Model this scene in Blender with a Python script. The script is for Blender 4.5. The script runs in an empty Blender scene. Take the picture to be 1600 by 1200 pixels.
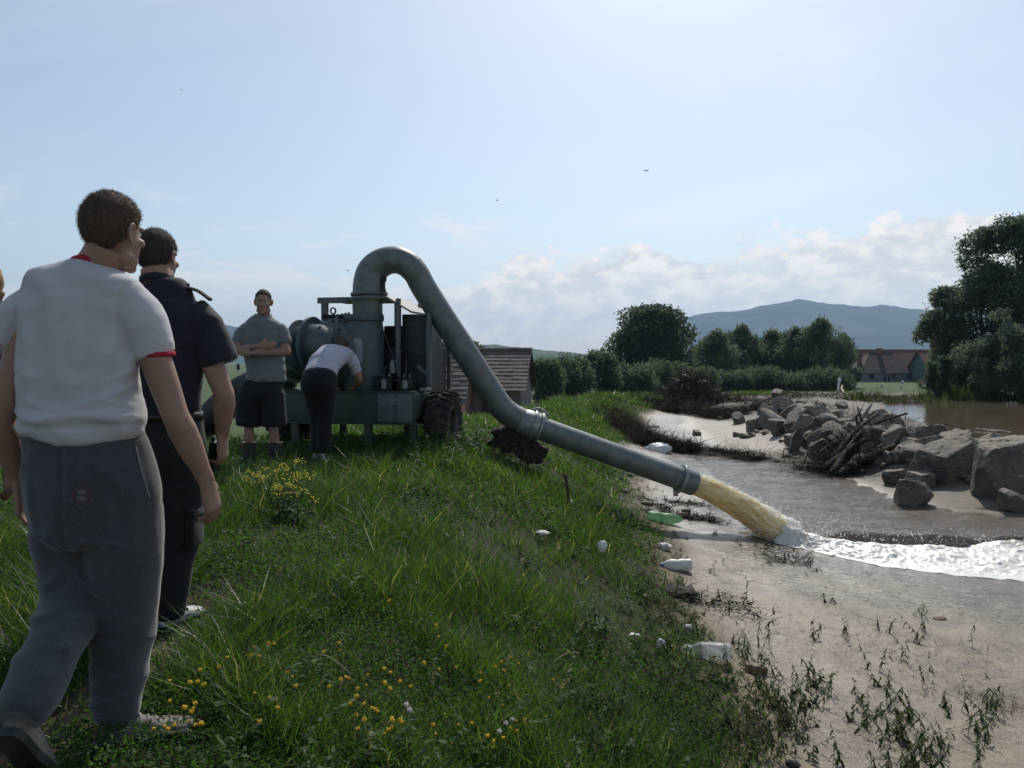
import bpy, bmesh, math, random
import numpy as np
from mathutils import Vector, Matrix

# ------------------------------------------------------------------ camera, world, sun, exposure
SC = bpy.context.scene
COL = SC.collection
EYE = np.array([0.0, 0.0, 1.25])
FPX = 1250.0
PITCH = math.atan(35 / FPX)
cam_data = bpy.data.cameras.new("camera")
cam_data.sensor_width = 36.0
cam_data.lens = FPX / 1600 * 36.0
cam_data.clip_start = 0.05
cam_data.clip_end = 30000
cam = bpy.data.objects.new("camera", cam_data)
cam.location = EYE
cam.rotation_euler = (math.pi / 2 - PITCH, 0, 0)
COL.objects.link(cam)
SC.camera = cam

SUN_AZ = math.radians(13)      # to the right of straight ahead
SUN_EL = math.radians(47)
sun_dir = Vector((math.sin(SUN_AZ) * math.cos(SUN_EL), math.cos(SUN_AZ) * math.cos(SUN_EL), math.sin(SUN_EL)))
sun_data = bpy.data.lights.new("sun", 'SUN')
sun_data.energy = 4.0
sun_data.angle = math.radians(0.53)
sun_data.color = (1.0, 0.95, 0.87)
sun = bpy.data.objects.new("sun", sun_data)
sun.rotation_euler = (-sun_dir).to_track_quat('-Z', 'Y').to_euler()
sun.location = (0, 0, 60)
COL.objects.link(sun)

SC.view_settings.view_transform = 'Standard'
SC.view_settings.look = 'None'
SC.view_settings.exposure = -0.16
SC.view_settings.gamma = 1.0
SC.render.engine = 'CYCLES'
SC.cycles.max_bounces = 6
SC.cycles.diffuse_bounces = 3
SC.cycles.glossy_bounces = 3
SC.cycles.transmission_bounces = 4
SC.cycles.transparent_max_bounces = 6
SC.cycles.volume_bounces = 0
SC.cycles.sample_clamp_indirect = 4.0
SC.cycles.sample_clamp_direct = 12.0
SC.cycles.caustics_reflective = False
SC.cycles.caustics_refractive = False
SC.cycles.use_denoising = True


class NT:
    """small helper to write node trees"""
    def __init__(self, tree):
        self.t = tree
        tree.nodes.clear()

    def n(self, kind, **kw):
        nd = self.t.nodes.new(kind)
        for k, v in kw.items():
            if k.startswith('i_'):
                nd.inputs[k[2:].replace('_', ' ')].default_value = v
            else:
                setattr(nd, k, v)
        return nd

    def l(self, a, b):
        self.t.links.new(a, b)

    def val(self, x, sock):
        if hasattr(x, 'is_linked') or hasattr(x, 'links'):
            self.l(x, sock)
        else:
            sock.default_value = x

    def math(self, op, a, b=0.0, c=None, clamp=False):
        nd = self.n('ShaderNodeMath', operation=op, use_clamp=clamp)
        self.val(a, nd.inputs[0])
        self.val(b, nd.inputs[1])
        if c is not None:
            self.val(c, nd.inputs[2])
        return nd.outputs[0]

    def ss(self, x, a, b, lo=0.0, hi=1.0):
        nd = self.n('ShaderNodeMapRange', interpolation_type='SMOOTHSTEP')
        self.val(x, nd.inputs['Value'])
        for k, v in (('From Min', a), ('From Max', b), ('To Min', lo), ('To Max', hi)):
            self.val(v, nd.inputs[k])
        return nd.outputs[0]

    def mix(self, f, a, b, blend='MIX'):
        nd = self.n('ShaderNodeMix', data_type='RGBA', blend_type=blend)
        self.val(f, nd.inputs[0])
        for v, s in ((a, nd.inputs[6]), (b, nd.inputs[7])):
            if isinstance(v, tuple):
                s.default_value = v if len(v) == 4 else (*v, 1.0)
            else:
                self.l(v, s)
        return nd.outputs[2]

    def noise(self, vec, scale, detail=4.0, rough=0.55, dist=0.0):
        nd = self.n('ShaderNodeTexNoise')
        if vec is not None:
            self.l(vec, nd.inputs['Vector'])
        nd.inputs['Scale'].default_value = scale
        nd.inputs['Detail'].default_value = detail
        nd.inputs['Roughness'].default_value = rough
        nd.inputs['Distortion'].default_value = dist
        return nd.outputs['Fac']

    def mapping(self, vec, scale=(1, 1, 1), loc=(0, 0, 0), rot=(0, 0, 0)):
        nd = self.n('ShaderNodeMapping')
        self.l(vec, nd.inputs['Vector'])
        nd.inputs['Scale'].default_value = scale
        nd.inputs['Location'].default_value = loc
        nd.inputs['Rotation'].default_value = rot
        return nd.outputs[0]


world = bpy.data.worlds.new("World")
SC.world = world
world.use_nodes = True
w = NT(world.node_tree)
sky = w.n('ShaderNodeTexSky', sky_type='NISHITA', sun_disc=False, sun_elevation=SUN_EL, sun_rotation=SUN_AZ,
          altitude=300.0, air_density=1.0, dust_density=1.6, ozone_density=2.0)
tc = w.n('ShaderNodeTexCoord')
D = tc.outputs['Generated']
sep = w.n('ShaderNodeSeparateXYZ')
w.l(D, sep.inputs[0])
az = w.math('ARCTAN2', sep.outputs[0], sep.outputs[1])
el = w.math('ARCSINE', sep.outputs[2])
# cumulus bank low over the horizon
nz1 = w.noise(w.mapping(D, (1, 1, 1.7), (3.1, 0.4, 7.7)), 9.0, 7.0, 0.55)
nz2 = w.noise(w.mapping(D, (1, 1, 1.9), (1.7, 5.2, 0.3)), 26.0, 6.0, 0.6)
nz3 = w.noise(w.mapping(D, (1, 1, 3.4), (4.2, 1.1, 2.0)), 5.0, 7.0, 0.6, 0.4)
top = w.ss(az, -0.16, 0.30, 0.092, 0.148)
lump = w.math('ADD', w.math('MULTIPLY', w.math('SUBTRACT', nz1, 0.5), 0.15), w.math('MULTIPLY', w.math('SUBTRACT', nz2, 0.5), 0.075))
edge = w.math('SUBTRACT', w.math('ADD', top, lump), el)
cum = w.math("MULTIPLY", w.ss(edge, -0.004, 0.018), w.ss(el, -0.03, 0.0))
inner = w.ss(w.math('ADD', nz1, w.math('MULTIPLY', nz2, 0.6)), 0.56, 0.86, 0.62, 1.0)
fade = w.ss(edge, 0.0, 0.10, 1.0, 0.62)
cum = w.math('MULTIPLY', w.math('MULTIPLY', w.math('MULTIPLY', cum, inner), fade), w.ss(az, -0.22, -0.02, 0.35, 1.0))
# a few detached small clouds and a thin veil higher up
small = w.math('MULTIPLY', w.ss(nz3, 0.50, 0.64), w.math('MULTIPLY', w.ss(el, 0.075, 0.11), w.ss(el, 0.15, 0.21, 1.0, 0.0)))
veilz = w.noise(w.mapping(D, (1, 1, 3.0), (0.5, 2.5, 1.0), (0, 0.25, 0.4)), 2.2, 6.0, 0.6, 0.8)
veil = w.ss(veilz, 0.42, 0.72, 0.0, 0.36)
skyc = w.n('ShaderNodeHueSaturation')
skyc.inputs['Saturation'].default_value = 0.81
w.l(w.mix(1.0, sky.outputs[0], (0.955, 0.985, 0.95), 'MULTIPLY'), skyc.inputs['Color'])
glowc = w.mix(1.0, w.mix(1.0, skyc.outputs[0], (0.95, 0.92, 0.86), 'MULTIPLY'), (1.5, 1.6, 1.7), 'ADD')
c1 = w.mix(veil, skyc.outputs[0], glowc)
c2 = w.mix(w.math('MULTIPLY', small, 0.85), c1, (8.4, 8.1, 7.7))
shade = w.mix(w.ss(nz2, 0.40, 0.62), (6.6, 6.55, 6.45), (9.9, 9.1, 8.2))
c3 = w.mix(w.math('MULTIPLY', cum, 0.96), c2, shade)
bg = w.n('ShaderNodeBackground')
bg.inputs['Strength'].default_value = 0.14
w.l(c3, bg.inputs['Color'])
wo = w.n('ShaderNodeOutputWorld')
w.l(bg.outputs[0], wo.inputs[0])

# ------------------------------------------------------------------ numeric helpers
RNG = np.random.default_rng(11)
random.seed(5)


def P(px, py, Y):
    """world point at distance Y along the viewing ray of a place in the photograph"""
    d = np.array([(px - 800) / FPX, math.cos(PITCH) + (600 - py) / FPX * math.sin(PITCH), -math.sin(PITCH) + (600 - py) / FPX * math.cos(PITCH)])
    return EYE + d * (Y / d[1])


def sst(x, a, b):
    t = np.clip((np.asarray(x, float) - a) / (b - a), 0, 1)
    return t * t * (3 - 2 * t)


def _h(ix, iy, iz, s):
    n = (ix * 374761393 + iy * 668265263 + iz * 2147483647 + s * 974711) & 0xFFFFFFFF
    n = ((n ^ (n >> 13)) * 1274126177) & 0xFFFFFFFF
    n = ((n ^ (n >> 16)) * 2246822519) & 0xFFFFFFFF
    return ((n ^ (n >> 15)) & 0xFFFFFF) / float(0xFFFFFF)


def vn(x, y, z=None, s=0):
    """value noise 0..1"""
    x = np.asarray(x, float); y = np.asarray(y, float)
    z = np.zeros_like(x) if z is None else np.asarray(z, float)
    ix, iy, iz = np.floor(x).astype(np.int64), np.floor(y).astype(np.int64), np.floor(z).astype(np.int64)
    fx, fy, fz = x - ix, y - iy, z - iz
    fx, fy, fz = fx * fx * (3 - 2 * fx), fy * fy * (3 - 2 * fy), fz * fz * (3 - 2 * fz)
    r = 0
    for dx in (0, 1):
        for dy in (0, 1):
            for dz in (0, 1):
                r = r + _h(ix + dx, iy + dy, iz + dz, s) * (fx if dx else 1 - fx) * (fy if dy else 1 - fy) * (fz if dz else 1 - fz)
    return r


def fbm(x, y, z=None, o=4, s=0):
    r, a, t = 0, 1.0, 0
    z = np.zeros_like(np.asarray(x, float)) if z is None else z
    for k in range(o):
        r = r + a * vn(x * 2 ** k, y * 2 ** k, z * 2 ** k, s + 7 * k)
        t += a
        a *= 0.5
    return r / t


def polydist(x, y, poly):
    """signed distance to a closed polygon, negative inside"""
    poly = np.asarray(poly, float)
    x = np.asarray(x, float); y = np.asarray(y, float)
    d2 = np.full(x.shape, 1e18)
    ins = np.zeros(x.shape, bool)
    for k in range(len(poly)):
        ax, ay = poly[k]; bx, by = poly[(k + 1) % len(poly)]
        ex, ey = bx - ax, by - ay
        t = np.clip(((x - ax) * ex + (y - ay) * ey) / (ex * ex + ey * ey), 0, 1)
        d2 = np.minimum(d2, (x - ax - t * ex) ** 2 + (y - ay - t * ey) ** 2)
        c = ((ay > y) != (by > y))
        if ey != 0:
            ins ^= c & (x < (y - ay) / ey * ex + ax)
    d = np.sqrt(d2)
    return np.where(ins, -d, d)


def linedist(x, y, pts):
    pts = np.asarray(pts, float)
    d2 = np.full(np.asarray(x, float).shape, 1e18)
    for (ax, ay), (bx, by) in zip(pts[:-1], pts[1:]):
        ex, ey = bx - ax, by - ay
        t = np.clip(((x - ax) * ex + (y - ay) * ey) / (ex * ex + ey * ey), 0, 1)
        d2 = np.minimum(d2, (x - ax - t * ex) ** 2 + (y - ay - t * ey) ** 2)
    return np.sqrt(d2)


# ------------------------------------------------------------------ the lie of the land
WATER = -1.08
XBP = np.array([(-30, 0.3), (0, 0.8), (2.5, 1.15), (4, 1.25), (5, 1.22), (7, 1.38), (9, 1.6), (11, 1.78), (14, 2.1), (18, 2.6), (22, 3.1), (27, 3.9), (32, 5.2), (37, 7.2), (42, 10), (50, 15), (60, 22), (80, 40), (120, 80)])
XLP = np.array([(-30, -5), (0, -5.5), (9, -5.2), (12, -3.0), (15, -0.8), (16.6, -0.2), (18.5, 0.75), (24.8, 2.1), (32, 3.6), (37, 4.6), (42, 7), (50, 12), (60, 19), (80, 36), (120, 75)])
ZCP = np.array([(-30, -0.3), (0, -0.1), (2.7, -0.03), (5, 0.06), (8, 0.15), (11, 0.17), (16, 0.16), (20, 0.12), (26, 0.02), (32, -0.15), (40, -0.5), (50, -0.85), (70, -1.2), (120, -2.0)])
STREAM = [(4.2, 19.6), (4.1, 16.6), (3.6, 12.6), (3.25, 11.2), (3.5, 10.1), (4.3, 8.98), (5.4, 8.5), (8, 8.0), (12, 7.4), (20, 6), (40, 3), (60, 9), (20, 11.0), (14, 11.2), (9, 11.7), (7.6, 12.2), (6.6, 12.9), (6.7, 14.6), (6.9, 16.2), (6.5, 18.5), (5.6, 20.6)]
POND = [(13.3, 20.5), (15.5, 31), (18.6, 40), (21.5, 46), (28, 49), (40, 51), (75, 56), (110, 30), (70, 12), (22, 14)]
RIDGE = [(10.6, 44), (9.8, 36), (8.9, 30), (8.2, 25), (8.0, 21), (8.4, 18), (9.2, 15.5), (10.6, 13.6), (14, 12.6)]


def ip(y, T):
    return np.interp(y, T[:, 0], T[:, 1])


def dbank(x, y):
    return x - ip(y, XBP) + (fbm(x * 0.8, y * 0.8, o=3, s=3) - 0.5) * 0.7


def H(x, y):
    x = np.asarray(x, float); y = np.asarray(y, float)
    d = x - ip(y, XBP)
    far = np.interp(y, [0, 45, 60, 100, 150], [0, 0, -0.25, -0.9, -1.65])
    zc = ip(y, ZCP)
    t = sst(d, -2.5, 0.35)
    zm = np.minimum(-0.86, zc - 0.02)
    z = zc + (zm - zc) * t
    z = z - np.where(d > 0, 0.2 * (1 - np.exp(-np.maximum(d, 0) / 1.3)), 0)
    # right bank: silt, boulder ridge, gravel strip
    rb = sst(x - np.interp(y, [0, 8, 12, 16, 20, 30, 40, 60], [9, 8, 7, 7, 6.9, 8.2, 10, 22]), -0.6, 1.8)
    dr = linedist(x, y, RIDGE)
    zr = -0.95 + 0.46 * np.exp(-(dr / 1.6) ** 2) * (1 - 0.55 * sst(y, 19, 33)) + 0.22 * (fbm(x * 0.9, y * 0.6, o=3, s=9) - 0.5) + 0.20 * ((1 - np.abs(2 * vn(x * 1.3, y * 1.0, s=19) - 1)) - 0.3) * sst(dr, 4.5, 0.5)
    z = np.where(y < 60, z + (np.maximum(zr, z) - z) * rb, z)
    z = np.where(y > 45, np.minimum(z, np.maximum(z, -5)) + 0 * z, z)
    fp = -1.0 + far
    m = sst(y, 46, 75)
    z = z * (1 - m) + np.maximum(fp, np.minimum(z, fp)) * m
    # left of the dyke
    dl = ip(y, XLP) - x + (fbm(x * 0.3, y * 0.3, o=2, s=5) - 0.5) * 1.2
    zl = np.interp(y, [0, 40, 100, 150], [-1.5, -1.8, -2.2, -2.65])
    z = z + (zl - z) * sst(dl, 0, 4.0)
    z = np.where((y > 110), np.interp(y, [110, 150], [0, 1]) * (-2.65 - z) + z, z)
    # water bodies
    near = (y < 62) & (x > 0) & (x < 115) & (y > 0)
    if np.any(near):
        sd = np.full(x.shape, 9.0); sp = np.full(x.shape, 9.0)
        sd[near] = polydist(x[near], y[near], STREAM)
        sp[near] = polydist(x[near], y[near], POND)
        wob = (fbm(x * 1.3, y * 1.3, o=3, s=21) - 0.5) * 0.5
        for q, dep, k in ((sd + wob * 0.6, 0.3, 0.7), (sp + wob, 0.35, 2.0)):
            z = np.where(q < k, z + (WATER + 0.02 - z) * (1 - sst(q, 0, k)), z)
            z = np.where(q < 0, WATER + 0.02 - dep * sst(-q, 0, 0.9), z)
    # small relief
    amp = np.where(y < 60, 0.05, 0.15)
    z = z + (fbm(x * 1.1, y * 1.1, o=3, s=2) - 0.5) * amp + (fbm(x * 5, y * 5, o=2, s=4) - 0.5) * 0.025 * sst(d, -1.2, -0.4) * (y < 40) * 0.8
    return z


def Hs(x, y):
    return float(H(np.array([x], float), np.array([y], float))[0])


_ys = np.concatenate([np.arange(1.6, 30, 0.03), np.arange(30, 200, 0.25)])


def G(px, py):
    """where the viewing ray of a place in the photograph meets the ground"""
    p0 = P(px, py, 1.0); d = p0 - EYE
    xs = EYE[0] + d[0] * _ys; zs = EYE[2] + d[2] * _ys
    k = np.argmax(zs <= H(xs, _ys))
    return np.array([xs[k], _ys[k], Hs(xs[k], _ys[k])])


# ------------------------------------------------------------------ object helpers
def fast_mesh(name, V, faces, smooth=False, attrs=None):
    """faces: list of (n,k) integer arrays"""
    V = np.asarray(V, np.float32)
    me = bpy.data.meshes.new(name)
    faces = [np.asarray(f, np.int32) for f in faces if len(f)]
    me.vertices.add(len(V))
    me.vertices.foreach_set('co', V.ravel())
    loops = np.concatenate([f.ravel() for f in faces])
    tot = np.concatenate([np.full(len(f), f.shape[1], np.int32) for f in faces])
    st = np.concatenate([[0], np.cumsum(tot)[:-1]]).astype(np.int32)
    me.loops.add(len(loops))
    me.loops.foreach_set('vertex_index', loops)
    me.polygons.add(len(tot))
    me.polygons.foreach_set('loop_start', st)
    me.polygons.foreach_set('loop_total', tot)
    me.polygons.foreach_set('use_smooth', np.full(len(tot), bool(smooth)))
    for k, v in (attrs or {}).items():
        a = me.attributes.new(k, 'FLOAT', 'POINT')
        a.data.foreach_set('value', np.asarray(v, np.float32))
    me.update(calc_edges=True)
    return me


class Acc:
    """collects shapes into one mesh"""
    def __init__(self):
        self.v, self.f, self.n = [], [], 0

    def add(self, V, F):
        V = np.asarray(V, float).reshape(-1, 3)
        self.v.append(V)
        self.f.extend([tuple(int(i) + self.n for i in f) for f in F])
        self.n += len(V)
        return self

    def box(self, lo, hi, rot=0.0, bev=0.0):
        lo, hi = np.minimum(lo, hi).astype(float), np.maximum(lo, hi).astype(float)
        c = (lo + hi) / 2
        if bev <= 0:
            V = np.array([[(lo, hi)[a][0], (lo, hi)[b][1], (lo, hi)[q][2]] for a in (0, 1) for b in (0, 1) for q in (0, 1)])
            F = [(0, 1, 3, 2), (4, 6, 7, 5), (0, 4, 5, 1), (2, 3, 7, 6), (0, 2, 6, 4), (1, 5, 7, 3)]
        else:
            bm = bmesh.new()
            bmesh.ops.create_cube(bm, size=1.0)
            for v in bm.verts:
                v.co = Vector([c[i] + v.co[i] * (hi - lo)[i] for i in range(3)])
            bmesh.ops.bevel(bm, geom=list(bm.edges), offset=bev, segments=2, affect='EDGES', profile=0.5)
            bm.verts.index_update()
            V = np.array([v.co[:] for v in bm.verts])
            F = [[v.index for v in f.verts] for f in bm.faces]
            bm.free()
        if rot:
            co, si = math.cos(rot), math.sin(rot)
            V = c + (V - c) @ np.array([[co, si, 0], [-si, co, 0], [0, 0, 1]])
        return self.add(V, F)

    def tube(self, pts, rad, n=12, lat=(1, 0, 0), cap=True):
        """loft along pts; rad is a number, or one per point, or (a, b) per point (a along lat)"""
        pts = np.asarray(pts, float)
        m = len(pts)
        rad = np.asarray(rad, float)
        if rad.ndim == 0:
            rad = np.full((m, 2), float(rad))
        elif rad.ndim == 1:
            rad = np.stack([rad, rad], 1)
        tan = np.gradient(pts, axis=0)
        tan /= np.linalg.norm(tan, axis=1)[:, None] + 1e-12
        a = np.linspace(0, 2 * math.pi, n, endpoint=False)
        lat = np.asarray(lat, float)
        V = []
        for k in range(m):
            u = lat - tan[k] * (lat @ tan[k])
            if np.linalg.norm(u) < 0.15:
                u = np.cross(tan[k], (0.3, 1, 0.2))
            u /= np.linalg.norm(u)
            v = np.cross(tan[k], u)
            V.append(pts[k] + np.outer(np.cos(a) * rad[k, 0], u) + np.outer(np.sin(a) * rad[k, 1], v))
        V = np.concatenate(V)
        F = [(k * n + i, k * n + (i + 1) % n, (k + 1) * n + (i + 1) % n, (k + 1) * n + i) for k in range(m - 1) for i in range(n)]
        if cap:
            F.append(tuple(range(n - 1, -1, -1)))
            F.append(tuple(range((m - 1) * n, m * n)))
        return self.add(V, F)

    def lathe(self, prof, o, axis=(0, 0, 1), n=24, closed=False):
        """prof: (radius, height along axis) pairs"""
        o = np.asarray(o, float); ax = np.asarray(axis, float); ax /= np.linalg.norm(ax)
        u = np.cross(ax, (0, 1, 0.1) if abs(ax[1]) < 0.9 else (1, 0, 0)); u /= np.linalg.norm(u); v = np.cross(ax, u)
        a = np.linspace(0, 2 * math.pi, n, endpoint=False)
        V = np.concatenate([o + ax * h + r * (np.outer(np.cos(a), u) + np.outer(np.sin(a), v)) for r, h in prof])
        m = len(prof)
        F = [(k * n + i, k * n + (i + 1) % n, (k + 1) * n + (i + 1) % n, (k + 1) * n + i) for k in range(m - 1) for i in range(n)]
        if closed:
            F += [((m - 1) * n + i, (m - 1) * n + (i + 1) % n, (i + 1) % n, i) for i in range(n)]
        else:
            F.append(tuple(range(n - 1, -1, -1)))
            F.append(tuple(range((m - 1) * n, m * n)))
        return self.add(V, F)

    def ball(self, c, r, n=12, m=8, rot=None):
        r = np.asarray(r, float) * np.ones(3)
        th = np.linspace(0, math.pi, m + 1)[1:-1]
        a = np.linspace(0, 2 * math.pi, n, endpoint=False)
        V = [np.array([[0, 0, 1.0]])] + [np.stack([np.sin(t) * np.cos(a), np.sin(t) * np.sin(a), np.full(n, math.cos(t))], 1) for t in th] + [np.array([[0, 0, -1.0]])]
        V = np.concatenate(V) * r
        if rot is not None:
            V = V @ np.asarray(rot).T
        V = V + np.asarray(c, float)
        F = [(0, 1 + i, 1 + (i + 1) % n) for i in range(n)]
        for k in range(m - 2):
            F += [(1 + k * n + i, 1 + (k + 1) * n + i, 1 + (k + 1) * n + (i + 1) % n, 1 + k * n + (i + 1) % n) for i in range(n)]
        b = 1 + (m - 2) * n; e = len(V) - 1
        F += [(b + i, e, b + (i + 1) % n) for i in range(n)]
        return self.add(V, F)

    def mesh(self, name, smooth=True, shift=None):
        V = np.concatenate(self.v)
        if shift is not None:
            V = V - np.asarray(shift, float)
        me = bpy.data.meshes.new(name)
        me.from_pydata(V.tolist(), [], self.f)
        if smooth:
            me.polygons.foreach_set('use_smooth', np.ones(len(me.polygons), bool))
        me.update()
        return me


def sharp(me, ang=35):
    """split the smooth shading at edges sharper than ang degrees"""
    bm = bmesh.new(); bm.from_mesh(me)
    bmesh.ops.recalc_face_normals(bm, faces=bm.faces)
    for e in bm.edges:
        e.smooth = not (len(e.link_faces) == 2 and e.calc_face_angle(0) > math.radians(ang))
    bm.to_mesh(me); bm.free()
    return me


def curve(pts, n):
    """Catmull-Rom through pts, n samples"""
    pts = np.asarray(pts, float)
    m = len(pts)
    q = np.concatenate([[2 * pts[0] - pts[1]], pts, [2 * pts[-1] - pts[-2]]])
    t = np.linspace(0, m - 1, n)
    k = np.minimum(t.astype(int), m - 2)
    f = (t - k)[:, None]
    p0, p1, p2, p3 = q[k], q[k + 1], q[k + 2], q[k + 3]
    return 0.5 * (2 * p1 + (p2 - p0) * f + (2 * p0 - 5 * p1 + 4 * p2 - p3) * f ** 2 + (3 * p1 - p0 - 3 * p2 + p3) * f ** 3)


def obj(name, me, m=None, parent=None, label=None, cat=None, group=None, kind=None):
    if isinstance(me, Acc):
        me = sharp(me.mesh(name))
    o = bpy.data.objects.new(name, me)
    COL.objects.link(o)
    if m is not None and me is not None:
        me.materials.clear()
        me.materials.append(m)
    if parent is not None:
        o.parent = parent
    for k, v in (('label', label), ('category', cat), ('group', group), ('kind', kind)):
        if v:
            o[k] = v
    return o


def thing(name, loc, label, cat, group=None, rotz=0.0):
    o = bpy.data.objects.new(name, None)
    COL.objects.link(o)
    o.location = Vector([float(c) for c in loc])
    o.rotation_euler = (0, 0, rotz)
    o.empty_display_size = 0.1
    o['label'] = label; o['category'] = cat
    if group:
        o['group'] = group
    return o


def copy_thing(o, loc, rotz=None, scale=None, label=None, parent=None):
    c = o.copy(); COL.objects.link(c)
    if parent is None:
        c.location = Vector([float(q) for q in loc])
        if rotz is not None:
            c.rotation_euler = (o.rotation_euler[0], o.rotation_euler[1], rotz)
        if scale is not None:
            c.scale = (scale,) * 3 if not hasattr(scale, '__len__') else scale
        if label:
            c['label'] = label
    else:
        c.parent = parent
    for ch in list(o.children):
        copy_thing(ch, None, parent=c)
    return c


def remesh(acc, voxel, smooth=3, name='body'):
    me = acc.mesh(name)
    bm = bmesh.new(); bm.from_mesh(me)
    bmesh.ops.recalc_face_normals(bm, faces=bm.faces)
    bm.to_mesh(me); bm.free()
    o = bpy.data.objects.new('temporary', me)
    COL.objects.link(o)
    r = o.modifiers.new('r', 'REMESH'); r.mode = 'VOXEL'; r.voxel_size = voxel; r.use_smooth_shade = True
    if smooth:
        s = o.modifiers.new('s', 'SMOOTH'); s.factor = 0.5; s.iterations = smooth
    dg = bpy.context.evaluated_depsgraph_get(); dg.update()
    out = bpy.data.meshes.new_from_object(o.evaluated_get(dg))
    bpy.data.objects.remove(o); bpy.data.meshes.remove(me)
    out.name = name
    out.polygons.foreach_set('use_smooth', np.ones(len(out.polygons), bool))
    return out


def verts(me):
    V = np.empty(len(me.vertices) * 3, np.float32); me.vertices.foreach_get('co', V)
    N = np.empty(len(me.vertices) * 3, np.float32); me.vertices.foreach_get('normal', N)
    return V.reshape(-1, 3).astype(float), N.reshape(-1, 3).astype(float)


def setverts(me, V):
    me.vertices.foreach_set('co', np.asarray(V, np.float32).ravel()); me.update()
    return me


def strips(bases, dirs, side, length, width, bend, tint, segs=2):
    """many narrow blades at once -> V, faces, tint per vertex. bend: end offset vector"""
    n = len(bases)
    rows = []
    for k in range(segs):
        f = k / segs
        c = bases + dirs * (length * f)[:, None] + bend * (f * f)
        wd = (width * (1 - 0.55 * f))[:, None] * side * 0.5
        rows += [c - wd, c + wd]
    rows.append(bases + dirs * length[:, None] + bend)
    V = np.stack(rows, 1).reshape(-1, 3)
    q = 2 * segs + 1
    b = (np.arange(n) * q)[:, None]
    fq = [b + np.array([[2 * k, 2 * k + 1, 2 * k + 3, 2 * k + 2]]) for k in range(segs - 1)]
    ft = b + np.array([[2 * segs - 2, 2 * segs - 1, 2 * segs]])
    return V, ([np.concatenate(fq)] if fq else []) + [ft], np.repeat(tint, q)


def leaf_cards(C, size, aspect, tint, flat=0.0, rng=RNG):
    """diamond shaped leaves at C in random attitudes"""
    n = len(C)
    a = rng.normal(size=(n, 3)); a[:, 2] *= (1 - flat); a /= np.linalg.norm(a, axis=1)[:, None]
    b = rng.normal(size=(n, 3)); b[:, 2] *= (1 - flat)
    b -= a * (a * b).sum(1)[:, None]; b /= np.linalg.norm(b, axis=1)[:, None]
    s = (size * np.ones(n))[:, None]
    nrm = np.cross(a, b) * s * 0.12
    V = np.stack([C - a * s * 0.5, C + b * s * aspect * 0.5 + nrm, C + a * s * 0.5, C - b * s * aspect * 0.5 + nrm], 1).reshape(-1, 3)
    F = np.arange(n * 4).reshape(n, 4)
    return V, F, np.repeat(tint, 4)

# ------------------------------------------------------------------ materials
def pmat(name, col, rough=0.6, col2=None, scale=6.0, bump=0.0, bscale=40.0, metal=0.0, spec=0.5, stretch=(1, 1, 1), sheen=0.0, coat=0.0, lo=0.35, hi=0.65, rvar=0.0, detail=5.0, bdist=0.01, trans=0.0, stain=None):
    m = bpy.data.materials.new(name); m.use_nodes = True
    t = NT(m.node_tree)
    p = t.n('ShaderNodeBsdfPrincipled')
    tc = t.n('ShaderNodeTexCoord')
    vec = t.mapping(tc.outputs['Object'], stretch)
    nz = t.noise(vec, scale, detail, 0.6)
    if col2 is not None:
        cc_ = t.mix(t.ss(nz, lo, hi), col, col2)
        if stain:
            cc_ = t.mix(t.math('MULTIPLY', t.ss(t.noise(tc.outputs['Object'], 3.2, 7, 0.72, 0.4), 0.52, 0.68), 0.75), cc_, stain)
            cc_ = t.mix(t.math('MULTIPLY', t.ss(t.noise(tc.outputs['Object'], 30, 4, 0.6), 0.6, 0.72), 0.5), cc_, tuple(q * 0.5 for q in col))
        t.l(cc_, p.inputs['Base Color'])
    else:
        p.inputs['Base Color'].default_value = (*col, 1)
    if rvar:
        t.l(t.ss(nz, 0.3, 0.7, rough - rvar, rough + rvar), p.inputs['Roughness'])
    else:
        p.inputs['Roughness'].default_value = rough
    p.inputs['Metallic'].default_value = metal
    p.inputs['Specular IOR Level'].default_value = spec
    p.inputs['Sheen Weight'].default_value = sheen
    p.inputs['Coat Weight'].default_value = coat
    if bump:
        b = t.n('ShaderNodeBump')
        b.inputs['Strength'].default_value = bump; b.inputs['Distance'].default_value = bdist
        t.l(t.noise(vec, bscale, 5.0, 0.6), b.inputs['Height'])
        t.l(b.outputs[0], p.inputs['Normal'])
    sh = p.outputs[0]
    if trans:
        tr = t.n('ShaderNodeBsdfTranslucent'); tr.inputs[0].default_value = (*[min(1, c * 1.1) for c in col], 1)
        mx = t.n('ShaderNodeMixShader'); mx.inputs[0].default_value = trans
        t.l(sh, mx.inputs[1]); t.l(tr.outputs[0], mx.inputs[2]); sh = mx.outputs[0]
    o = t.n('ShaderNodeOutputMaterial'); t.l(sh, o.inputs[0])
    return m


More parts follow.
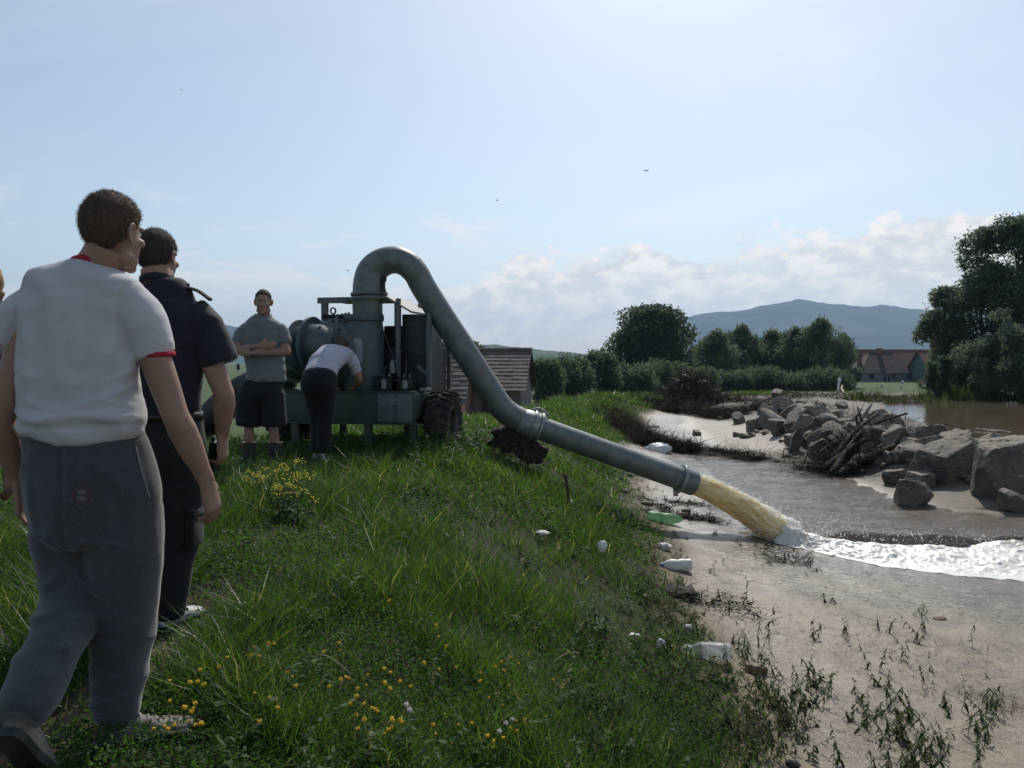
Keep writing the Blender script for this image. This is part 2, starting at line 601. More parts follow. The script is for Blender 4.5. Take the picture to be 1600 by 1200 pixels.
def leafmat(name, a, b, c=None, trans=0.45, rough=0.5, spec=0.35, glow=1.5, tcol=(1.25, 1.45, 0.65)):
    """leaf colour from the tint attribute: a at 0, b at 0.8, c (dry) at 1"""
    m = bpy.data.materials.new(name); m.use_nodes = True
    t = NT(m.node_tree)
    at = t.n('ShaderNodeAttribute', attribute_name='tint')
    col = t.mix(t.ss(at.outputs['Fac'], 0.0, 0.8), a, b)
    if c is not None:
        col = t.mix(t.ss(at.outputs['Fac'], 0.9, 0.96), col, c)
    p = t.n('ShaderNodeBsdfPrincipled')
    p.inputs['Roughness'].default_value = rough
    p.inputs['Specular IOR Level'].default_value = spec
    t.l(col, p.inputs['Base Color'])
    tr = t.n('ShaderNodeBsdfTranslucent')
    t.l(t.mix(1.0, col, (tcol[0] * glow, tcol[1] * glow, tcol[2] * glow), 'MULTIPLY'), tr.inputs[0])
    mx = t.n('ShaderNodeMixShader'); mx.inputs[0].default_value = trans
    t.l(p.outputs[0], mx.inputs[1]); t.l(tr.outputs[0], mx.inputs[2])
    o = t.n('ShaderNodeOutputMaterial'); t.l(mx.outputs[0], o.inputs[0])
    return m


M = {}
M['grass'] = leafmat('grass', (0.024, 0.05, 0.011), (0.058, 0.10, 0.022), (0.26, 0.22, 0.12), trans=0.46, glow=1.75, rough=0.42, spec=0.45)
M['clover'] = leafmat('broad_leaf', (0.022, 0.055, 0.012), (0.05, 0.10, 0.024), (0.16, 0.13, 0.05), trans=0.42, rough=0.6, spec=0.22)
M['wilted'] = leafmat('wilted_leaf', (0.026, 0.036, 0.014), (0.066, 0.084, 0.034), (0.14, 0.11, 0.07), trans=0.3, rough=0.75, spec=0.12)
M['walnut'] = leafmat('walnut_leaf', (0.050, 0.066, 0.050), (0.085, 0.105, 0.072), trans=0.44, glow=1.5, tcol=(1.0, 1.15, 0.85), rough=0.6, spec=0.25)
M['poplar'] = leafmat('poplar_leaf', (0.060, 0.080, 0.062), (0.105, 0.130, 0.088), trans=0.46, glow=1.5, tcol=(1.0, 1.15, 0.85), rough=0.6, spec=0.25)
M['willow'] = leafmat('willow_leaf', (0.075, 0.090, 0.075), (0.12, 0.138, 0.105), trans=0.46, glow=1.5, tcol=(1.05, 1.15, 0.85), rough=0.6, spec=0.28)
M['bush'] = leafmat('bush_leaf', (0.056, 0.076, 0.056), (0.100, 0.125, 0.080), trans=0.46, glow=1.5, tcol=(1.0, 1.15, 0.8), rough=0.6, spec=0.25)
M['dead_brush'] = leafmat('dead_brush', (0.018, 0.014, 0.012), (0.045, 0.034, 0.026), trans=0.1)
M['bark'] = pmat('bark', (0.05, 0.04, 0.03), 0.9, (0.09, 0.075, 0.055), 9, 0.6, 30)
M['white_tee'] = pmat('white_cotton', (0.60, 0.60, 0.62), 0.85, (0.52, 0.52, 0.54), 3, 0.35, 60, spec=0.2, sheen=0.2, trans=0.12, bdist=0.004)
M['red_rib'] = pmat('red_rib_knit', (0.36, 0.025, 0.045), 0.85, None, 1, 0.3, 120, spec=0.2)
M['sweat'] = pmat('grey_marl_jersey', (0.050, 0.053, 0.057), 0.95, (0.070, 0.074, 0.079), 160, 0.25, 90, spec=0.15, sheen=0.35, bdist=0.003)
M['navy'] = pmat('navy_twill', (0.012, 0.014, 0.022), 0.8, (0.017, 0.019, 0.028), 40, 0.25, 120, spec=0.25, sheen=0.15, bdist=0.003)
M['black_cloth'] = pmat('black_cloth', (0.010, 0.011, 0.013), 0.85, (0.016, 0.017, 0.02), 50, 0.2, 100, spec=0.25, sheen=0.1, bdist=0.003)
M['grey_polo'] = pmat('grey_polo_knit', (0.15, 0.17, 0.18), 0.9, (0.19, 0.21, 0.22), 60, 0.3, 120, spec=0.2, sheen=0.2, trans=0.06)
M['pale_tee'] = pmat('pale_lilac_cotton', (0.55, 0.55, 0.62), 0.9, (0.48, 0.48, 0.56), 5, 0.3, 70, spec=0.2, trans=0.1)
M['skin'] = pmat('skin', (0.26, 0.165, 0.118), 0.5, (0.33, 0.19, 0.135), 9, 0.12, 160, spec=0.35, bdist=0.002)
M['hair'] = pmat('brown_hair', (0.065, 0.042, 0.028), 0.8, (0.105, 0.07, 0.047), 60, 0.4, 160, spec=0.4, stretch=(1, 1, 0.4), bdist=0.003)
M['hair_dark'] = pmat('dark_hair', (0.03, 0.022, 0.018), 0.8, (0.05, 0.038, 0.03), 60, 0.4, 160, spec=0.4, bdist=0.003)
M['blonde'] = pmat('blonde_hair', (0.50, 0.36, 0.17), 0.5, (0.30, 0.20, 0.09), 25, 0.5, 90, stretch=(4, 4, 0.6), spec=0.4, bdist=0.006)
M['shoe_tan'] = pmat('dusty_suede', (0.17, 0.15, 0.125), 0.85, (0.26, 0.235, 0.20), 18, 0.3, 90)
M['shoe_white'] = pmat('grubby_white_leather', (0.52, 0.51, 0.49), 0.5, (0.36, 0.34, 0.31), 20, 0.2, 80)
M['rubber'] = pmat('dark_rubber', (0.018, 0.02, 0.02), 0.5, (0.045, 0.042, 0.036), 9, 0.2, 60, rvar=0.12)
M['lace'] = pmat('lace', (0.30, 0.28, 0.25), 0.9)
M['eye'] = pmat('eye', (0.65, 0.62, 0.58), 0.25)
M['iris'] = pmat('iris', (0.02, 0.015, 0.012), 0.2)
M['galv'] = pmat('weathered_galvanised_steel', (0.112, 0.135, 0.135), 0.5, (0.180, 0.205, 0.20), stain=(0.15, 0.125, 0.095), scale=7, bump=0.15, bscale=90, metal=0.3, rvar=0.08, lo=0.3, hi=0.7, bdist=0.004)
M['galv_worn'] = pmat('worn_zinc', (0.30, 0.31, 0.30), 0.5, (0.22, 0.235, 0.235), 11, 0.2, 90, metal=0.5, rvar=0.1, bdist=0.004)
M['green_paint'] = pmat('dark_green_machine_paint', (0.028, 0.05, 0.045), 0.5, (0.05, 0.068, 0.06), stain=(0.07, 0.055, 0.04), scale=5, bump=0.15, bscale=40, rvar=0.1, spec=0.4)
M['blue_paint'] = pmat('blue_green_cast_iron_paint', (0.055, 0.085, 0.092), 0.45, (0.08, 0.108, 0.112), stain=(0.075, 0.06, 0.045), scale=5, bump=0.15, bscale=50, rvar=0.1, spec=0.45)
M['grey_panel'] = pmat('grey_panel_paint', (0.09, 0.105, 0.105), 0.5, (0.13, 0.145, 0.145), stain=(0.09, 0.07, 0.05), scale=6, bump=0.1, bscale=40, rvar=0.1)
M['dark_steel'] = pmat('oily_dark_steel', (0.016, 0.019, 0.021), 0.5, (0.034, 0.036, 0.036), 9, 0.2, 60, metal=0.3)
M['letter'] = pmat('faded_white_stencil', (0.30, 0.32, 0.32), 0.7, (0.16, 0.18, 0.18), 30)
M['paper'] = pmat('weathered_paper_label', (0.33, 0.36, 0.38), 0.8, (0.22, 0.25, 0.27), 30)
M['hose'] = pmat('ribbed_black_hose', (0.018, 0.019, 0.02), 0.55, (0.035, 0.034, 0.032), 6, 0.2, 50)
M['tyre'] = pmat('muddy_tyre', (0.018, 0.018, 0.018), 0.85, (0.075, 0.062, 0.048), 7, 0.3, 60, lo=0.45, hi=0.75)
M['rim'] = pmat('dull_rim', (0.10, 0.105, 0.10), 0.55, (0.06, 0.055, 0.05), 10, 0.1, 60, metal=0.3)
M['rotten'] = pmat('dark_rotten_wood', (0.016, 0.012, 0.010), 0.9, (0.04, 0.03, 0.022), 14, 0.8, 40, bdist=0.02)
M['drift'] = pmat('driftwood', (0.07, 0.058, 0.045), 0.85, (0.14, 0.12, 0.095), 12, 0.6, 40, stretch=(1, 1, 1), bdist=0.01)
M['rust'] = pmat('rusty_iron', (0.085, 0.042, 0.025), 0.85, (0.05, 0.026, 0.018), 30, 0.4, 90)
M['roof_old'] = pmat('old_grey_roof_tile', (0.085, 0.075, 0.068), 0.9, (0.15, 0.135, 0.12), 3, 0.3, 20)
M['roof_brown'] = pmat('brown_roof_tile', (0.045, 0.035, 0.032), 0.9, (0.065, 0.05, 0.045), 2, 0.3, 20)
M['roof_red'] = pmat('red_roof_tile', (0.15, 0.078, 0.058), 0.9, (0.11, 0.06, 0.047), 1.5, 0.3, 20)
M['plaster'] = pmat('weathered_plaster', (0.17, 0.145, 0.13), 0.9, (0.23, 0.19, 0.165), 2, 0.3, 12)
M['plaster_blue'] = pmat('grey_blue_plaster', (0.19, 0.21, 0.23), 0.9, (0.15, 0.165, 0.18), 1.2, 0.2, 12)
M['plaster_green'] = pmat('sea_green_plaster', (0.085, 0.15, 0.13), 0.9, (0.07, 0.125, 0.11), 1.2, 0.2, 12)
M['brick'] = pmat('old_brick', (0.20, 0.10, 0.075), 0.9, (0.14, 0.075, 0.06), 6, 0.3, 20)
M['wood_dark'] = pmat('dark_boards', (0.05, 0.035, 0.028), 0.85, (0.08, 0.06, 0.048), 8, 0.3, 30)
M['glass_dark'] = pmat('dark_window_glass', (0.02, 0.025, 0.03), 0.1)
M['plastic_white'] = pmat('white_plastic', (0.72, 0.73, 0.72), 0.35, (0.55, 0.55, 0.52), 14, 0.1, 60, trans=0.25)
M['plastic_blue'] = pmat('blue_plastic', (0.03, 0.06, 0.28), 0.35)
M['plastic_red'] = pmat('red_plastic', (0.40, 0.03, 0.03), 0.35)
M['plastic_black'] = pmat('black_plastic', (0.010, 0.010, 0.011), 0.4, None, 1, 0.1, 60)
M['petal'] = pmat('yellow_petal', (0.80, 0.50, 0.025), 0.6, (0.82, 0.62, 0.05), 60, trans=0.3)
M['petal_pale'] = pmat('lemon_petal', (0.74, 0.66, 0.06), 0.6, (0.80, 0.74, 0.12), 60, trans=0.3)
M['petal_white'] = pmat('white_petal', (0.72, 0.70, 0.68), 0.6, (0.6, 0.55, 0.56), 60, trans=0.3)
M['cardboard'] = pmat('wet_brown_scrap', (0.20, 0.125, 0.06), 0.7, (0.12, 0.075, 0.04), 20, 0.3, 50)
M['foamboard'] = pmat('white_foam_scrap', (0.68, 0.67, 0.63), 0.8, (0.5, 0.48, 0.44), 12, 0.2, 50)
M['debris'] = leafmat('flood_debris', (0.013, 0.011, 0.008), (0.036, 0.030, 0.023), (0.22, 0.19, 0.15), trans=0.05, rough=0.95, spec=0.04)
M['weed_stem'] = pmat('weed_stem', (0.05, 0.055, 0.03), 0.8)
M['piping'] = pmat('grey_piping', (0.16, 0.165, 0.17), 0.8)
M['feather'] = pmat('dark_feather', (0.02, 0.02, 0.022), 0.7)


def plastic_clear(name, col, a):
    m = bpy.data.materials.new(name); m.use_nodes = True
    t = NT(m.node_tree)
    p = t.n('ShaderNodeBsdfPrincipled'); p.inputs['Base Color'].default_value = (*col, 1); p.inputs['Roughness'].default_value = 0.18
    tr = t.n('ShaderNodeBsdfTransparent'); tr.inputs[0].default_value = (*[min(1, 0.55 + c * 0.5) for c in col], 1)
    tl = t.n('ShaderNodeBsdfTranslucent'); tl.inputs[0].default_value = (*col, 1)
    b = t.n('ShaderNodeBump'); b.inputs['Strength'].default_value = 0.7; b.inputs['Distance'].default_value = 0.01
    tc = t.n('ShaderNodeTexCoord'); t.l(t.noise(tc.outputs['Object'], 34, 4, 0.6, 0.5), b.inputs['Height'])
    t.l(b.outputs[0], p.inputs['Normal'])
    m1 = t.n('ShaderNodeMixShader'); m1.inputs[0].default_value = 0.45
    t.l(p.outputs[0], m1.inputs[1]); t.l(tl.outputs[0], m1.inputs[2])
    m2 = t.n('ShaderNodeMixShader'); m2.inputs[0].default_value = a
    t.l(tr.outputs[0], m2.inputs[1]); t.l(m1.outputs[0], m2.inputs[2])
    o = t.n('ShaderNodeOutputMaterial'); t.l(m2.outputs[0], o.inputs[0])
    return m


M['pet_clear'] = plastic_clear('clear_bottle_plastic', (0.72, 0.75, 0.76), 0.42)
M['pet_green'] = plastic_clear('green_bottle_plastic', (0.27, 0.50, 0.27), 0.72)
M['bag'] = plastic_clear('pale_bag_film', (0.62, 0.68, 0.72), 0.75)


def ground_mat():
    m = bpy.data.materials.new('dyke_soil_and_silt'); m.use_nodes = True
    t = NT(m.node_tree)
    tc = t.n('ShaderNodeTexCoord'); O = tc.outputs['Object']
    A = lambda k: t.n('ShaderNodeAttribute', attribute_name=k).outputs['Fac']
    n1 = t.noise(O, 0.7, 6, 0.6); n2 = t.noise(O, 5.0, 6, 0.65); n3 = t.noise(O, 40.0, 5, 0.6)
    wave = t.noise(t.mapping(O, (1.0, 2.6, 1), (0, 0, 0), (0, 0, 0.5)), 6.0, 6, 0.6, 0.6)
    mud = t.mix(t.ss(n2, 0.35, 0.65), (0.195, 0.158, 0.104), (0.255, 0.208, 0.140))
    mud = t.mix(t.ss(n1, 0.4, 0.7), mud, (0.135, 0.108, 0.072))
    silt = t.mix(t.ss(wave, 0.35, 0.65), (0.245, 0.215, 0.176), (0.185, 0.162, 0.132))
    mud = t.mix(A('silt'), mud, silt)
    speck = t.math('MULTIPLY', t.ss(t.noise(O, 34.0, 4, 0.7, 0.3), 0.60, 0.68), t.ss(n2, 0.40, 0.62))
    mud = t.mix(t.math('MULTIPLY', speck, 0.7), mud, (0.045, 0.038, 0.028))
    streak = t.noise(t.mapping(O, (0.9, 3.2, 1), (0, 0, 0), (0, 0, -0.45)), 2.4, 7, 0.65, 0.9)
    mud = t.mix(t.math('MULTIPLY', t.ss(streak, 0.52, 0.66), 0.55), mud, (0.085, 0.070, 0.050))
    shore = A('shore')
    mud = t.mix(t.math('MULTIPLY', shore, 0.75), mud, (0.075, 0.062, 0.047))
    pool = A('pool')
    mud = t.mix(t.math('MULTIPLY', pool, 0.9), mud, t.mix(t.ss(n2, 0.3, 0.7), (0.33, 0.29, 0.24), (0.28, 0.245, 0.2)))
    soil = t.mix(t.ss(n2, 0.35, 0.65), (0.05, 0.042, 0.028), (0.03, 0.034, 0.016))
    path = t.mix(t.ss(n2, 0.35, 0.65), (0.17, 0.13, 0.092), (0.11, 0.085, 0.06))
    field = t.mix(t.ss(n2, 0.3, 0.7), (0.042, 0.075, 0.022), (0.068, 0.10, 0.03))
    grav = t.mix(t.ss(n3, 0.38, 0.62), (0.17, 0.15, 0.13), (0.36, 0.325, 0.285))
    c = t.mix(A('grassy'), mud, soil)
    c = t.mix(A('field'), c, field)
    gr = t.ss(t.math('ADD', A('path'), t.math('MULTIPLY', t.math('SUBTRACT', n2, 0.5), 0.9)), 0.35, 0.65)
    c = t.mix(gr, c, path)
    c = t.mix(A('gravel'), c, grav)
    p = t.n('ShaderNodeBsdfPrincipled')
    t.l(c, p.inputs['Base Color'])
    wet = A('wet')
    wetn = t.math('MULTIPLY', wet, t.ss(n1, 0.25, 0.6, 0.55, 1.0))
    t.l(t.math('SUBTRACT', t.math('SUBTRACT', t.ss(wetn, 0.0, 1.0, 0.88, 0.42), t.math('MULTIPLY', pool, 0.14)), t.math('ADD', t.math('MULTIPLY', shore, 0.16), t.math('MULTIPLY', t.math('MULTIPLY', wet, t.ss(streak, 0.5, 0.62)), 0.10))), p.inputs['Roughness'])
    t.l(t.math('ADD', t.ss(wet, 0.0, 1.0, 0.15, 0.30), t.math('MULTIPLY', t.math('ADD', pool, shore), 0.2)), p.inputs['Specular IOR Level'])
    b1 = t.n('ShaderNodeBump'); b1.inputs['Strength'].default_value = 0.55; b1.inputs['Distance'].default_value = 0.03
    t.l(t.math('ADD', wave, t.math('MULTIPLY', n2, 0.5)), b1.inputs['Height'])
    b2 = t.n('ShaderNodeBump'); b2.inputs['Strength'].default_value = 0.35; b2.inputs['Distance'].default_value = 0.01
    t.l(n3, b2.inputs['Height']); t.l(b1.outputs[0], b2.inputs['Normal'])
    t.l(b2.outputs[0], p.inputs['Normal'])
    o = t.n('ShaderNodeOutputMaterial'); t.l(p.outputs[0], o.inputs[0])
    return m


M['ground'] = ground_mat()


def water_mat(name, col, rough, bumpsc, bumps, stretch=(1, 1, 1), dist=0.02):
    m = bpy.data.materials.new(name); m.use_nodes = True
    t = NT(m.node_tree)
    tc = t.n('ShaderNodeTexCoord')
    v = t.mapping(tc.outputs['Object'], stretch)
    p = t.n('ShaderNodeBsdfPrincipled')
    n1 = t.noise(v, bumpsc, 5, 0.6, 0.5)
    t.l(t.mix(t.ss(t.noise(v, bumpsc * 0.22, 4), 0.35, 0.65), tuple(c * 0.85 for c in col), tuple(c * 1.12 for c in col)), p.inputs['Base Color'])
    p.inputs['Roughness'].default_value = rough
    p.inputs['IOR'].default_value = 1.33
    b = t.n('ShaderNodeBump'); b.inputs['Strength'].default_value = bumps; b.inputs['Distance'].default_value = dist
    t.l(n1, b.inputs['Height']); t.l(b.outputs[0], p.inputs['Normal'])
    o = t.n('ShaderNodeOutputMaterial'); t.l(p.outputs[0], o.inputs[0])
    return m


M['stream'] = water_mat('muddy_stream_water', (0.145, 0.120, 0.094), 0.07, 8.0, 0.8, (1, 2.0, 1), 0.05)
M['pond'] = water_mat('brown_flood_water', (0.13, 0.10, 0.066), 0.05, 3.0, 0.12, (0.6, 2.5, 1), 0.02)


def foam_mat():
    m = bpy.data.materials.new('churning_foam'); m.use_nodes = True
    t = NT(m.node_tree)
    tc = t.n('ShaderNodeTexCoord')
    at = t.n('ShaderNodeAttribute', attribute_name='froth')
    n = t.noise(tc.outputs['Object'], 14, 6, 0.65, 0.6)
    n2 = t.noise(tc.outputs['Object'], 42, 6, 0.7)
    f = t.ss(t.math('ADD', at.outputs['Fac'], t.math('MULTIPLY', t.math('SUBTRACT', n, 0.5), 0.9)), 0.25, 0.6)
    p = t.n('ShaderNodeBsdfPrincipled')
    t.l(t.mix(f, (0.50, 0.42, 0.31), (0.90, 0.87, 0.80)), p.inputs['Base Color'])
    p.inputs['Roughness'].default_value = 0.35
    b = t.n('ShaderNodeBump'); b.inputs['Strength'].default_value = 0.3; b.inputs['Distance'].default_value = 0.012
    t.l(t.math('ADD', n, t.math('MULTIPLY', n2, 0.6)), b.inputs['Height']); t.l(b.outputs[0], p.inputs['Normal'])
    tr = t.n('ShaderNodeBsdfTranslucent')
    t.l(t.mix(f, (0.45, 0.36, 0.24), (0.92, 0.90, 0.85)), tr.inputs[0])
    mx = t.n('ShaderNodeMixShader'); mx.inputs[0].default_value = 0.12
    p.inputs['Subsurface Weight'].default_value = 1.0; p.inputs['Subsurface Radius'].default_value = (1.0, 0.95, 0.85); p.inputs['Subsurface Scale'].default_value = 0.015
    t.l(p.outputs[0], mx.inputs[1]); t.l(tr.outputs[0], mx.inputs[2])
    o = t.n('ShaderNodeOutputMaterial'); t.l(mx.outputs[0], o.inputs[0])
    return m


M['foam'] = foam_mat()


def jet_mat():
    m = bpy.data.materials.new('yellow_brown_gushing_water'); m.use_nodes = True
    t = NT(m.node_tree)
    tc = t.n('ShaderNodeTexCoord')
    fr = t.n('ShaderNodeAttribute', attribute_name='froth').outputs['Fac']
    al = t.n('ShaderNodeAttribute', attribute_name='along').outputs['Fac']
    ro = t.n('ShaderNodeAttribute', attribute_name='around').outputs['Fac']
    cv = t.n('ShaderNodeCombineXYZ'); t.l(al, cv.inputs[0]); t.l(ro, cv.inputs[1])
    n = t.noise(t.mapping(cv.outputs[0], (3.6, 5, 1)), 2.0, 6, 0.6, 1.2)
    n2 = t.noise(tc.outputs['Object'], 45, 5, 0.65)
    f = t.ss(t.math('ADD', fr, t.math('MULTIPLY', t.math('SUBTRACT', n, 0.5), 0.9)), 0.35, 0.75)
    body = t.mix(t.ss(n, 0.35, 0.65), (0.70, 0.54, 0.24), (0.90, 0.80, 0.50))
    col = t.mix(f, body, (0.88, 0.85, 0.77))
    p = t.n('ShaderNodeBsdfPrincipled'); t.l(col, p.inputs['Base Color']); p.inputs['Roughness'].default_value = 0.16
    b = t.n('ShaderNodeBump'); b.inputs['Strength'].default_value = 0.5; b.inputs['Distance'].default_value = 0.012
    t.l(t.math('ADD', n, t.math('MULTIPLY', n2, 0.5)), b.inputs['Height']); t.l(b.outputs[0], p.inputs['Normal'])
    tr = t.n('ShaderNodeBsdfTranslucent'); t.l(t.mix(1.0, col, (1.2, 1.1, 0.9), 'MULTIPLY'), tr.inputs[0])
    mx = t.n('ShaderNodeMixShader'); mx.inputs[0].default_value = 0.15
    p.inputs['Subsurface Weight'].default_value = 1.0; p.inputs['Subsurface Radius'].default_value = (1.0, 0.9, 0.7); p.inputs['Subsurface Scale'].default_value = 0.14
    t.l(p.outputs[0], mx.inputs[1]); t.l(tr.outputs[0], mx.inputs[2])
    o = t.n('ShaderNodeOutputMaterial'); t.l(mx.outputs[0], o.inputs[0])
    return m


M['jet'] = jet_mat()


def rock_mat(name, a, b):
    """stone with pale silt lying on its upward faces"""
    m = bpy.data.materials.new(name); m.use_nodes = True
    t = NT(m.node_tree)
    tc = t.n('ShaderNodeTexCoord'); ge = t.n('ShaderNodeNewGeometry')
    sp = t.n('ShaderNodeSeparateXYZ'); t.l(ge.outputs['True Normal'], sp.inputs[0])
    n = t.noise(tc.outputs['Object'], 3.0, 7, 0.65); n2 = t.noise(tc.outputs['Object'], 22.0, 6, 0.65)
    c = t.mix(t.ss(n, 0.35, 0.65), a, b)
    c = t.mix(t.ss(n2, 0.55, 0.75), c, tuple(q * 0.6 for q in a))
    silt = t.math('MULTIPLY', t.ss(sp.outputs[2], 0.02, 0.55), t.ss(n, 0.28, 0.48))
    c = t.mix(t.math('MULTIPLY', t.ss(t.noise(tc.outputs['Object'], 1.6, 7, 0.7), 0.42, 0.55), 0.8), c, (0.160, 0.130, 0.098))
    c = t.mix(t.math('MULTIPLY', silt, 0.88), c, (0.27, 0.23, 0.18))
    p = t.n('ShaderNodeBsdfPrincipled'); t.l(c, p.inputs['Base Color']); p.inputs['Roughness'].default_value = 0.8
    b = t.n('ShaderNodeBump'); b.inputs['Strength'].default_value = 0.9; b.inputs['Distance'].default_value = 0.05
    t.l(t.math('ADD', t.noise(tc.outputs['Object'], 7, 7, 0.7), t.math('MULTIPLY', n2, 0.5)), b.inputs['Height']); t.l(b.outputs[0], p.inputs['Normal'])
    o = t.n('ShaderNodeOutputMaterial'); t.l(p.outputs[0], o.inputs[0])
    return m


M['rock_grey'] = rock_mat('grey_quarry_stone', (0.075, 0.075, 0.072), (0.12, 0.116, 0.108))
M['rock_brown'] = rock_mat('brown_quarry_stone', (0.075, 0.058, 0.048), (0.115, 0.09, 0.075))

# ------------------------------------------------------------------ ground sheet
def graded(fine, lo, hi, step, growth, cap):
    a, b = fine
    mid = list(np.arange(a, b + 1e-6, step))
    s, x, up = step, b, []
    while x < hi:
        s = min(s * growth, cap); x = min(x + s, hi); up.append(x)
    s, x, dn = step, a, []
    while x > lo:
        s = min(s * growth, cap); x = max(x - s, lo); dn.append(x)
    return np.array(dn[::-1] + mid + up)


GX = graded((-2.5, 10.0), -9000, 9000, 0.085, 1.045, 600)
GY = graded((1.8, 15.0), -400, 9000, 0.085, 1.028, 400)
gx, gy = np.meshgrid(GX, GY)
gz = H(gx, gy)
db = dbank(gx, gy)
nx, ny = len(GX), len(GY)
nzl = fbm(gx * 0.9, gy * 0.9, o=4, s=31)
left_out = ip(gy, XLP) - gx
a_grassy = 1 - sst(db, -0.45, 0.25)
a_field = np.maximum(sst(gy, 55, 70), sst(left_out, 1.0, 4.0))
# pale trampled path on the crest
PATH = [(-1.7, 0.5), (-1.62, 2.4), (-1.55, 3.2), (-1.58, 4.15)]
a_path = (1 - sst(linedist(gx, gy, PATH), 0.03, 0.26)) * (0.30 + 0.6 * sst(nzl, 0.42, 0.60)) * (gy < 14)
ridge_d = linedist(gx, gy, RIDGE)
a_silt = sst(gx - np.interp(gy, [0, 8, 12, 16, 20, 30, 40, 60], [9, 8, 6.6, 6.6, 5.2, 6.5, 9, 22]), -0.4, 0.6) * (gy < 62)
GRAVEL = [(12.2, 17), (12.4, 22), (12.6, 27), (14.0, 34), (17.0, 42), (20.5, 50), (24.5, 58), (26.5, 66)]
a_gravel = (1 - sst(linedist(gx, gy, GRAVEL), 1.4, 2.8)) * (0.45 + 0.55 * sst(nzl, 0.35, 0.5))
a_field = a_field * (1 - a_gravel)
a_shore = np.where((gy > 3) & (gy < 30) & (gx > 0) & (gx < 30), 1 - sst(polydist(gx, gy, STREAM) + (nzl - 0.5) * 1.6, 0.3, 2.8), 0) * (1 - 0.5 * a_silt)
POOL = [(4.9, 19.8), (7.0, 20.3), (7.9, 22), (8.0, 26), (8.3, 29), (7.4, 33), (6.0, 32.5), (5.2, 27), (4.6, 22.5)]
a_pool = np.where((gy > 15) & (gy < 40) & (gx > 0) & (gx < 15), 1 - sst(polydist(gx, gy, POOL) + (nzl - 0.5) * 0.8, -0.4, 0.5), 0)
a_shore = a_shore * (1 - a_pool)
a_wet = sst(db, -0.1, 0.6) * (1 - sst(gy, 45, 60)) * (1 - 0.75 * a_silt) * (1 - a_gravel)
idx = np.arange(nx * ny).reshape(ny, nx)
gf = np.stack([idx[:-1, :-1], idx[:-1, 1:], idx[1:, 1:], idx[1:, :-1]], -1).reshape(-1, 4)
me = fast_mesh('ground', np.stack([gx, gy, gz], -1).reshape(-1, 3), [gf], True,
               dict(grassy=a_grassy.ravel(), field=a_field.ravel(), path=a_path.ravel(), silt=a_silt.ravel(), gravel=a_gravel.ravel(), wet=a_wet.ravel(), shore=a_shore.ravel(), pool=a_pool.ravel()))
obj('ground', me, M['ground'], kind='structure', label='grassy dyke sloping down to wet grey silt and mud')

# ------------------------------------------------------------------ hills (polar grids: direction x distance)
def hill(name, prof, dist, depth, m, rough, seed, label, na=260, nr=46, front=0.75):
    prof = np.array(prof, float)
    px = np.linspace(prof[0, 0], prof[-1, 0], na)
    py = np.interp(px, prof[:, 0], prof[:, 1])
    k = np.ones(9) / 9
    py = np.convolve(np.pad(py, 4, mode='edge'), k, 'valid')
    s = np.linspace(-1, 1, nr)
    R = dist + s * depth
    a, r = np.meshgrid((px - 800) / FPX, R)
    crest = np.maximum((565 - py) / FPX * dist + 1.25, -2)
    shape = np.where(s < 0, sst(s, -1, 0.0) ** front, 1 - sst(s, 0.0, 1.0))
    z = -6 + (crest[None, :] + 6) * shape[:, None]
    x = a * r
    z = z + (fbm(x / (dist * 0.05), r / (dist * 0.05), o=5, s=seed) - 0.5) * rough * shape[:, None] * np.minimum(1, (crest[None, :] + 6) / 60)
    z = z + (vn(x / (dist * 0.0042), r / (dist * 0.0042), s=seed + 2) - 0.5) * rough * 0.10 * (shape[:, None] > 0.2)
    ii = np.arange(na * nr).reshape(nr, na)
    f = np.stack([ii[:-1, :-1], ii[:-1, 1:], ii[1:, 1:], ii[1:, :-1]], -1).reshape(-1, 4)
    return obj(name, fast_mesh(name, np.stack([x, r, z], -1).reshape(-1, 3), [f], True), m, kind='structure', label=label)


M['forest_hill'] = pmat('forested_hillside', (0.026, 0.042, 0.018), 1.0, (0.06, 0.085, 0.04), 0.0035, spec=0.0, lo=0.45, hi=0.62)
M['meadow_hill'] = pmat('meadow_hillside', (0.05, 0.08, 0.035), 1.0, (0.10, 0.135, 0.065), 0.006, spec=0.0)
hill('hills', [(900, 566), (960, 548), (1010, 520), (1060, 501), (1100, 493), (1150, 487), (1200, 476), (1250, 470), (1290, 477), (1330, 483), (1380, 482), (1430, 487), (1500, 482), (1560, 486), (1650, 505), (1800, 535), (2100, 566)],
     5600, 1900, M['forest_hill'], 60, 41, 'long forested blue mountain beyond the poplars', na=420)
hill('hills', [(-900, 566), (-500, 540), (-250, 520), (-100, 505), (60, 498), (200, 500), (300, 505), (345, 508), (385, 516), (430, 530), (480, 545), (540, 553), (620, 560), (720, 566)],
     4400, 1500, M['forest_hill'], 50, 51, 'blue wooded hill behind the men on the left', na=380)
hill('hills', [(480, 567), (580, 548), (640, 536), (690, 534), (740, 540), (780, 540), (830, 545), (880, 549), (920, 554), (960, 559), (1020, 564), (1100, 568)],
     2500, 700, M['meadow_hill'], 26, 61, 'low green hill with a wooded crest behind the barns', na=300, front=0.6)

# ------------------------------------------------------------------ water
wx = np.concatenate([np.arange(2.6, 10, 0.045), np.arange(10, 24.1, 0.35)])
wy = np.concatenate([np.arange(4.5, 8.0, 0.25), np.arange(8.0, 15, 0.04), np.arange(15, 22.3, 0.09)])
X, Y = np.meshgrid(wx, wy)
flow = (fbm(X * 1.6, Y * 3.4, o=3, s=71) - 0.5) * 0.075 + (fbm(X * 5, Y * 10, o=3, s=73) - 0.5) * 0.030
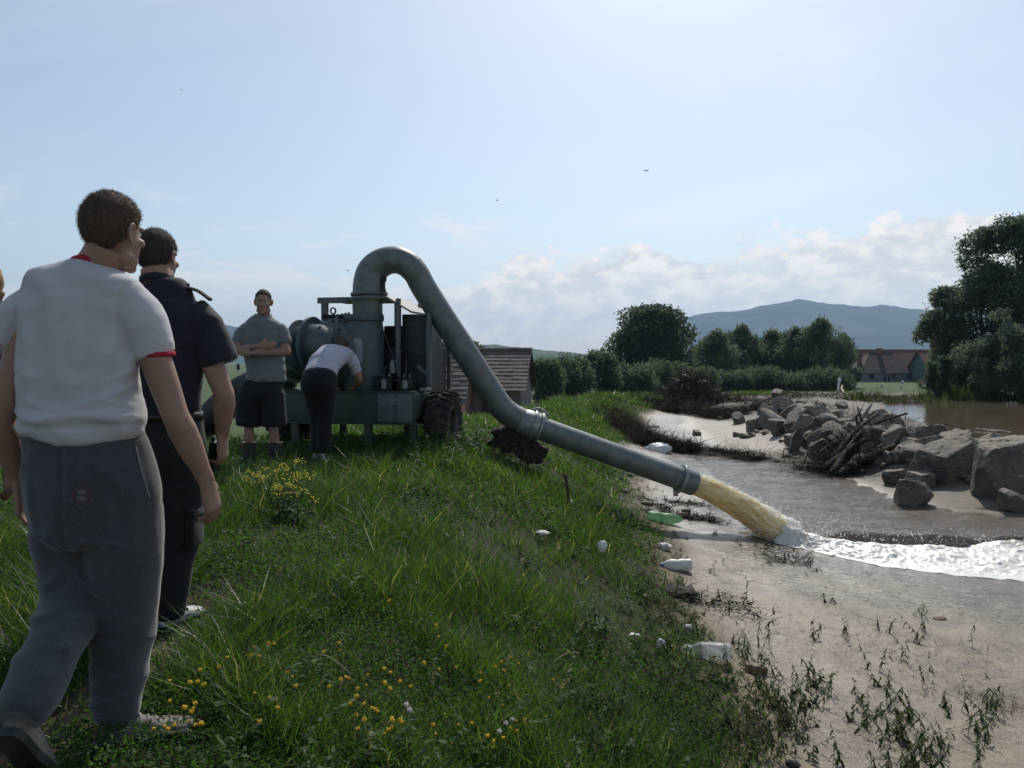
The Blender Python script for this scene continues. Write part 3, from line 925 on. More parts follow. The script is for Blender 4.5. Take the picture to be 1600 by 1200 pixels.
# standing wave just above the foam
WAVE = [(3.1, 10.35), (3.7, 10.15), (4.6, 9.95), (5.6, 9.75), (7, 9.55), (10, 9.2)]
dw = linedist(X, Y, WAVE)
sgn = np.sign(Y - np.interp(X, [q[0] for q in WAVE], [q[1] for q in WAVE]))
bulge = np.where(sgn > 0, np.exp(-(dw / 0.42) ** 2), np.exp(-(dw / 0.11) ** 2)) * (0.16 + 0.10 * vn(X * 2.3, Y * 0.5, s=77)) * sst(X, 3.5, 4.3)
Z = WATER + flow * sst(Y, 7.5, 9) + bulge - 0.03 * (sgn < 0) * sst(dw, 0.05, 0.2) * (Y < 10.3)
ii = np.arange(X.size).reshape(X.shape)
f = np.stack([ii[:-1, :-1], ii[:-1, 1:], ii[1:, 1:], ii[1:, :-1]], -1).reshape(-1, 4)
cx = X.ravel()[f].mean(1); cy = Y.ravel()[f].mean(1)
keep = polydist(cx, cy, STREAM) < 0.9
obj('stream_water', fast_mesh('stream_water', np.stack([X, Y, Z], -1).reshape(-1, 3), [f[keep]], True), M['stream'], kind='structure', label='rippling muddy stream between the silt banks')
px_, py_ = np.meshgrid(np.linspace(11.5, 112, 60), np.linspace(13, 58, 60))
ii = np.arange(px_.size).reshape(px_.shape)
f = np.stack([ii[:-1, :-1], ii[:-1, 1:], ii[1:, 1:], ii[1:, :-1]], -1).reshape(-1, 4)
keep = polydist(px_.ravel()[f].mean(1), py_.ravel()[f].mean(1), POND) < 2.2
obj('pond_water', fast_mesh('pond_water', np.stack([px_, py_, np.full(px_.shape, WATER)], -1).reshape(-1, 3), [f[keep]], True), M['pond'], kind='structure', label='still brown flood water in front of the willows')

# ------------------------------------------------------------------ houses
def tiled_roof(name, c0, c1, c2, c3, m, root, courses, thick=0.05, wob=0.03, cols=1):
    """stepped courses of tiles between eave corners c0-c1 and ridge corners c3-c2"""
    c0, c1, c2, c3 = [np.asarray(c, float) for c in (c0, c1, c2, c3)]
    acc = Acc()
    nrm = np.cross(c1 - c0, c3 - c0); nrm /= np.linalg.norm(nrm)
    rs = random.Random(len(name) + courses)
    for k in range(courses):
        f0, f1 = k / courses, (k + 1.15) / courses
        e0 = c0 + (c3 - c0) * f0; e1 = c1 + (c2 - c1) * f0
        g0 = c0 + (c3 - c0) * f1; g1 = c1 + (c2 - c1) * f1
        for j in range(cols):
            s0, s1 = j / cols, (j + 1) / cols - 0.0008
            up = nrm * (thick + wob * rs.random())
            dn = nrm * 0.012
            a, b = e0 + (e1 - e0) * s0, e0 + (e1 - e0) * s1
            d, c = g0 + (g1 - g0) * s0, g0 + (g1 - g0) * s1
            acc.add([a + up, b + up, c + dn, d + dn, a, b, c, d], [(0, 1, 2, 3), (4, 7, 6, 5), (0, 4, 5, 1), (1, 5, 6, 2), (2, 6, 7, 3), (3, 7, 4, 0)])
    me = acc.mesh(name, False, root.location)
    o = obj(name, me, m, root)
    return o


def house(name, label, cat, base, rot, L, Wd, wall_h, roof_h, mw, mr, over=0.35, courses=14, hip=0.0, chimneys=(), windows=(), doors=(), cols=24, group=None):
    """gabled (or hipped) house: x along the ridge, front at -y"""
    r = thing(name, base, label, cat, group, rot)
    wl = Acc()
    hx, hy = L / 2, Wd / 2
    V = [(-hx, -hy, -0.6), (hx, -hy, -0.6), (hx, hy, -0.6), (-hx, hy, -0.6), (-hx, -hy, wall_h), (hx, -hy, wall_h), (hx, hy, wall_h), (-hx, hy, wall_h),
         (-hx + hip, 0, wall_h + roof_h - 0.08), (hx - hip, 0, wall_h + roof_h - 0.08)]
    wl.add(V, [(0, 1, 5, 4), (1, 2, 6, 5), (2, 3, 7, 6), (3, 0, 4, 7), (4, 7, 8), (5, 9, 6)])
    obj('wall', wl.mesh('wall', False), mw, r)
    sl = roof_h / hy
    ex, ey, ez = hx + over, hy + over, wall_h - sl * over
    class _R: location = Vector((0, 0, 0))
    roof = Acc()
    for sg in (-1, 1):
        a, b = (-ex * -sg, sg * ey, ez), (ex * -sg, sg * ey, ez)
        hh = hip + (over if hip == 0 else 0) * 0
        c, d = ((ex - (hip + over if hip else 0)) * -sg, 0, wall_h + roof_h), (-(ex - (hip + over if hip else 0)) * -sg, 0, wall_h + roof_h)
        a, b, c, d = [np.array(q, float) for q in (b, a, d, c)]
        if np.cross(b - a, d - a)[2] < 0:
            a, b, c, d = b, a, d, c
        rs = random.Random(3)
        nrm = np.cross(b - a, d - a); nrm /= np.linalg.norm(nrm)
        for k in range(courses):
            f0, f1 = k / courses, (k + 1.1) / courses if k < courses - 1 else 1.0
            for j in range(cols):
                s0, s1 = j / cols, (j + 0.985) / cols
                e0, e1 = a + (d - a) * f0, b + (c - b) * f0
                g0, g1 = a + (d - a) * f1, b + (c - b) * f1
                up = nrm * (0.026 + 0.024 * rs.random()); dn = nrm * 0.010
                p0, p1 = e0 + (e1 - e0) * s0, e0 + (e1 - e0) * s1
                p3, p2 = g0 + (g1 - g0) * s0, g0 + (g1 - g0) * s1
                roof.add([p0 + up, p1 + up, p2 + dn, p3 + dn, p0, p1, p2, p3], [(0, 1, 2, 3), (4, 7, 6, 5), (0, 4, 5, 1), (1, 5, 6, 2), (2, 6, 7, 3), (3, 7, 4, 0)])
    if hip:
        for sg in (-1, 1):
            roof.add([(sg * ex, -ey, ez), (sg * ex, ey, ez), (sg * (ex - hip - over), 0, wall_h + roof_h), (sg * ex, -ey, ez - .05), (sg * ex, ey, ez - .05)],
                     [(0, 1, 2), (0, 3, 4, 1)])
    ro = obj('roof', roof.mesh('roof', False), mr, r)
    rc = Acc().tube([(-ex + (hip + over if hip else 0), 0, wall_h + roof_h + 0.03), (ex - (hip + over if hip else 0), 0, wall_h + roof_h + 0.03)], 0.11, 8)
    obj('ridge_cap', rc.mesh('ridge_cap'), mr, ro)
    for cxx, cyy, hh, ww in chimneys:
        ch = Acc().box((cxx - ww, cyy - ww, wall_h), (cxx + ww, cyy + ww, wall_h + roof_h + hh)).box((cxx - ww - .07, cyy - ww - .07, wall_h + roof_h + hh), (cxx + ww + .07, cyy + ww + .07, wall_h + roof_h + hh + .14))
        obj('chimney', ch.mesh('chimney', False), M['brick'], ro)
    for wxx, z0, ww, hh in windows:
        fr = Acc()
        for lo, hi in (((wxx - ww, -hy - .06, z0), (wxx - ww + .08, -hy + .02, z0 + hh)), ((wxx + ww - .08, -hy - .06, z0), (wxx + ww, -hy + .02, z0 + hh)),
                       ((wxx - ww + .08, -hy - .06, z0), (wxx + ww - .08, -hy + .02, z0 + .08)), ((wxx - ww + .08, -hy - .06, z0 + hh - .08), (wxx + ww - .08, -hy + .02, z0 + hh)),
                       ((wxx - .03, -hy - .05, z0 + .08), (wxx + .03, -hy + .02, z0 + hh - .08))):
            fr.box(lo, hi)
        f = obj('window', fr.mesh('window', False), M['wood_dark'], r)
        obj('pane', Acc().box((wxx - ww + .07, -hy - .02, z0 + .07), (wxx + ww - .07, -hy - .008, z0 + hh - .07)).mesh('pane', False), M['glass_dark'], f)
    for wxx, ww, hh in doors:
        obj('door', Acc().box((wxx - ww, -hy - .05, -0.1), (wxx + ww, -hy + .02, hh)).mesh('door', False), M['wood_dark'], r)
    return r


def gz_at(px, Y):
    p = P(px, 600, Y)
    return np.array([p[0], Y, Hs(p[0], Y)])


b = gz_at(790, 36.0)
house('barn', 'long low barn with grey tiled roof and pale plaster wall behind the pipe', 'barn', (b[0] - 2.35, 36.0, P(800, 604, 34.0)[2] - 1.75), math.radians(-7), 6.6, 4.6, 1.75, 1.55, M['plaster'], M['roof_old'],
      0.25, 11, windows=((0.2, 0.75, 0.36, 0.6),), doors=((2.0, 0.28, 1.55),), cols=22)
b = gz_at(690, 31.0)
house('barn', 'nearer barn with coarse pale grey tiled roof beside the trailer wheel', 'barn', (b[0] - 1.35, 31.5, P(700, 622, 29.5)[2] - 1.15), math.radians(-3), 4.6, 4.6, 1.15, 2.0, M['brick'], M['roof_old'],
      0.25, 13, cols=16)
b = gz_at(1382, 157)
house('house', 'low grey blue house with dark brown roof and two chimneys', 'house', (P(1375, 600, 157)[0], 157, P(1375, 598, 152)[2]), 0.0, 10.6, 8.6, 2.2, 3.5, M['plaster_blue'], M['roof_brown'], 0.4, 12, hip=3.0,
      chimneys=((-4.6, -1.2, 0.3, 0.35), (-0.5, -0.6, 0.75, 0.38)), windows=((-3.6, 0.7, .45, 1.0), (0.6, 0.7, .45, 1.0), (3.6, 0.7, .45, 1.0)), cols=24)
house('house', 'long house with red tiled roof behind the brown one', 'house', (P(1408, 600, 172)[0], 172, P(1400, 598, 160)[2]), 0.0, 22.0, 9.0, 2.6, 4.1, M['plaster'], M['roof_red'], 0.4, 12, windows=((7.5, 0.9, .5, 1.1),), cols=36)
house('house', 'sea green house half hidden by the willow', 'house', (P(1475, 600, 150)[0], 150, P(1400, 598, 150)[2]), 0.0, 9.5, 7.0, 3.0, 2.9, M['plaster_green'], M['roof_red'], 0.4, 10, windows=((-2.2, 0.9, .5, 1.1), (2.2, 0.9, .5, 1.1)), cols=20)

# ------------------------------------------------------------------ trees and bushes
def crown_points(n, clumps, rng, shell=0.55):
    c = np.asarray(clumps, float)
    wgt = c[:, 3] ** 2; wgt /= wgt.sum()
    k = rng.choice(len(c), n, p=wgt)
    d = rng.normal(size=(n, 3)); d /= np.linalg.norm(d, axis=1)[:, None]
    r = c[k, 3] * (shell + (1 - shell) * rng.random(n)) * (0.85 + 0.4 * rng.random(n) ** 3)
    q = c[k, :3] + d * r[:, None] * np.array([1, 1, 0.85])
    return q, k


def tree(name, label, base, h, wd, prof, m, nleaf, leaf, cat='tree', group=None, nclump=40, seed=1, trunk=0.25, clear=0.15, aspect=0.5, depth=0.8, shoots=0, upright=0.0):
    """prof(f) gives the half width of the crown, 0..1, at height fraction f"""
    rng = np.random.default_rng(seed)
    base = np.asarray(base, float)
    cl = []
    while len(cl) < nclump:
        f = clear + (1 - clear) * rng.random() ** 0.85
        a = rng.random() * 2 * math.pi
        rr = prof(f) * wd / 2
        if rr < 0.05 * wd * rng.random():
            continue
        q = (0.35 + 0.65 * rng.random() ** 0.5)
        cr = wd * (0.10 + 0.09 * rng.random()) * (0.55 + 0.6 * prof(f))
        x, y = math.cos(a) * max(rr * q - cr * 0.4, 0), math.sin(a) * max(rr * q - cr * 0.4, 0) * depth
        cl.append((x, y, min(f * h, h - cr * 0.85), cr))
    for j in range(shoots):
        a = rng.random() * 2 * math.pi; f = 0.70 + 0.24 * rng.random(); rr = prof(f) * wd / 2 * (0.4 + 0.6 * rng.random())
        for q in range(3):
            cl.append((math.cos(a) * rr, math.sin(a) * rr * depth, f * h * (1 + 0.045 * q), wd * (0.065 - 0.015 * q)))
    cl = np.array(cl)
    Q, k = crown_points(nleaf, cl, rng)
    tint_c = rng.random(len(cl))
    tint = np.clip(tint_c[k] * 0.55 + rng.random(nleaf) * 0.45, 0, 0.85)
    if upright:
        Q[:, 2] += (rng.random(nleaf) ** 3) * upright
    Q[:, 2] = np.maximum(Q[:, 2], 0.03 * h)
    V, F, T = leaf_cards(Q, leaf * (0.6 + 0.8 * rng.random(nleaf)), aspect, tint, rng=rng)
    root = thing(name, base, label, cat, group)
    obj('crown', fast_mesh('crown', V, [F], False, dict(tint=T)), m, root)
    tr = Acc()
    top = np.array([rng.normal() * 0.04 * wd, 0, h * 0.8])
    pts = curve([(0, 0, -0.4), (0.02 * wd, 0, h * 0.2), (-0.02 * wd, 0.02 * wd, h * 0.5), top], 9)
    tr.tube(pts, np.linspace(trunk, trunk * 0.15, 9), 9)
    for j in range(min(16, nclump)):
        c = cl[(j * 7) % len(cl)]
        s = pts[min(7, 1 + int(c[2] / h * 6))]
        mid = s * 0.5 + c[:3] * 0.5 + np.array([0, 0, 0.05 * h])
        tr.tube(curve([s, mid, c[:3]], 6), np.linspace(trunk * 0.35, trunk * 0.06, 6), 6)
    obj('trunk', tr.mesh('trunk'), M['bark'], root)
    return root


ROUND = lambda f: math.sqrt(max(0, 1 - ((f - 0.52) / 0.5) ** 2)) if f > 0.02 else 0.1
DOME = lambda f: (min(1, 0.78 + f * 0.5) if f < 0.42 else math.sqrt(max(0, 1 - ((f - 0.42) / 0.585) ** 2)))
POPL = lambda f: 1.0 if f < 0.45 else max(0.10, 1.0 - 0.85 * ((f - 0.45) / 0.5) ** 1.3)
MOUND = lambda f: math.sqrt(max(0, 1 - f * f))


def at_far(px, Y):
    x = (px - 800) / FPX * Y
    return np.array([x, Y, Hs(x, Y)])


def htop(px, py, Y):
    return P(px, py, Y)[2] - Hs((px - 800) / FPX * Y, Y)


# the rounded tree and the belt of poplars
b = at_far(1020, 98); tree('walnut_tree', 'tall rounded dark tree with domed crown left of the mountain', b, htop(1020, 475, 98), 11.6, DOME, M['walnut'], 26000, 0.40, seed=3, nclump=130, trunk=0.4, clear=0.06, aspect=0.6)
belt = [(1104, 112, 534, 9.0, 'poplar partly hidden behind the rounded tree'), (1140, 114, 522, 9.0, 'rear poplar between the first two'), (1224, 116, 522, 9.0, 'rear poplar left of the narrow one'), (1264, 114, 514, 9.0, 'rear poplar left of the tallest one'), (1118, 104, 520, 8.5, 'bright green poplar next to the rounded tree'), (1160, 108, 512, 8.0, 'poplar with feathery top left of the tallest poplar gap'), (1205, 110, 518, 8.0, 'middle poplar of the belt under the mountain peak'),
        (1243, 106, 514, 7.0, 'narrow poplar just left of the spreading end poplar'), (1283, 104, 501, 8.6, 'tallest spreading poplar at the end of the belt near the brown roof'), (1318, 107, 526, 5.0, 'slim poplar touching the brown roofed house')]
for i, (px, Y, py, wd, lab) in enumerate(belt):
    b = at_far(px, Y)
    tree('poplar_tree', lab, b, htop(px, py, Y), wd, POPL, M['poplar'], 11000, 0.36, group='poplars in the belt by the stream', seed=20 + i, nclump=60, trunk=0.18, clear=0.01, aspect=0.42, upright=0.7, shoots=9)
shr = [(850, 60, 563, 3.0, 'grey green bush just right of the barn wall'), (893, 66, 557, 3.4, 'loose bush between barn and rounded tree'), (935, 70, 548, 3.6, 'upright feathery bush left of the rounded tree'),
       (985, 76, 565, 4.2, 'bush in front of the rounded tree on its left'), (1040, 80, 562, 4.6, 'bush in front of the rounded tree on its right'), (1085, 84, 572, 4.2, 'bush between rounded tree and poplars'),
       (1140, 92, 577, 4.6, 'low bush at the foot of the first poplar'), (1190, 94, 571, 5.0, 'low bush at the foot of the middle poplars'), (1240, 95, 579, 5.0, 'low bush at the foot of the narrow poplar'), (1290, 95, 573, 5.2, 'low bush at the foot of the tallest poplar')]
for i, (px, Y, py, wd, lab) in enumerate(shr):
    b = at_far(px, Y)
    tree('bush', lab, b, htop(px, py + 10, Y), wd * 1.3, DOME, M['bush'] if i not in (2, 3) else M['poplar'], 7000, 0.24 + 0.001 * Y, 'bush', 'bushes along the foot of the trees', 40, 50 + i, 0.08, 0.02, 0.42, upright=0.9, shoots=12)
b = at_far(730, 62); tree('tree', 'small round tree behind the barn roofs', b, htop(730, 532, 62), 4.2, ROUND, M['walnut'], 5000, 0.32, seed=71, nclump=26, trunk=0.14, clear=0.2)
b = at_far(690, 70); tree('tree', 'green tree peeping between machine and pipe', b, htop(690, 541, 70), 3.6, ROUND, M['bush'], 4000, 0.34, seed=72, nclump=22, trunk=0.14, clear=0.2)

# the big willows at the pond
WB = [(1598, 54, 334, 8.6, 62, 30000, 'tallest willow rising out of the right edge'), (1535, 55, 352, 6.0, 63, 20000, 'tall willow with lobed crown in front of the cloud'), (1478, 56, 446, 4.3, 64, 12000, 'lower willow spreading over the red roof'),
      (1650, 52, 350, 8.0, 67, 16000, 'willow mostly outside the picture at right')]
for px, Y, py, wd, sd, nl, lab in WB:
    b = at_far(px, Y); b[2] = max(b[2], WATER - 0.1)
    tree('willow_tree', lab, b, htop(px, py, Y), wd, lambda f: DOME(f) * (0.85 + 0.15 * math.sin(f * 14)), M['willow'], nl, 0.23, group='willows by the flood water', seed=sd, nclump=74, trunk=0.24, clear=0.04, aspect=0.42)
for px, Y, py, wd, sd, lab in ((1560, 48.5, 490, 4.6, 81, 'sunlit pale green bush in front of the willows'), (1470, 50, 560, 1.9, 82, 'small dark sapling at the water edge'), (1618, 47, 520, 4.2, 83, 'bush at the right edge by the water'), (1512, 52, 560, 2.4, 84, 'dark bush under the willows')):
    b = at_far(px, Y); b[2] = max(b[2], WATER - 0.05)
    tree('bush', lab, b, htop(px, py, Y), wd, DOME, M['willow'] if sd != 82 else M['walnut'], 9000 if wd > 3 else 3500, 0.19, 'bush', 'bushes at the pond', 30, sd, 0.07, 0.03, 0.5, upright=0.25)
# reeds and scrub along the far waterline
rng = np.random.default_rng(8)
n = 9000
t_ = rng.random(n)
xx = np.interp(t_, [0, 0.25, 0.5, 1], [20.0, 27, 33, 46]) + rng.normal(size=n) * 0.5
yy = np.interp(t_, [0, 0.25, 0.5, 1], [46.5, 49.5, 50.2, 51.5]) + rng.normal(size=n) * 0.9
B = np.stack([xx, yy, np.maximum(H(xx, yy), WATER - 0.02)], 1)
dr = rng.normal(size=(n, 3)) * 0.35; dr[:, 2] = 1
sd_ = rng.normal(size=(n, 3)); sd_[:, 2] = 0; sd_ /= np.linalg.norm(sd_, axis=1)[:, None]
clus = sst(fbm(xx * 0.5, yy * 0.5, o=2, s=4), 0.42, 0.6)
V, F, T = strips(B, dr, sd_, (0.12 + 0.6 * rng.random(n)) * (0.2 + clus), np.full(n, 0.07), rng.normal(size=(n, 3)) * 0.12, rng.random(n) * 0.9 + 0.05)
obj('reeds', fast_mesh('reeds', V, F, False, dict(tint=T)), M['wilted'], kind='stuff', label='muddy scrub and reeds along the far waterline')

# dark brush heap on the dyke
def heap(name, label, px, py, hgt, wd, m, n, seed, cat='heap'):
    g = G(px, py)
    rng = np.random.default_rng(seed)
    root = thing(name, g, label, cat)
    q = rng.normal(size=(n, 3)) * np.array([wd / 3.2, wd / 4.0, 0]); hh = hgt * np.exp(-(q[:, 0] / (wd / 2.6)) ** 2 - (q[:, 1] / (wd / 2.6)) ** 2)
    q[:, 2] = hh * rng.random(n) ** 0.6
    d = rng.normal(size=(n, 3)); d[:, 2] = np.abs(d[:, 2]) * 0.8; d /= np.linalg.norm(d, axis=1)[:, None]
    s = np.cross(d, rng.normal(size=(n, 3))); s /= np.linalg.norm(s, axis=1)[:, None]
    V, F, T = strips(q, d, s, hgt * (0.15 + 0.3 * rng.random(n)), np.full(n, 0.03 * wd / 3), rng.normal(size=(n, 3)) * 0.1 * hgt, rng.random(n) * 0.9)
    o = obj('brushwood', fast_mesh('brushwood', V, F, False, dict(tint=T)), m, root, kind='stuff')
    core = Acc().ball((0, 0, 0), (wd * 0.42, wd * 0.34, hgt * 0.72), 20, 12)
    me = core.mesh('earth_core')
    V, N = verts(me)
    setverts(me, V + N * ((fbm(V[:, 0] * 2, V[:, 1] * 2, V[:, 2] * 2, s=seed) - 0.5) * 0.5 * hgt)[:, None])
    obj('earth_core', me, M['rotten'], root)
    return root


heap('brush_heap', 'dark brown brush heap on the far grass of the dyke', 1078, 627, 1.5, 3.4, M['dead_brush'], 5200, 4)

# ------------------------------------------------------------------ boulders
def _ico(sub):
    bm = bmesh.new(); bmesh.ops.create_icosphere(bm, subdivisions=sub, radius=1.0)
    V = np.array([v.co[:] for v in bm.verts]); F = np.array([[v.index for v in f.verts] for f in bm.faces]); bm.free()
    return V, F


ICO = {k: _ico(k) for k in (1, 2, 4, 5)}


def rock_mesh(seed, size, sub=4, nplane=11, rough=0.034):
    rng = np.random.default_rng(seed)
    V, F = ICO[sub]
    box = np.array([[1, 0, 0], [-1, 0, 0], [0, 1, 0], [0, -1, 0], [0, 0, 1.0], [0, 0, -1]]) + rng.normal(size=(6, 3)) * 0.20
    cut = rng.normal(size=(max(3, nplane - 5), 3)); cut /= np.linalg.norm(cut, axis=1)[:, None]
    pn = np.concatenate([box / np.linalg.norm(box, axis=1)[:, None], cut])
    pd = np.concatenate([0.55 + 0.14 * rng.random(6), 0.66 + 0.22 * rng.random(len(cut))])
    dots = V @ pn.T
    r = np.min(np.where(dots > 0.05, pd / np.maximum(dots, 0.05), 9), axis=1)
    r = np.minimum(r, 1.05)
    Q = V * r[:, None]
    nn = fbm(Q[:, 0] * 2.2 + seed, Q[:, 1] * 2.2, Q[:, 2] * 2.2, o=4, s=seed) - 0.5
    n2 = fbm(Q[:, 0] * 7 + seed, Q[:, 1] * 7, Q[:, 2] * 7, o=3, s=seed + 1) - 0.5
    n3 = fbm(Q[:, 0] * 15 + seed, Q[:, 1] * 15, Q[:, 2] * 15, o=2, s=seed + 2) - 0.5
    crack = np.exp(-((vn(Q[:, 0] * 3.1 + seed, Q[:, 1] * 3.1, Q[:, 2] * 5.5, s=seed + 4) - 0.5) / 0.03) ** 2)
    Q = Q + V * (nn * rough * 3.2 + n2 * rough * 1.6 + n3 * rough * 0.7 - crack * rough * 0.9)[:, None]
    Q = Q - (Q.max(0) + Q.min(0)) / 2
    Q = Q / (Q.max(0) - Q.min(0)) * np.asarray(size)
    me = fast_mesh('boulder', Q, [F], True)
    return sharp(me, 20)


def boulder(px, py, wpx, hpx, label, seed, dpt=0.9, m=None, rotz=None, tilt=0.0, group=None, sub=5, nplane=11, me=None):
    """a stone whose foot is seen at px, py and that is wpx wide and hpx high in the photograph"""
    g = G(px, py); s = g[1] / FPX
    w_, h_ = wpx * s, hpx * s
    rng = np.random.default_rng(seed)
    if me is None:
        me = rock_mesh(seed, (w_, w_ * dpt, h_ * 1.30), sub, nplane)
        sc = None
    o = obj('boulder', me, m or (M['rock_grey'] if rng.random() < 0.7 else M['rock_brown']), label=label, cat='boulder', group=group)
    o.location = (g[0], g[1] + w_ * dpt * 0.35, g[2] + h_ * 0.33)
    o.rotation_euler = (0.02 + 0.14 * rng.random(), tilt, rng.random() * 0.6 - 0.3 if rotz is None else rotz)
    return o


BIG = [
    (1580, 775, 96, 92, 'large flat topped grey boulder at the right edge', 201, 0.8, 'rock_grey', -0.15, 0.0),
    (1487, 752, 96, 62, 'long grey slab leaning against the silt, flat topped boulder behind', 202, 0.7, 'rock_grey', 0.5, -0.45),
    (1404, 707, 40, 44, 'rounded upright dark brown boulder beside the driftwood', 203, 0.9, 'rock_brown', 0.2, 0.0),
    (1372, 709, 40, 46, 'dark brown boulder between driftwood and the rounded upright one', 204, 0.8, 'rock_brown', -0.1, 0.1),
    (1466, 708, 48, 30, 'brown boulder with lit top behind the long slab', 205, 0.8, 'rock_brown', 0.1, 0.1),
    (1508, 703, 44, 26, 'reddish boulder leaning right near the gravel strip', 206, 0.9, 'rock_brown', 0.3, -0.5),
    (1532, 716, 46, 30, 'grey boulder above and left of the flat topped one', 207, 0.9, 'rock_grey', 0.1, 0.3),
    (1436, 790, 56, 42, 'hollowed silt coated boulder standing in the stream edge', 208, 0.8, 'rock_grey', -0.4, 0.2),
    (1402, 757, 34, 26, 'small pointed boulder in the silt below the driftwood', 209, 0.8, 'rock_grey', 0.3, -0.3),
    (1447, 764, 42, 26, 'low boulder almost buried in silt left of the long slab', 210, 0.9, 'rock_grey', 0.1, 0.1),
    (1440, 716, 56, 18, 'low silt covered boulder under the brown one', 211, 0.9, 'rock_grey', 0.0, 0.05),
    (1400, 722, 34, 16, 'low tan boulder at the foot of the rounded upright one', 212, 0.9, 'rock_grey', 0.2, 0.0),
    (1592, 802, 48, 34, 'cracked tan boulder at the right edge by the water', 213, 0.9, 'rock_grey', 0.1, 0.2),
    (1570, 690, 60, 18, 'flat grey boulder on the gravel at the right edge', 214, 0.9, 'rock_grey', 0.1, 0.1),
    (1219, 680, 32, 26, 'dark square boulder facing the pale silt pool', 215, 0.9, 'rock_grey', 0.1, 0.0),
    (1156, 662, 22, 18, 'square grey boulder at the upstream end of the silt pool', 216, 0.9, 'rock_grey', 0.0, 0.0),
    (1281, 713, 34, 28, 'dark boulder with lit left edge near the stream', 217, 0.8, 'rock_grey', 0.2, -0.1),
    (1304, 687, 36, 24, 'big slanted boulder with pale lit face in the heap', 218, 0.9, 'rock_grey', 0.6, -0.35),
    (1244, 640, 34, 17, 'flat dark boulder on the crest of the heap', 219, 1.0, 'rock_grey', 0.2, 0.1),
    (1265, 668, 38, 22, 'broad boulder in the middle of the heap', 220, 0.9, 'rock_grey', 0.2, 0.1),
    (1244, 706, 18, 40, 'narrow dark boulder standing beside the dark square one', 221, 0.9, 'rock_grey', 0.0, 0.15),
]
for px, py, wp, hp, lab, sd, dp, mk, rz, tl in BIG:
    boulder(px, py, wp, hp, lab, sd, dp, M[mk], rz, tl, 'boulders of the stone bank', nplane=9)
rng = np.random.default_rng(77)
small_mesh = [rock_mesh(300 + k, (1.0, 0.9, 0.95), 4, 10) for k in range(8)]
spots = []
for k in range(190):
    t_ = rng.random() ** 1.1
    u = np.interp(t_, [0, 0.25, 0.5, 0.75, 1], [1570, 1455, 1335, 1262, 1228]) + rng.normal() * 30
    v = np.interp(t_, [0, 0.25, 0.5, 0.75, 1], [728, 716, 690, 664, 634]) + rng.normal() * 13
    if 615 < v < 745 and u < 1610 and not (1285 < u < 1395 and v > 700) and not (u > 1390 and v > 728) and (u < 1400 or rng.random() < 0.5):
        spots.append((u, v))
def zone(u, v):
    mid = np.interp(u, [1228, 1262, 1335, 1455, 1570], [634, 664, 690, 716, 728])
    a = 'at the far upstream end of the stone bank' if u < 1240 else 'in the middle of the stone bank' if u < 1310 else 'above the driftwood logs' if u < 1390 else 'right of the driftwood logs' if u < 1480 else 'near the large boulders at the right edge'
    return a + (', on its gravel side' if v < mid - 6 else ', on its stream side' if v > mid + 6 else ', on its crest')


for k, (u, v) in enumerate(spots):
    g = G(u, v); s = (0.28 + 0.46 * rng.random() ** 1.5) * (1.0 + 0.004 * g[1]) * (0.7 if g[1] < 20 else 1)
    o = obj('boulder', small_mesh[k % 8] if k < 8 else small_mesh[k % 8], None, label=('angular grey stone ' if k % 8 % 3 else 'angular brownish stone ') + zone(u, v), cat='boulder', group='smaller stones of the stone bank')
    if not o.data.materials:
        o.data.materials.append(M['rock_grey'] if k % 8 % 3 else M['rock_brown'])
    o.location = (g[0], g[1], g[2] + s * 0.22); o.rotation_euler = (rng.normal() * 0.4, rng.normal() * 0.4, rng.random() * 6.3); o.scale = (s * 1.15, s, s * 0.85)
rub = [rock_mesh(340 + k, (1.0, 0.9, 0.8), 2, 8) for k in range(6)]
for m_, k in zip(rub, range(6)):
    m_.materials.append(M['rock_brown'] if k % 2 else M['rock_grey'])
for k in range(125):
    t_ = rng.random()
    u = np.interp(t_, [0, 0.25, 0.5, 0.75, 1], [1570, 1455, 1335, 1262, 1200]) + rng.normal() * 34
    v = np.interp(t_, [0, 0.25, 0.5, 0.75, 1], [740, 726, 704, 676, 650]) + rng.normal() * 14
    if not (620 < v < 790 and u < 1605):
        continue
    g = G(u, v); s = (0.10 + 0.16 * rng.random()) * (0.75 + 0.02 * g[1])
    o = obj('rubble_stone', rub[k % 6], None, label='muddy rubble stone ' + zone(u, v), cat='stone', group='rubble between the boulders')
    o.location = (g[0], g[1], g[2] + s * 0.18); o.rotation_euler = (rng.normal() * 0.5, rng.normal() * 0.5, rng.random() * 6.3); o.scale = (s * 1.2, s, s * 0.8)
# partly sunken slab in the stream
boulder(1208, 752, 78, 12, 'flat brown slab awash in the stream', 251, 0.5, M['rock_brown'], 0.02, 0.0, 'boulders of the stone bank', nplane=7)
boulder(1090, 681, 14, 9, 'lone low stone in the pale silt pool', 252, 0.9, M['rock_grey'], 0.02, 0.0, 'boulders of the stone bank', nplane=9)

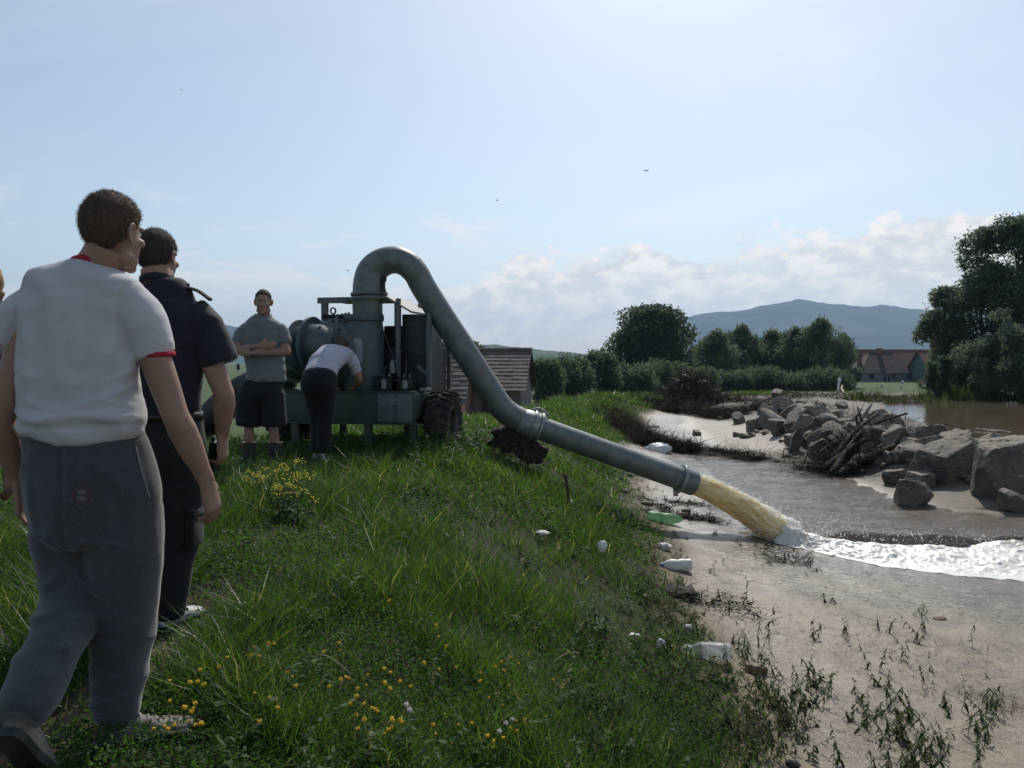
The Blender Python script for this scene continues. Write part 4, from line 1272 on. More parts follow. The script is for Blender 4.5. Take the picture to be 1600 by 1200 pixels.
# driftwood beside the boulders: each log by itself
LOGS = [((1285, 745), (1395, 690), 0.10, 0.25), ((1300, 752), (1352, 700), 0.08, 0.35), ((1312, 748), (1400, 712), 0.07, 0.15), ((1296, 732), (1372, 684), 0.09, 0.5), ((1318, 722), (1362, 672), 0.07, 0.55), ((1278, 722), (1352, 690), 0.05, 0.3),
        ((1330, 742), (1378, 718), 0.14, 0.10), ((1290, 738), (1340, 728), 0.06, 0.12), ((1306, 700), (1392, 676), 0.06, 0.5), ((1262, 735), (1335, 705), 0.035, 0.2), ((1330, 690), (1420, 682), 0.045, 0.45), ((1318, 712), (1380, 700), 0.11, 0.30)]
for k, ((ax, ay), (bx, by), r, up) in enumerate(LOGS):
    a, c = G(ax, ay), G(bx, by)
    L = c - a
    if np.linalg.norm(L) > 3.4:
        c = a + L / np.linalg.norm(L) * (2.2 + 0.4 * (k % 3))
    a[2] += r * 0.7 + up * 0.2; c[2] = Hs(c[0], c[1]) + r + up
    mid = (a + c) / 2 + np.array([0, 0.05, 0.06])
    ac = Acc().tube(curve([a, a * 0.66 + mid * 0.34 + rng.normal(size=3) * 0.03, mid, c + rng.normal(size=3) * 0.03], 12), np.linspace(r, r * 0.45, 12) * (1 + 0.12 * rng.normal(size=12)), 9)
    for j in range(2):
        q = a + (c - a) * (0.35 + 0.4 * rng.random()); ac.tube([q, q + rng.normal(size=3) * 0.14 + np.array([0, 0, 0.12]), q + rng.normal(size=3) * 0.2 + np.array([0, 0, 0.25])], [r * 0.3, r * 0.2, r * 0.08], 6)
    me = ac.mesh('driftwood_log', shift=(a + c) / 2)
    o = obj('driftwood_log', me, M['drift'] if k % 3 == 2 else M['rotten'], label='dark driftwood log jammed against the boulders by the stream' if k % 3 != 2 else 'pale bare driftwood branch lying over the dark logs', cat='driftwood', group='driftwood logs by the stream' if k % 3 != 2 else 'pale driftwood branches')
    o.location = (a + c) / 2
st = G(1362, 722)
obj('tree_stump', Acc().lathe([(0.16, -0.1), (0.17, 0.1), (0.2, 0.28), (0.19, 0.34), (0.12, 0.33)], (0, 0, 0), (-0.5, -0.75, 0.3), 14), M['drift'], label='sawn stump end at the foot of the driftwood', cat='stump').location = st + np.array([0, 0, 0.16])

# ------------------------------------------------------------------ flood debris on silt and mud (twigs, straw, leaf scraps)
def debris(lines, n, seed, label, lenr=(0.05, 0.3), wr=(0.004, 0.012), pile=0.08, pale=0.05):
    rng = np.random.default_rng(seed)
    B = []
    tot = sum(w_ for *_, w_ in lines)
    for pts, sp, w_ in lines:
        k = int(n * w_ / tot)
        g = np.array([G(*q) for q in pts])
        t = rng.random(k) * (len(g) - 1); i = t.astype(int); f = (t - i)[:, None]
        q = g[i] * (1 - f) + g[np.minimum(i + 1, len(g) - 1)] * f
        q[:, :2] += rng.normal(size=(k, 2)) * sp
        B.append(q)
    B = np.concatenate(B)
    cl = fbm(B[:, 0] * 2.2, B[:, 1] * 2.2, o=3, s=seed)
    B = B[cl > 0.40]
    k = len(B)
    B[:, 2] = H(B[:, 0], B[:, 1]) + pile * rng.random(k) ** 2 * sst(fbm(B[:, 0] * 1.5, B[:, 1] * 1.5, o=2, s=seed + 1), 0.4, 0.65) + 0.004
    B[:, 2] = np.maximum(B[:, 2], np.where(B[:, 2] < WATER, WATER + 0.005, B[:, 2]))
    d = rng.normal(size=(k, 3)); d[:, 2] = np.abs(d[:, 2]) * 0.28; d /= np.linalg.norm(d, axis=1)[:, None]
    s = np.cross(d, np.array([0, 0, 1.0])) + rng.normal(size=(k, 3)) * 0.3; s /= np.linalg.norm(s, axis=1)[:, None]
    far = 0.6 + B[:, 1] / 14
    L = (lenr[0] + (lenr[1] - lenr[0]) * rng.random(k) ** 2) * far
    W = (wr[0] + (wr[1] - wr[0]) * rng.random(k) ** 3) * far
    T = np.where(rng.random(k) < pale, 0.98, rng.random(k) * 0.85)
    V, F, T = strips(B, d, s, L, W, rng.normal(size=(k, 3)) * (L * 0.35)[:, None] * np.array([1, 1, 0.25]), T)
    return obj('debris', fast_mesh('debris', V, F, False, dict(tint=T)), M['debris'], kind='stuff', label=label)


debris([([(945, 650), (975, 675), (1010, 694), (1060, 700)], 0.28, 3), ([(1000, 690), (1060, 702), (1120, 706), (1190, 720), (1228, 722)], 0.30, 3), ([(950, 640), (985, 668), (1015, 690)], 0.35, 2)],
       30000, 5, 'dark tangled flood debris along the edge of the silt pool', pile=0.22)
debris([([(1040, 632), (1090, 642), (1160, 645), (1225, 640)], 0.55, 4), ([(1030, 640), (1100, 650), (1150, 652)], 0.4, 2), ([(990, 622), (1040, 635)], 0.5, 1), ([(1100, 630), (1200, 625), (1260, 618)], 0.9, 1.2)],
       22000, 6, 'dark mass of flood debris at the head of the silt pool', pile=0.35, pale=0.03)
debris([([(1240, 628), (1300, 650), (1360, 668), (1430, 690)], 0.9, 2), ([(1290, 640), (1390, 660), (1560, 702)], 1.0, 1.5), ([(1310, 615), (1350, 625), (1400, 632)], 1.6, 2)],
       6500, 7, 'sticks and straw caught among the boulders and on the gravel', pile=0.12, pale=0.25)
debris([([(1290, 745), (1330, 725), (1390, 690)], 0.28, 2), ([(1300, 735), (1350, 700)], 0.25, 2), ([(1320, 690), (1400, 680)], 0.3, 1)], 5200, 10, 'tangle of dark sticks and roots round the driftwood logs', (0.10, 0.70), (0.006, 0.020), 0.40, 0.10)
debris([([(985, 762), (1010, 780), (1050, 805), (1120, 815)], 0.10, 2), ([(1010, 800), (1080, 812), (1160, 825), (1215, 848)], 0.05, 2.0), ([(1000, 775), (1100, 790)], 0.16, 1), ([(1190, 850), (1230, 885), (1260, 880)], 0.2, 1.2), ([(1020, 915), (1100, 940), (1180, 960)], 0.18, 1)],
       3200, 8, 'black leaf scraps and twigs stranded on the mud under the pipe', (0.04, 0.16), (0.006, 0.02), 0.05, 0.06)
debris([([(1050, 900), (1200, 930), (1400, 1000), (1560, 1080)], 0.7, 2), ([(1250, 860), (1450, 960), (1600, 1050)], 0.8, 1.2), ([(1280, 930), (1350, 945)], 0.12, 0.6), ([(1530, 1090), (1600, 1110)], 0.12, 0.6), ([(1250, 1000), (1500, 1120)], 0.5, 1)],
       3600, 9, 'scattered twigs and straw on the smooth mud', (0.02, 0.11), (0.002, 0.006), 0.01, 0.2)

# ------------------------------------------------------------------ grass and low plants on the dyke
def scatter(n, ylo, yhi, seed, pw=1.0):
    """ground points spread over the dyke, denser towards the camera"""
    rng = np.random.default_rng(seed)
    u = rng.random(n)
    y = (ylo ** (1 - pw) + u * (yhi ** (1 - pw) - ylo ** (1 - pw))) ** (1 / (1 - pw)) if abs(pw - 1) > 1e-6 else ylo * (yhi / ylo) ** u
    xl = np.maximum(-0.66 * y - 0.9, ip(y, XLP) - 3)
    xr = np.minimum(0.66 * y + 0.9, ip(y, XBP) + 0.3)
    x = xl + (xr - xl) * rng.random(n)
    return x, y, rng


def grassy(x, y, keepw=1.0):
    d = dbank(x, y)
    p = 1 - sst(d, -0.45, 0.25)
    pd = linedist(x, y, PATH)
    p = p * (0.15 + 0.85 * sst(pd, 0.04, 0.20))
    return p


# where feet have trodden the grass down
FEET = [(-1.22, 2.66, 0.30, 0.15), (-1.15, 2.45, 0.34, 0.25), (-1.42, 2.30, 0.35, 0.15), (-1.55, 3.72, 0.30, 0.3), (-2.55, 7.85, 0.5, 0.35), (-2.1, 8.85, 0.5, 0.4)]


def grass(n, ylo, yhi, seed, pw, lh, wd, label, m='grass', dry=0.03):
    x, y, rng = scatter(n, ylo, yhi, seed, pw)
    keep = rng.random(n) < grassy(x, y)
    x, y = x[keep], y[keep]; n = len(x)
    d = dbank(x, y)
    tuft = fbm(x * 1.4, y * 1.4, o=3, s=seed)
    t2 = vn(x * 5, y * 5, s=seed + 3)
    hgt = (lh[0] + (lh[1] - lh[0]) * rng.random(n) ** 1.6) * (0.45 + 1.1 * sst(tuft, 0.3, 0.7)) * (0.7 + 0.6 * t2) * (1 - 0.5 * sst(d, -1.2, 0.1))
    hgt *= 0.45 + 0.55 * sst(linedist(x, y, PATH), 0.08, 0.35)
    for fx, fy, fr_, fk in FEET:
        hgt *= 1 - (1 - fk) * (1 - sst(np.hypot(x - fx, y - fy), fr_ * 0.5, fr_))
    z = H(x, y) - 0.01
    dr = rng.normal(size=(n, 3)) * 0.33; dr[:, 2] = 1
    ang = rng.random(n) * math.pi
    sd = np.stack([np.cos(ang), np.sin(ang), np.zeros(n)], 1)
    far = np.maximum(1, y / 5.0)
    bend = np.stack([rng.normal(size=n), rng.normal(size=n), -0.55 * rng.random(n)], 1) * (hgt * 0.42)[:, None]
    tone = vn(x * 0.8, y * 0.8, s=seed + 9)
    tint = np.clip(0.15 + 0.55 * tone + 0.25 * rng.normal(size=n), 0, 0.85)
    tint[rng.random(n) < dry] = 0.98
    V, F, T = strips(np.stack([x, y, z], 1), dr, sd, hgt, wd * far * (0.6 + 0.8 * rng.random(n)), bend, tint, 2)
    return obj('grass', fast_mesh('grass', V, F, False, dict(tint=T)), M[m], kind='stuff', label=label)


grass(230000, 1.7, 9.5, 101, 1.25, (0.05, 0.22), 0.0046, 'lush green grass on the near slope of the dyke')
grass(70000, 8.0, 22.0, 102, 1.4, (0.07, 0.22), 0.0045, 'grass on the dyke around the pump')
grass(42000, 20.0, 60.0, 103, 1.6, (0.12, 0.26), 0.0040, 'grass on the far part of the dyke')


def leafy(n, ylo, yhi, seed, pw, size, hmax, label, mask, m='clover', aspect=0.55):
    x, y, rng = scatter(n, ylo, yhi, seed, pw)
    keep = rng.random(n) < grassy(x, y) * mask(x, y)
    x, y = x[keep], y[keep]; n = len(x)
    z = H(x, y) + hmax * rng.random(n) ** 0.7 * (0.4 + vn(x * 3, y * 3, s=seed))
    tint = np.clip(0.2 + 0.5 * vn(x * 1.5, y * 1.5, s=seed + 2) + 0.2 * rng.normal(size=n), 0, 0.85)
    V, F, T = leaf_cards(np.stack([x, y, z], 1), size * (0.6 + 0.8 * rng.random(n)) * np.maximum(1, y / 5), aspect, tint, 0.45, rng)
    return obj('undergrowth', fast_mesh('undergrowth', V, [F], False, dict(tint=T)), M[m], kind='stuff', label=label)


leafy(130000, 1.7, 5.2, 111, 1.2, 0.018, 0.10, 'small leaved clover and trefoil plants in the near grass', lambda x, y: sst(fbm(x * 0.9, y * 0.9, o=2, s=12), 0.30, 0.50) * (0.35 + 0.65 * (1 - sst(y, 3.0, 5.0))))
leafy(60000, 3.5, 14.0, 112, 1.4, 0.026, 0.13, 'broad leaved herbs among the grass of the slope', lambda x, y: sst(fbm(x * 1.1, y * 1.1, o=2, s=14), 0.46, 0.6))

# leafy plants standing out of the grass and weeds on the mud: stems with paired leaves
def weeds(spots, seed, label, m, hr, leaf, nl=10, droop=0.2, name='weeds'):
    rng = np.random.default_rng(seed)
    B, Dr, Sd, L, W, Bd, T = [], [], [], [], [], [], []
    C, CT, CS = [], [], []
    for x, y in spots:
        z = Hs(x, y)
        for s in range(rng.integers(1, 4)):
            h = hr[0] + (hr[1] - hr[0]) * rng.random()
            d = np.array([rng.normal() * 0.3, rng.normal() * 0.3, 1.0]); bd = np.array([rng.normal(), rng.normal(), -0.3]) * h * 0.3
            bx = np.array([x + rng.normal() * 0.03, y + rng.normal() * 0.03, z - 0.01])
            a = rng.random() * 3.14
            B.append(bx); Dr.append(d); Sd.append((math.cos(a), math.sin(a), 0)); L.append(h); W.append(0.005); Bd.append(bd); T.append(rng.random() * 0.6 if rng.random() > 0.15 else 0.98)
            for k in range(nl):
                f = 0.2 + 0.8 * k / nl
                c = bx + d * h * f + bd * f * f
                la = rng.random() * 6.28
                ld = np.array([math.cos(la), math.sin(la), 0.4 - droop * 2 * rng.random()])
                ls = leaf * (0.6 + 0.7 * rng.random()) * (1.15 - 0.6 * f)
                B.append(c); Dr.append(ld); Sd.append((-math.sin(la), math.cos(la), 0.3 * rng.normal())); L.append(ls); W.append(ls * 0.34); Bd.append(np.array([0, 0, -1.0]) * ls * (droop + 0.3 * rng.random())); T.append(min(0.85, rng.random()))
    V, F, T = strips(np.array(B), np.array(Dr), np.array(Sd), np.array(L), np.array(W), np.array(Bd), np.array(T))
    return obj(name, fast_mesh(name, V, F, False, dict(tint=T)), M[m], kind='stuff', label=label)


rng = np.random.default_rng(55)
sp = []
for k in range(620):
    u, v = rng.uniform(900, 1560), rng.uniform(930, 1215)
    if rng.random() < (0.95 if v > 1000 + (u - 1000) * 0.12 else 0.25) and rng.random() < (1 - 0.6 * (u - 900) / 660) and fbm(np.array([u / 60.0]), np.array([v / 45.0]), o=2, s=8)[0] > 0.42:
        sp.append(tuple(G(u, v)[:2]))
weeds(sp, 61, 'wilted silt stained weeds on the mud slope', 'wilted', (0.08, 0.27), 0.045, 12, 0.6)
sp = []
for k in range(300):
    v = rng.uniform(730, 1190); u = np.interp(v, [730, 800, 900, 1000, 1100, 1200], [985, 1005, 1025, 1075, 1120, 1190]) + rng.normal() * 42 - 10
    sp.append(tuple(G(u, v)[:2]))
weeds(sp, 62, 'dark weeds along the lower edge of the grass', 'wilted', (0.05, 0.17), 0.05, 7, 0.35)
sp = []
for k in range(70):
    u, v = 700 + rng.normal() * 45, 695 + abs(rng.normal()) * 14
    sp.append(tuple(G(u, v)[:2]))
weeds(sp, 63, 'fresh green leafy weeds beside the trailer wheel', 'clover', (0.18, 0.42), 0.10, 11, 0.2)
sp = []
for k in range(260):
    y = 1.9 + 6 * rng.random() ** 1.4; x = rng.uniform(-0.5 * y, 0.24 * y)
    if linedist(np.array([x]), np.array([y]), PATH)[0] > 0.45 and dbank(np.array([x]), np.array([y]))[0] < -0.5:
        sp.append((x, y))
weeds(sp, 64, 'narrow leaved herbs rising out of the near grass', 'clover', (0.10, 0.26), 0.06, 11, 0.25)

# bleached grass stalks
def stalk(p0, p1, arch):
    a, c = G(*p0), G(*p1)
    mid = (a + c) / 2 + np.array([0, 0, arch])
    a[2] += 0.05; c[2] += 0.10
    ac = Acc().tube(curve([a, mid, c], 14), np.linspace(0.0022, 0.0014, 14), 5)
    for k in range(7):
        q = curve([a, mid, c], 40)[30 + k]; ac.ball(q, (0.003, 0.003, 0.007), 6, 4)
    o = obj('grass_stalk', ac.mesh('grass_stalk', shift=a), M['straw'], label='', cat='stalk')
    o.location = a
    return o


M['straw'] = pmat('bleached_straw', (0.42, 0.37, 0.25), 0.7, trans=0.2)
for q0, q1, ar, lab in (((282, 1005), (360, 1118), 0.13, 'long bleached grass stalk arching beside the front shoe'), ((470, 1050), (550, 1095), 0.12, 'bleached grass stalk among the yellow flowers'), ((230, 1160), (300, 1190), 0.06, 'pale stalk lying in the shade of the front man'), ((865, 1050), (905, 1048), 0.10, 'short pale stalk on the slope near the mud')):
    stalk(q0, q1, ar)['label'] = lab

# trefoil flowers: one small head each
fl = Acc()
for k in range(5):
    a = k * 1.2566
    fl.ball((0.007 * math.cos(a), 0.007 * math.sin(a), 0.003 * (k % 2)), (0.0055, 0.0055, 0.008), 6, 4)
head_me = fl.mesh('flower'); head_me.materials.append(M['petal'])
st_me = Acc().tube([(0, 0, -0.12), (0.004, 0.002, -0.06), (0, 0, 0)], 0.0013, 4).mesh('stem'); st_me.materials.append(M['weed_stem'])
rng = np.random.default_rng(99)
cnt = 0
while cnt < 105:
    u, v = rng.uniform(240, 890), 1215 - abs(rng.normal()) * 105
    if v < 985 or (u < 330 and v < 1080) or fbm(np.array([u / 70.0]), np.array([v / 40.0]), o=2, s=5)[0] < 0.42:
        continue
    g = G(u, v); s = 0.45 + 0.4 * rng.random()
    o = obj('trefoil_flower', None, None, label='small orange yellow trefoil flower ' + ('by the front shoe of the white shirted man' if u < 400 else 'in the clover at the bottom of the grass slope' if v > 1110 else 'in the grass higher up the slope'), cat='flower', group='small yellow trefoil flowers')
    o.location = g + np.array([0, 0, 0.09 + 0.07 * rng.random()]); o.rotation_euler = (rng.normal() * 0.4, rng.normal() * 0.4, rng.random() * 6); o.scale = (s,) * 3
    obj('petal_head', head_me, None, o); obj('stem', st_me, None, o)
    cnt += 1
for u, v in ((635, 1152), (790, 1180), (780, 1195), (1008, 955), (640, 1160), (800, 1170)):
    g = G(u, v)
    o = obj('white_flower', None, None, label='small pinkish white flower head near the bottom of the grass slope', cat='flower', group='small white flowers'); o.location = g + np.array([0, 0, 0.12])
    h2 = head_me.copy(); h2.materials.clear(); h2.materials.append(M['petal_white'])
    obj('petal_head', h2, None, o); obj('stem', st_me, None, o)

# the mustard plants in flower
def mustard(px, py, h, seed, label):
    g = G(px, py); rng = np.random.default_rng(seed)
    r = thing('mustard_plant', g, label, 'plant', 'yellow mustard plants by the men')
    stm = Acc(); hd = Acc()
    B, Dr, Sd, L, W, Bd, T = [], [], [], [], [], [], []
    for k in range(3):
        tip = np.array([rng.normal() * 0.09, rng.normal() * 0.06, h * (0.72 + 0.3 * rng.random())])
        stm.tube(curve([(0, 0, 0), tip * 0.5 + rng.normal(size=3) * 0.015, tip], 6), np.linspace(0.004, 0.002, 6), 5)
        tips = [tip]
        for j in range(2):
            q = tip * (0.55 + 0.2 * j); e = q + np.array([rng.normal() * 0.06, rng.normal() * 0.05, 0.07 + 0.06 * rng.random()])
            stm.tube([q, (q + e) / 2 + rng.normal(size=3) * 0.006, e], [0.0022, 0.002, 0.0015], 4); tips.append(e)
        for e in tips:
            for j in range(6):
                hd.ball(e + rng.normal(size=3) * np.array([0.013, 0.013, 0.011]), (0.0065, 0.0065, 0.0045), 6, 4)
        for j in range(9):
            f = 0.05 + 0.6 * rng.random(); a = rng.random() * 6.28
            B.append(tip * f); Dr.append((math.cos(a), math.sin(a), 0.5)); Sd.append((-math.sin(a), math.cos(a), 0)); L.append(0.10 * (1.1 - f)); W.append(0.03); Bd.append((0, 0, -0.04)); T.append(rng.random() * 0.8)
    obj('stem', stm.mesh('stem'), M['weed_stem'], r); obj('blossom', hd.mesh('blossom'), M['petal_pale'], r)
    V, F, T = strips(np.array(B), np.array(Dr), np.array(Sd), np.array(L), np.array(W), np.array(Bd), np.array(T))
    obj('foliage', fast_mesh('foliage', V, F, False, dict(tint=T)), M['clover'], r)


for k, (u, v, h, lab) in enumerate(((452, 812, 0.42, 'tallest mustard plant with clusters of yellow blossom'), (430, 806, 0.38, 'mustard plant in bloom left of the tallest one'), (405, 800, 0.30, 'leftmost small mustard plant with few blossoms'), (466, 822, 0.30, 'mustard plant at the right end of the yellow group'), (440, 822, 0.34, 'mustard plant at the front of the yellow group'), (448, 800, 0.44, 'mustard plant at the back of the yellow group'))):
    mustard(u, v - 6, h * 0.82, 500 + k, lab)

# ------------------------------------------------------------------ foam, spray and the jet
rng = np.random.default_rng(31)
nu, nv = 800, 90
u = np.linspace(0, 1, nu); v = np.linspace(0, 1, nv)
xu = np.interp(u, [0, 0.2, 0.5, 0.8, 1], [3.02, 3.7, 5.3, 8.0, 12.0])
yfar = np.interp(xu, [3.0, 3.7, 4.6, 5.6, 7, 12], [10.62, 10.17, 9.95, 9.74, 9.56, 9.0])
ynear = np.interp(xu, [3.0, 3.15, 3.3, 3.42, 3.55, 3.78, 4.26, 4.83, 5.4, 8, 12], [10.50, 10.40, 10.27, 10.08, 9.87, 9.48, 8.90, 8.62, 8.44, 7.85, 7.1])
ynear = ynear + (fbm(xu * 3, xu * 0 + 3, o=3, s=6) - 0.5) * 0.16 + (fbm(xu * 14, xu * 0 + 3, o=3, s=8) - 0.5) * 0.08
X = xu[:, None] * np.ones(nv)[None]
Y = ynear[:, None] + (yfar - ynear)[:, None] * v[None]
prof = sst(v, 0, 0.45)[None] * (0.035 + 0.08 * sst(v, 0.2, 0.95)[None]) + np.exp(-((xu - 3.45) / 0.35) ** 2)[:, None] * 0.11 * sst(v, 0.2, 0.8)[None]
prof = prof * (0.55 + 0.45 * sst(xu, 3.05, 3.6))[:, None]
turb = (fbm(X * 3.2, Y * 5, o=4, s=41) - 0.45) * 0.085 + (1 - np.abs(2 * vn(X * 11, Y * 16, s=43) - 1)) * 0.014 + (fbm(X * 26, Y * 34, o=3, s=47) - 0.5) * 0.026
Zb = sst(v, 0.70, 0.95)[None]
prof = prof * (1 - 0.75 * Zb); turb = turb * (1 - 0.5 * Zb)
boil = sst(X, 5.3, 6.2) * np.exp(-((v[None] - 0.93) / 0.10) ** 2) * (0.10 + 0.12 * vn(X * 5, Y * 2, s=51))
Z = np.maximum(WATER + 0.004, H(X, Y) + 0.004) * (1 - sst(v, 0, 0.3)[None]) + (WATER + 0.012) * sst(v, 0, 0.3)[None] + prof + turb * sst(v, 0, 0.30)[None] * (0.3 + 0.7 * sst(xu, 3.1, 3.8))[:, None] + boil
X = X + (fbm(X * 8, Y * 8, o=2, s=53) - 0.5) * 0.06; Y = Y + (fbm(X * 8, Y * 8, o=2, s=57) - 0.5) * 0.07 * sst(v, 0, 0.1)[None]
froth = 0.74 - 0.45 * boil / 0.15 + 0.25 * (fbm(X * 3, Y * 3, o=3, s=59) - 0.5) - 0.1 * sst(v, 0.8, 1.0)[None]
ii = np.arange(nu * nv).reshape(nu, nv)
f = np.stack([ii[:-1, :-1], ii[1:, :-1], ii[1:, 1:], ii[:-1, 1:]], -1).reshape(-1, 4)
obj('foam', fast_mesh('foam', np.stack([X, Y, Z], -1).reshape(-1, 3), [f], True, dict(froth=froth.ravel())), M['foam'], kind='stuff', label='churning white foam racing away from the jet')

# jet of pumped water: a bundle that widens as it falls
OUT0 = P(1079, 754, 10.52)
LAND = P(1224, 853, 10.38); LAND[2] = WATER + 0.02
t_ = np.linspace(-0.06, 1.04, 90)
PD = np.array([0.936, 0.05, -0.345])
cen = OUT0 + (LAND - OUT0) * t_[:, None]
drop = (LAND[2] - OUT0[2]) - PD[2] / PD[0] * (LAND[0] - OUT0[0])
cen[:, 2] = OUT0[2] + PD[2] / PD[0] * (LAND[0] - OUT0[0]) * t_ + drop * np.sign(t_) * np.abs(t_) ** 2
nr = 80
an = np.linspace(0, 2 * math.pi, nr, endpoint=False)
tan = np.gradient(cen, axis=0); tan /= np.linalg.norm(tan, axis=1)[:, None]
lat = np.cross(tan, (0, 0, 1.0)); lat /= np.linalg.norm(lat, axis=1)[:, None]
upv = np.cross(lat, tan)
tt = np.clip(t_, 0, 1)[:, None]
rad = 0.134 + 0.055 * tt + 0.03 * sst(tt, 0.8, 1.0)
A2, T2 = np.meshgrid(an, t_)
k1 = fbm(np.cos(A2) * 2.2 + 5, np.sin(A2) * 2.2, T2 * 4.6, o=4, s=61) - 0.5
k2 = fbm(np.cos(A2) * 6 + 5, np.sin(A2) * 6, T2 * 16, o=4, s=63) - 0.5
topness = np.clip(np.sin(A2), 0, 1)
rr = rad * (1 + (0.34 * k1 + 0.20 * k2) * (0.15 + tt) + 0.22 * topness * tt * (1 + 2.2 * k2))
V = cen[:, None, :] + rr[..., None] * (np.cos(A2)[..., None] * lat[:, None, :] + np.sin(A2)[..., None] * upv[:, None, :])
froth = 0.14 + 0.55 * topness ** 1.6 * (0.55 + 0.45 * tt) + 0.45 * sst(tt, 0.86, 1.04) + 0.5 * k2
ii = np.arange(len(t_) * nr).reshape(len(t_), nr); jj = np.roll(ii, -1, axis=1)
f = np.stack([ii[:-1], jj[:-1], jj[1:], ii[1:]], -1).reshape(-1, 4)
obj('water_jet', fast_mesh('water_jet', V.reshape(-1, 3), [f], True, dict(froth=froth.ravel(), along=T2.ravel(), around=(np.abs(A2 / math.pi - 1)).ravel())), M['jet'], kind='stuff', label='yellow brown water gushing from the pipe into the stream')

# droplets
def spray(name, C, r, label):
    V0, F0 = ICO[1]
    n = len(C)
    V = (C[:, None, :] + V0[None] * r[:, None, None] * np.array([1, 1, 1.3])).reshape(-1, 3)
    F = (F0[None] + (np.arange(n) * len(V0))[:, None, None]).reshape(-1, 3)
    o = obj(name, fast_mesh(name, V, [F], True, dict(froth=np.full(len(V), 0.9))), M['foam'], kind='stuff', label=label)


n = 900
k = rng.integers(10, 88, n); a = math.pi / 2 + rng.normal(size=n) * 0.5
off = rad[k, 0] * (1.0 + np.abs(rng.normal(size=n)) * 0.24 * (0.3 + tt[k, 0]))
C = cen[k] + off[:, None] * (np.cos(a)[:, None] * lat[k] + np.sin(a)[:, None] * upv[k])
spray('spray', C, 0.0025 + 0.006 * rng.random(n) ** 3, 'droplets breaking away from the top of the jet')
n = 1500
xs = 3.0 + 5.0 * rng.random(n) ** 1.6; ys = np.interp(xs, [3.0, 3.7, 4.6, 5.6, 7, 12], [10.45, 10.17, 9.95, 9.74, 9.56, 9.0]) - 0.05 + rng.normal(size=n) * 0.16
zs = WATER + 0.13 + np.abs(rng.normal(size=n)) * (0.05 + 0.10 * np.exp(-((xs - 3.3) / 0.5) ** 2) + 0.09 * np.exp(-((xs - 4.15) / 0.2) ** 2))
spray('spray', np.stack([xs, ys, zs], 1), 0.0025 + 0.006 * rng.random(n) ** 3, 'droplets thrown up along the edge of the foam')

# ------------------------------------------------------------------ pump trailer
YAW = math.radians(-12)
PR = P(560, 600, 10.3); PR[2] = Hs(PR[0], 10.3)
EX = np.array([math.cos(YAW), math.sin(YAW), 0]); EY = np.array([-math.sin(YAW), math.cos(YAW), 0])
PT = thing('pump_trailer', PR, 'big blue green motor pump on a two wheeled trailer frame', 'pump', None, YAW)


def lp(px, py, Y):
    """place in the photograph at distance Y, in the trailer's own axes"""
    d = P(px, py, Y) - PR
    return np.array([d @ EX, d @ EY, d[2]])


ZB, ZT = 0.345, 0.715          # frame bottom and top
fr = Acc()
fr.box((-0.68, -0.74, ZB), (1.0, -0.66, ZT), bev=0.008)
fr.box((-0.68, 0.66, ZB), (1.0, 0.74, ZT), bev=0.008)
for x in (-0.62, 0.16, 0.94):
    fr.box((x - 0.05, -0.658, ZB + 0.05), (x + 0.05, 0.658, ZT - 0.02), bev=0.006)
fr.box((-0.68, -0.765, ZT - 0.004), (1.0, -0.60, ZT + 0.014))
fr.box((-0.68, -0.765, ZB - 0.012), (1.0, -0.66, ZB + 0.004))
obj('frame', fr, M['green_paint'], PT)
obj('deck_plate', Acc().box((-0.66, -0.598, ZT - 0.016), (0.98, 0.655, ZT + 0.002)), M['green_paint'], PT)
pan = obj('side_panel', Acc().box((0.56, -0.757, ZB + 0.02), (0.985, -0.742, ZT - 0.012), bev=0.003), M['grey_panel'], PT)
obj('seam', Acc().box((0.785, -0.7605, ZB + 0.03), (0.792, -0.7572, ZT - 0.02)), M['dark_steel'], pan)


def lettering(txt, size, loc, parent, squeeze=1.0):
    c = bpy.data.curves.new('lettering', 'FONT'); c.body = txt; c.size = size; c.extrude = 0.0008; c.align_x = 'LEFT'
    o = bpy.data.objects.new('temporary', c); COL.objects.link(o)
    dg = bpy.context.evaluated_depsgraph_get(); dg.update()
    me_ = bpy.data.meshes.new_from_object(o.evaluated_get(dg)); bpy.data.objects.remove(o)
    me_.name = 'lettering'
    q = obj('lettering', me_, M['letter'], parent)
    q.location = loc; q.rotation_euler = (math.pi / 2, 0, 0); q.scale = (squeeze, 1, 1)
    return q


lettering('LITIMEL', 0.115, (0.605, -0.7585, ZT - 0.145), pan, 0.62)
lettering('6', 0.10, (0.70, -0.7585, ZB + 0.07), pan, 0.7)
for x, y in ((0.42, -0.70), (0.42, 0.70), (-0.52, -0.70), (-0.52, 0.70), (0.93, -0.55)):
    g = PR + EX * x + EY * y
    gl = Hs(g[0], g[1]) - PR[2]
    lg = Acc().box((x - 0.045, y - 0.035, gl - 0.03), (x + 0.045, y + 0.035, ZB + 0.02), bev=0.005).box((x - 0.09, y - 0.08, gl - 0.02), (x + 0.09, y + 0.08, gl + 0.012))
    obj('support_leg', lg, M['green_paint'], PT)

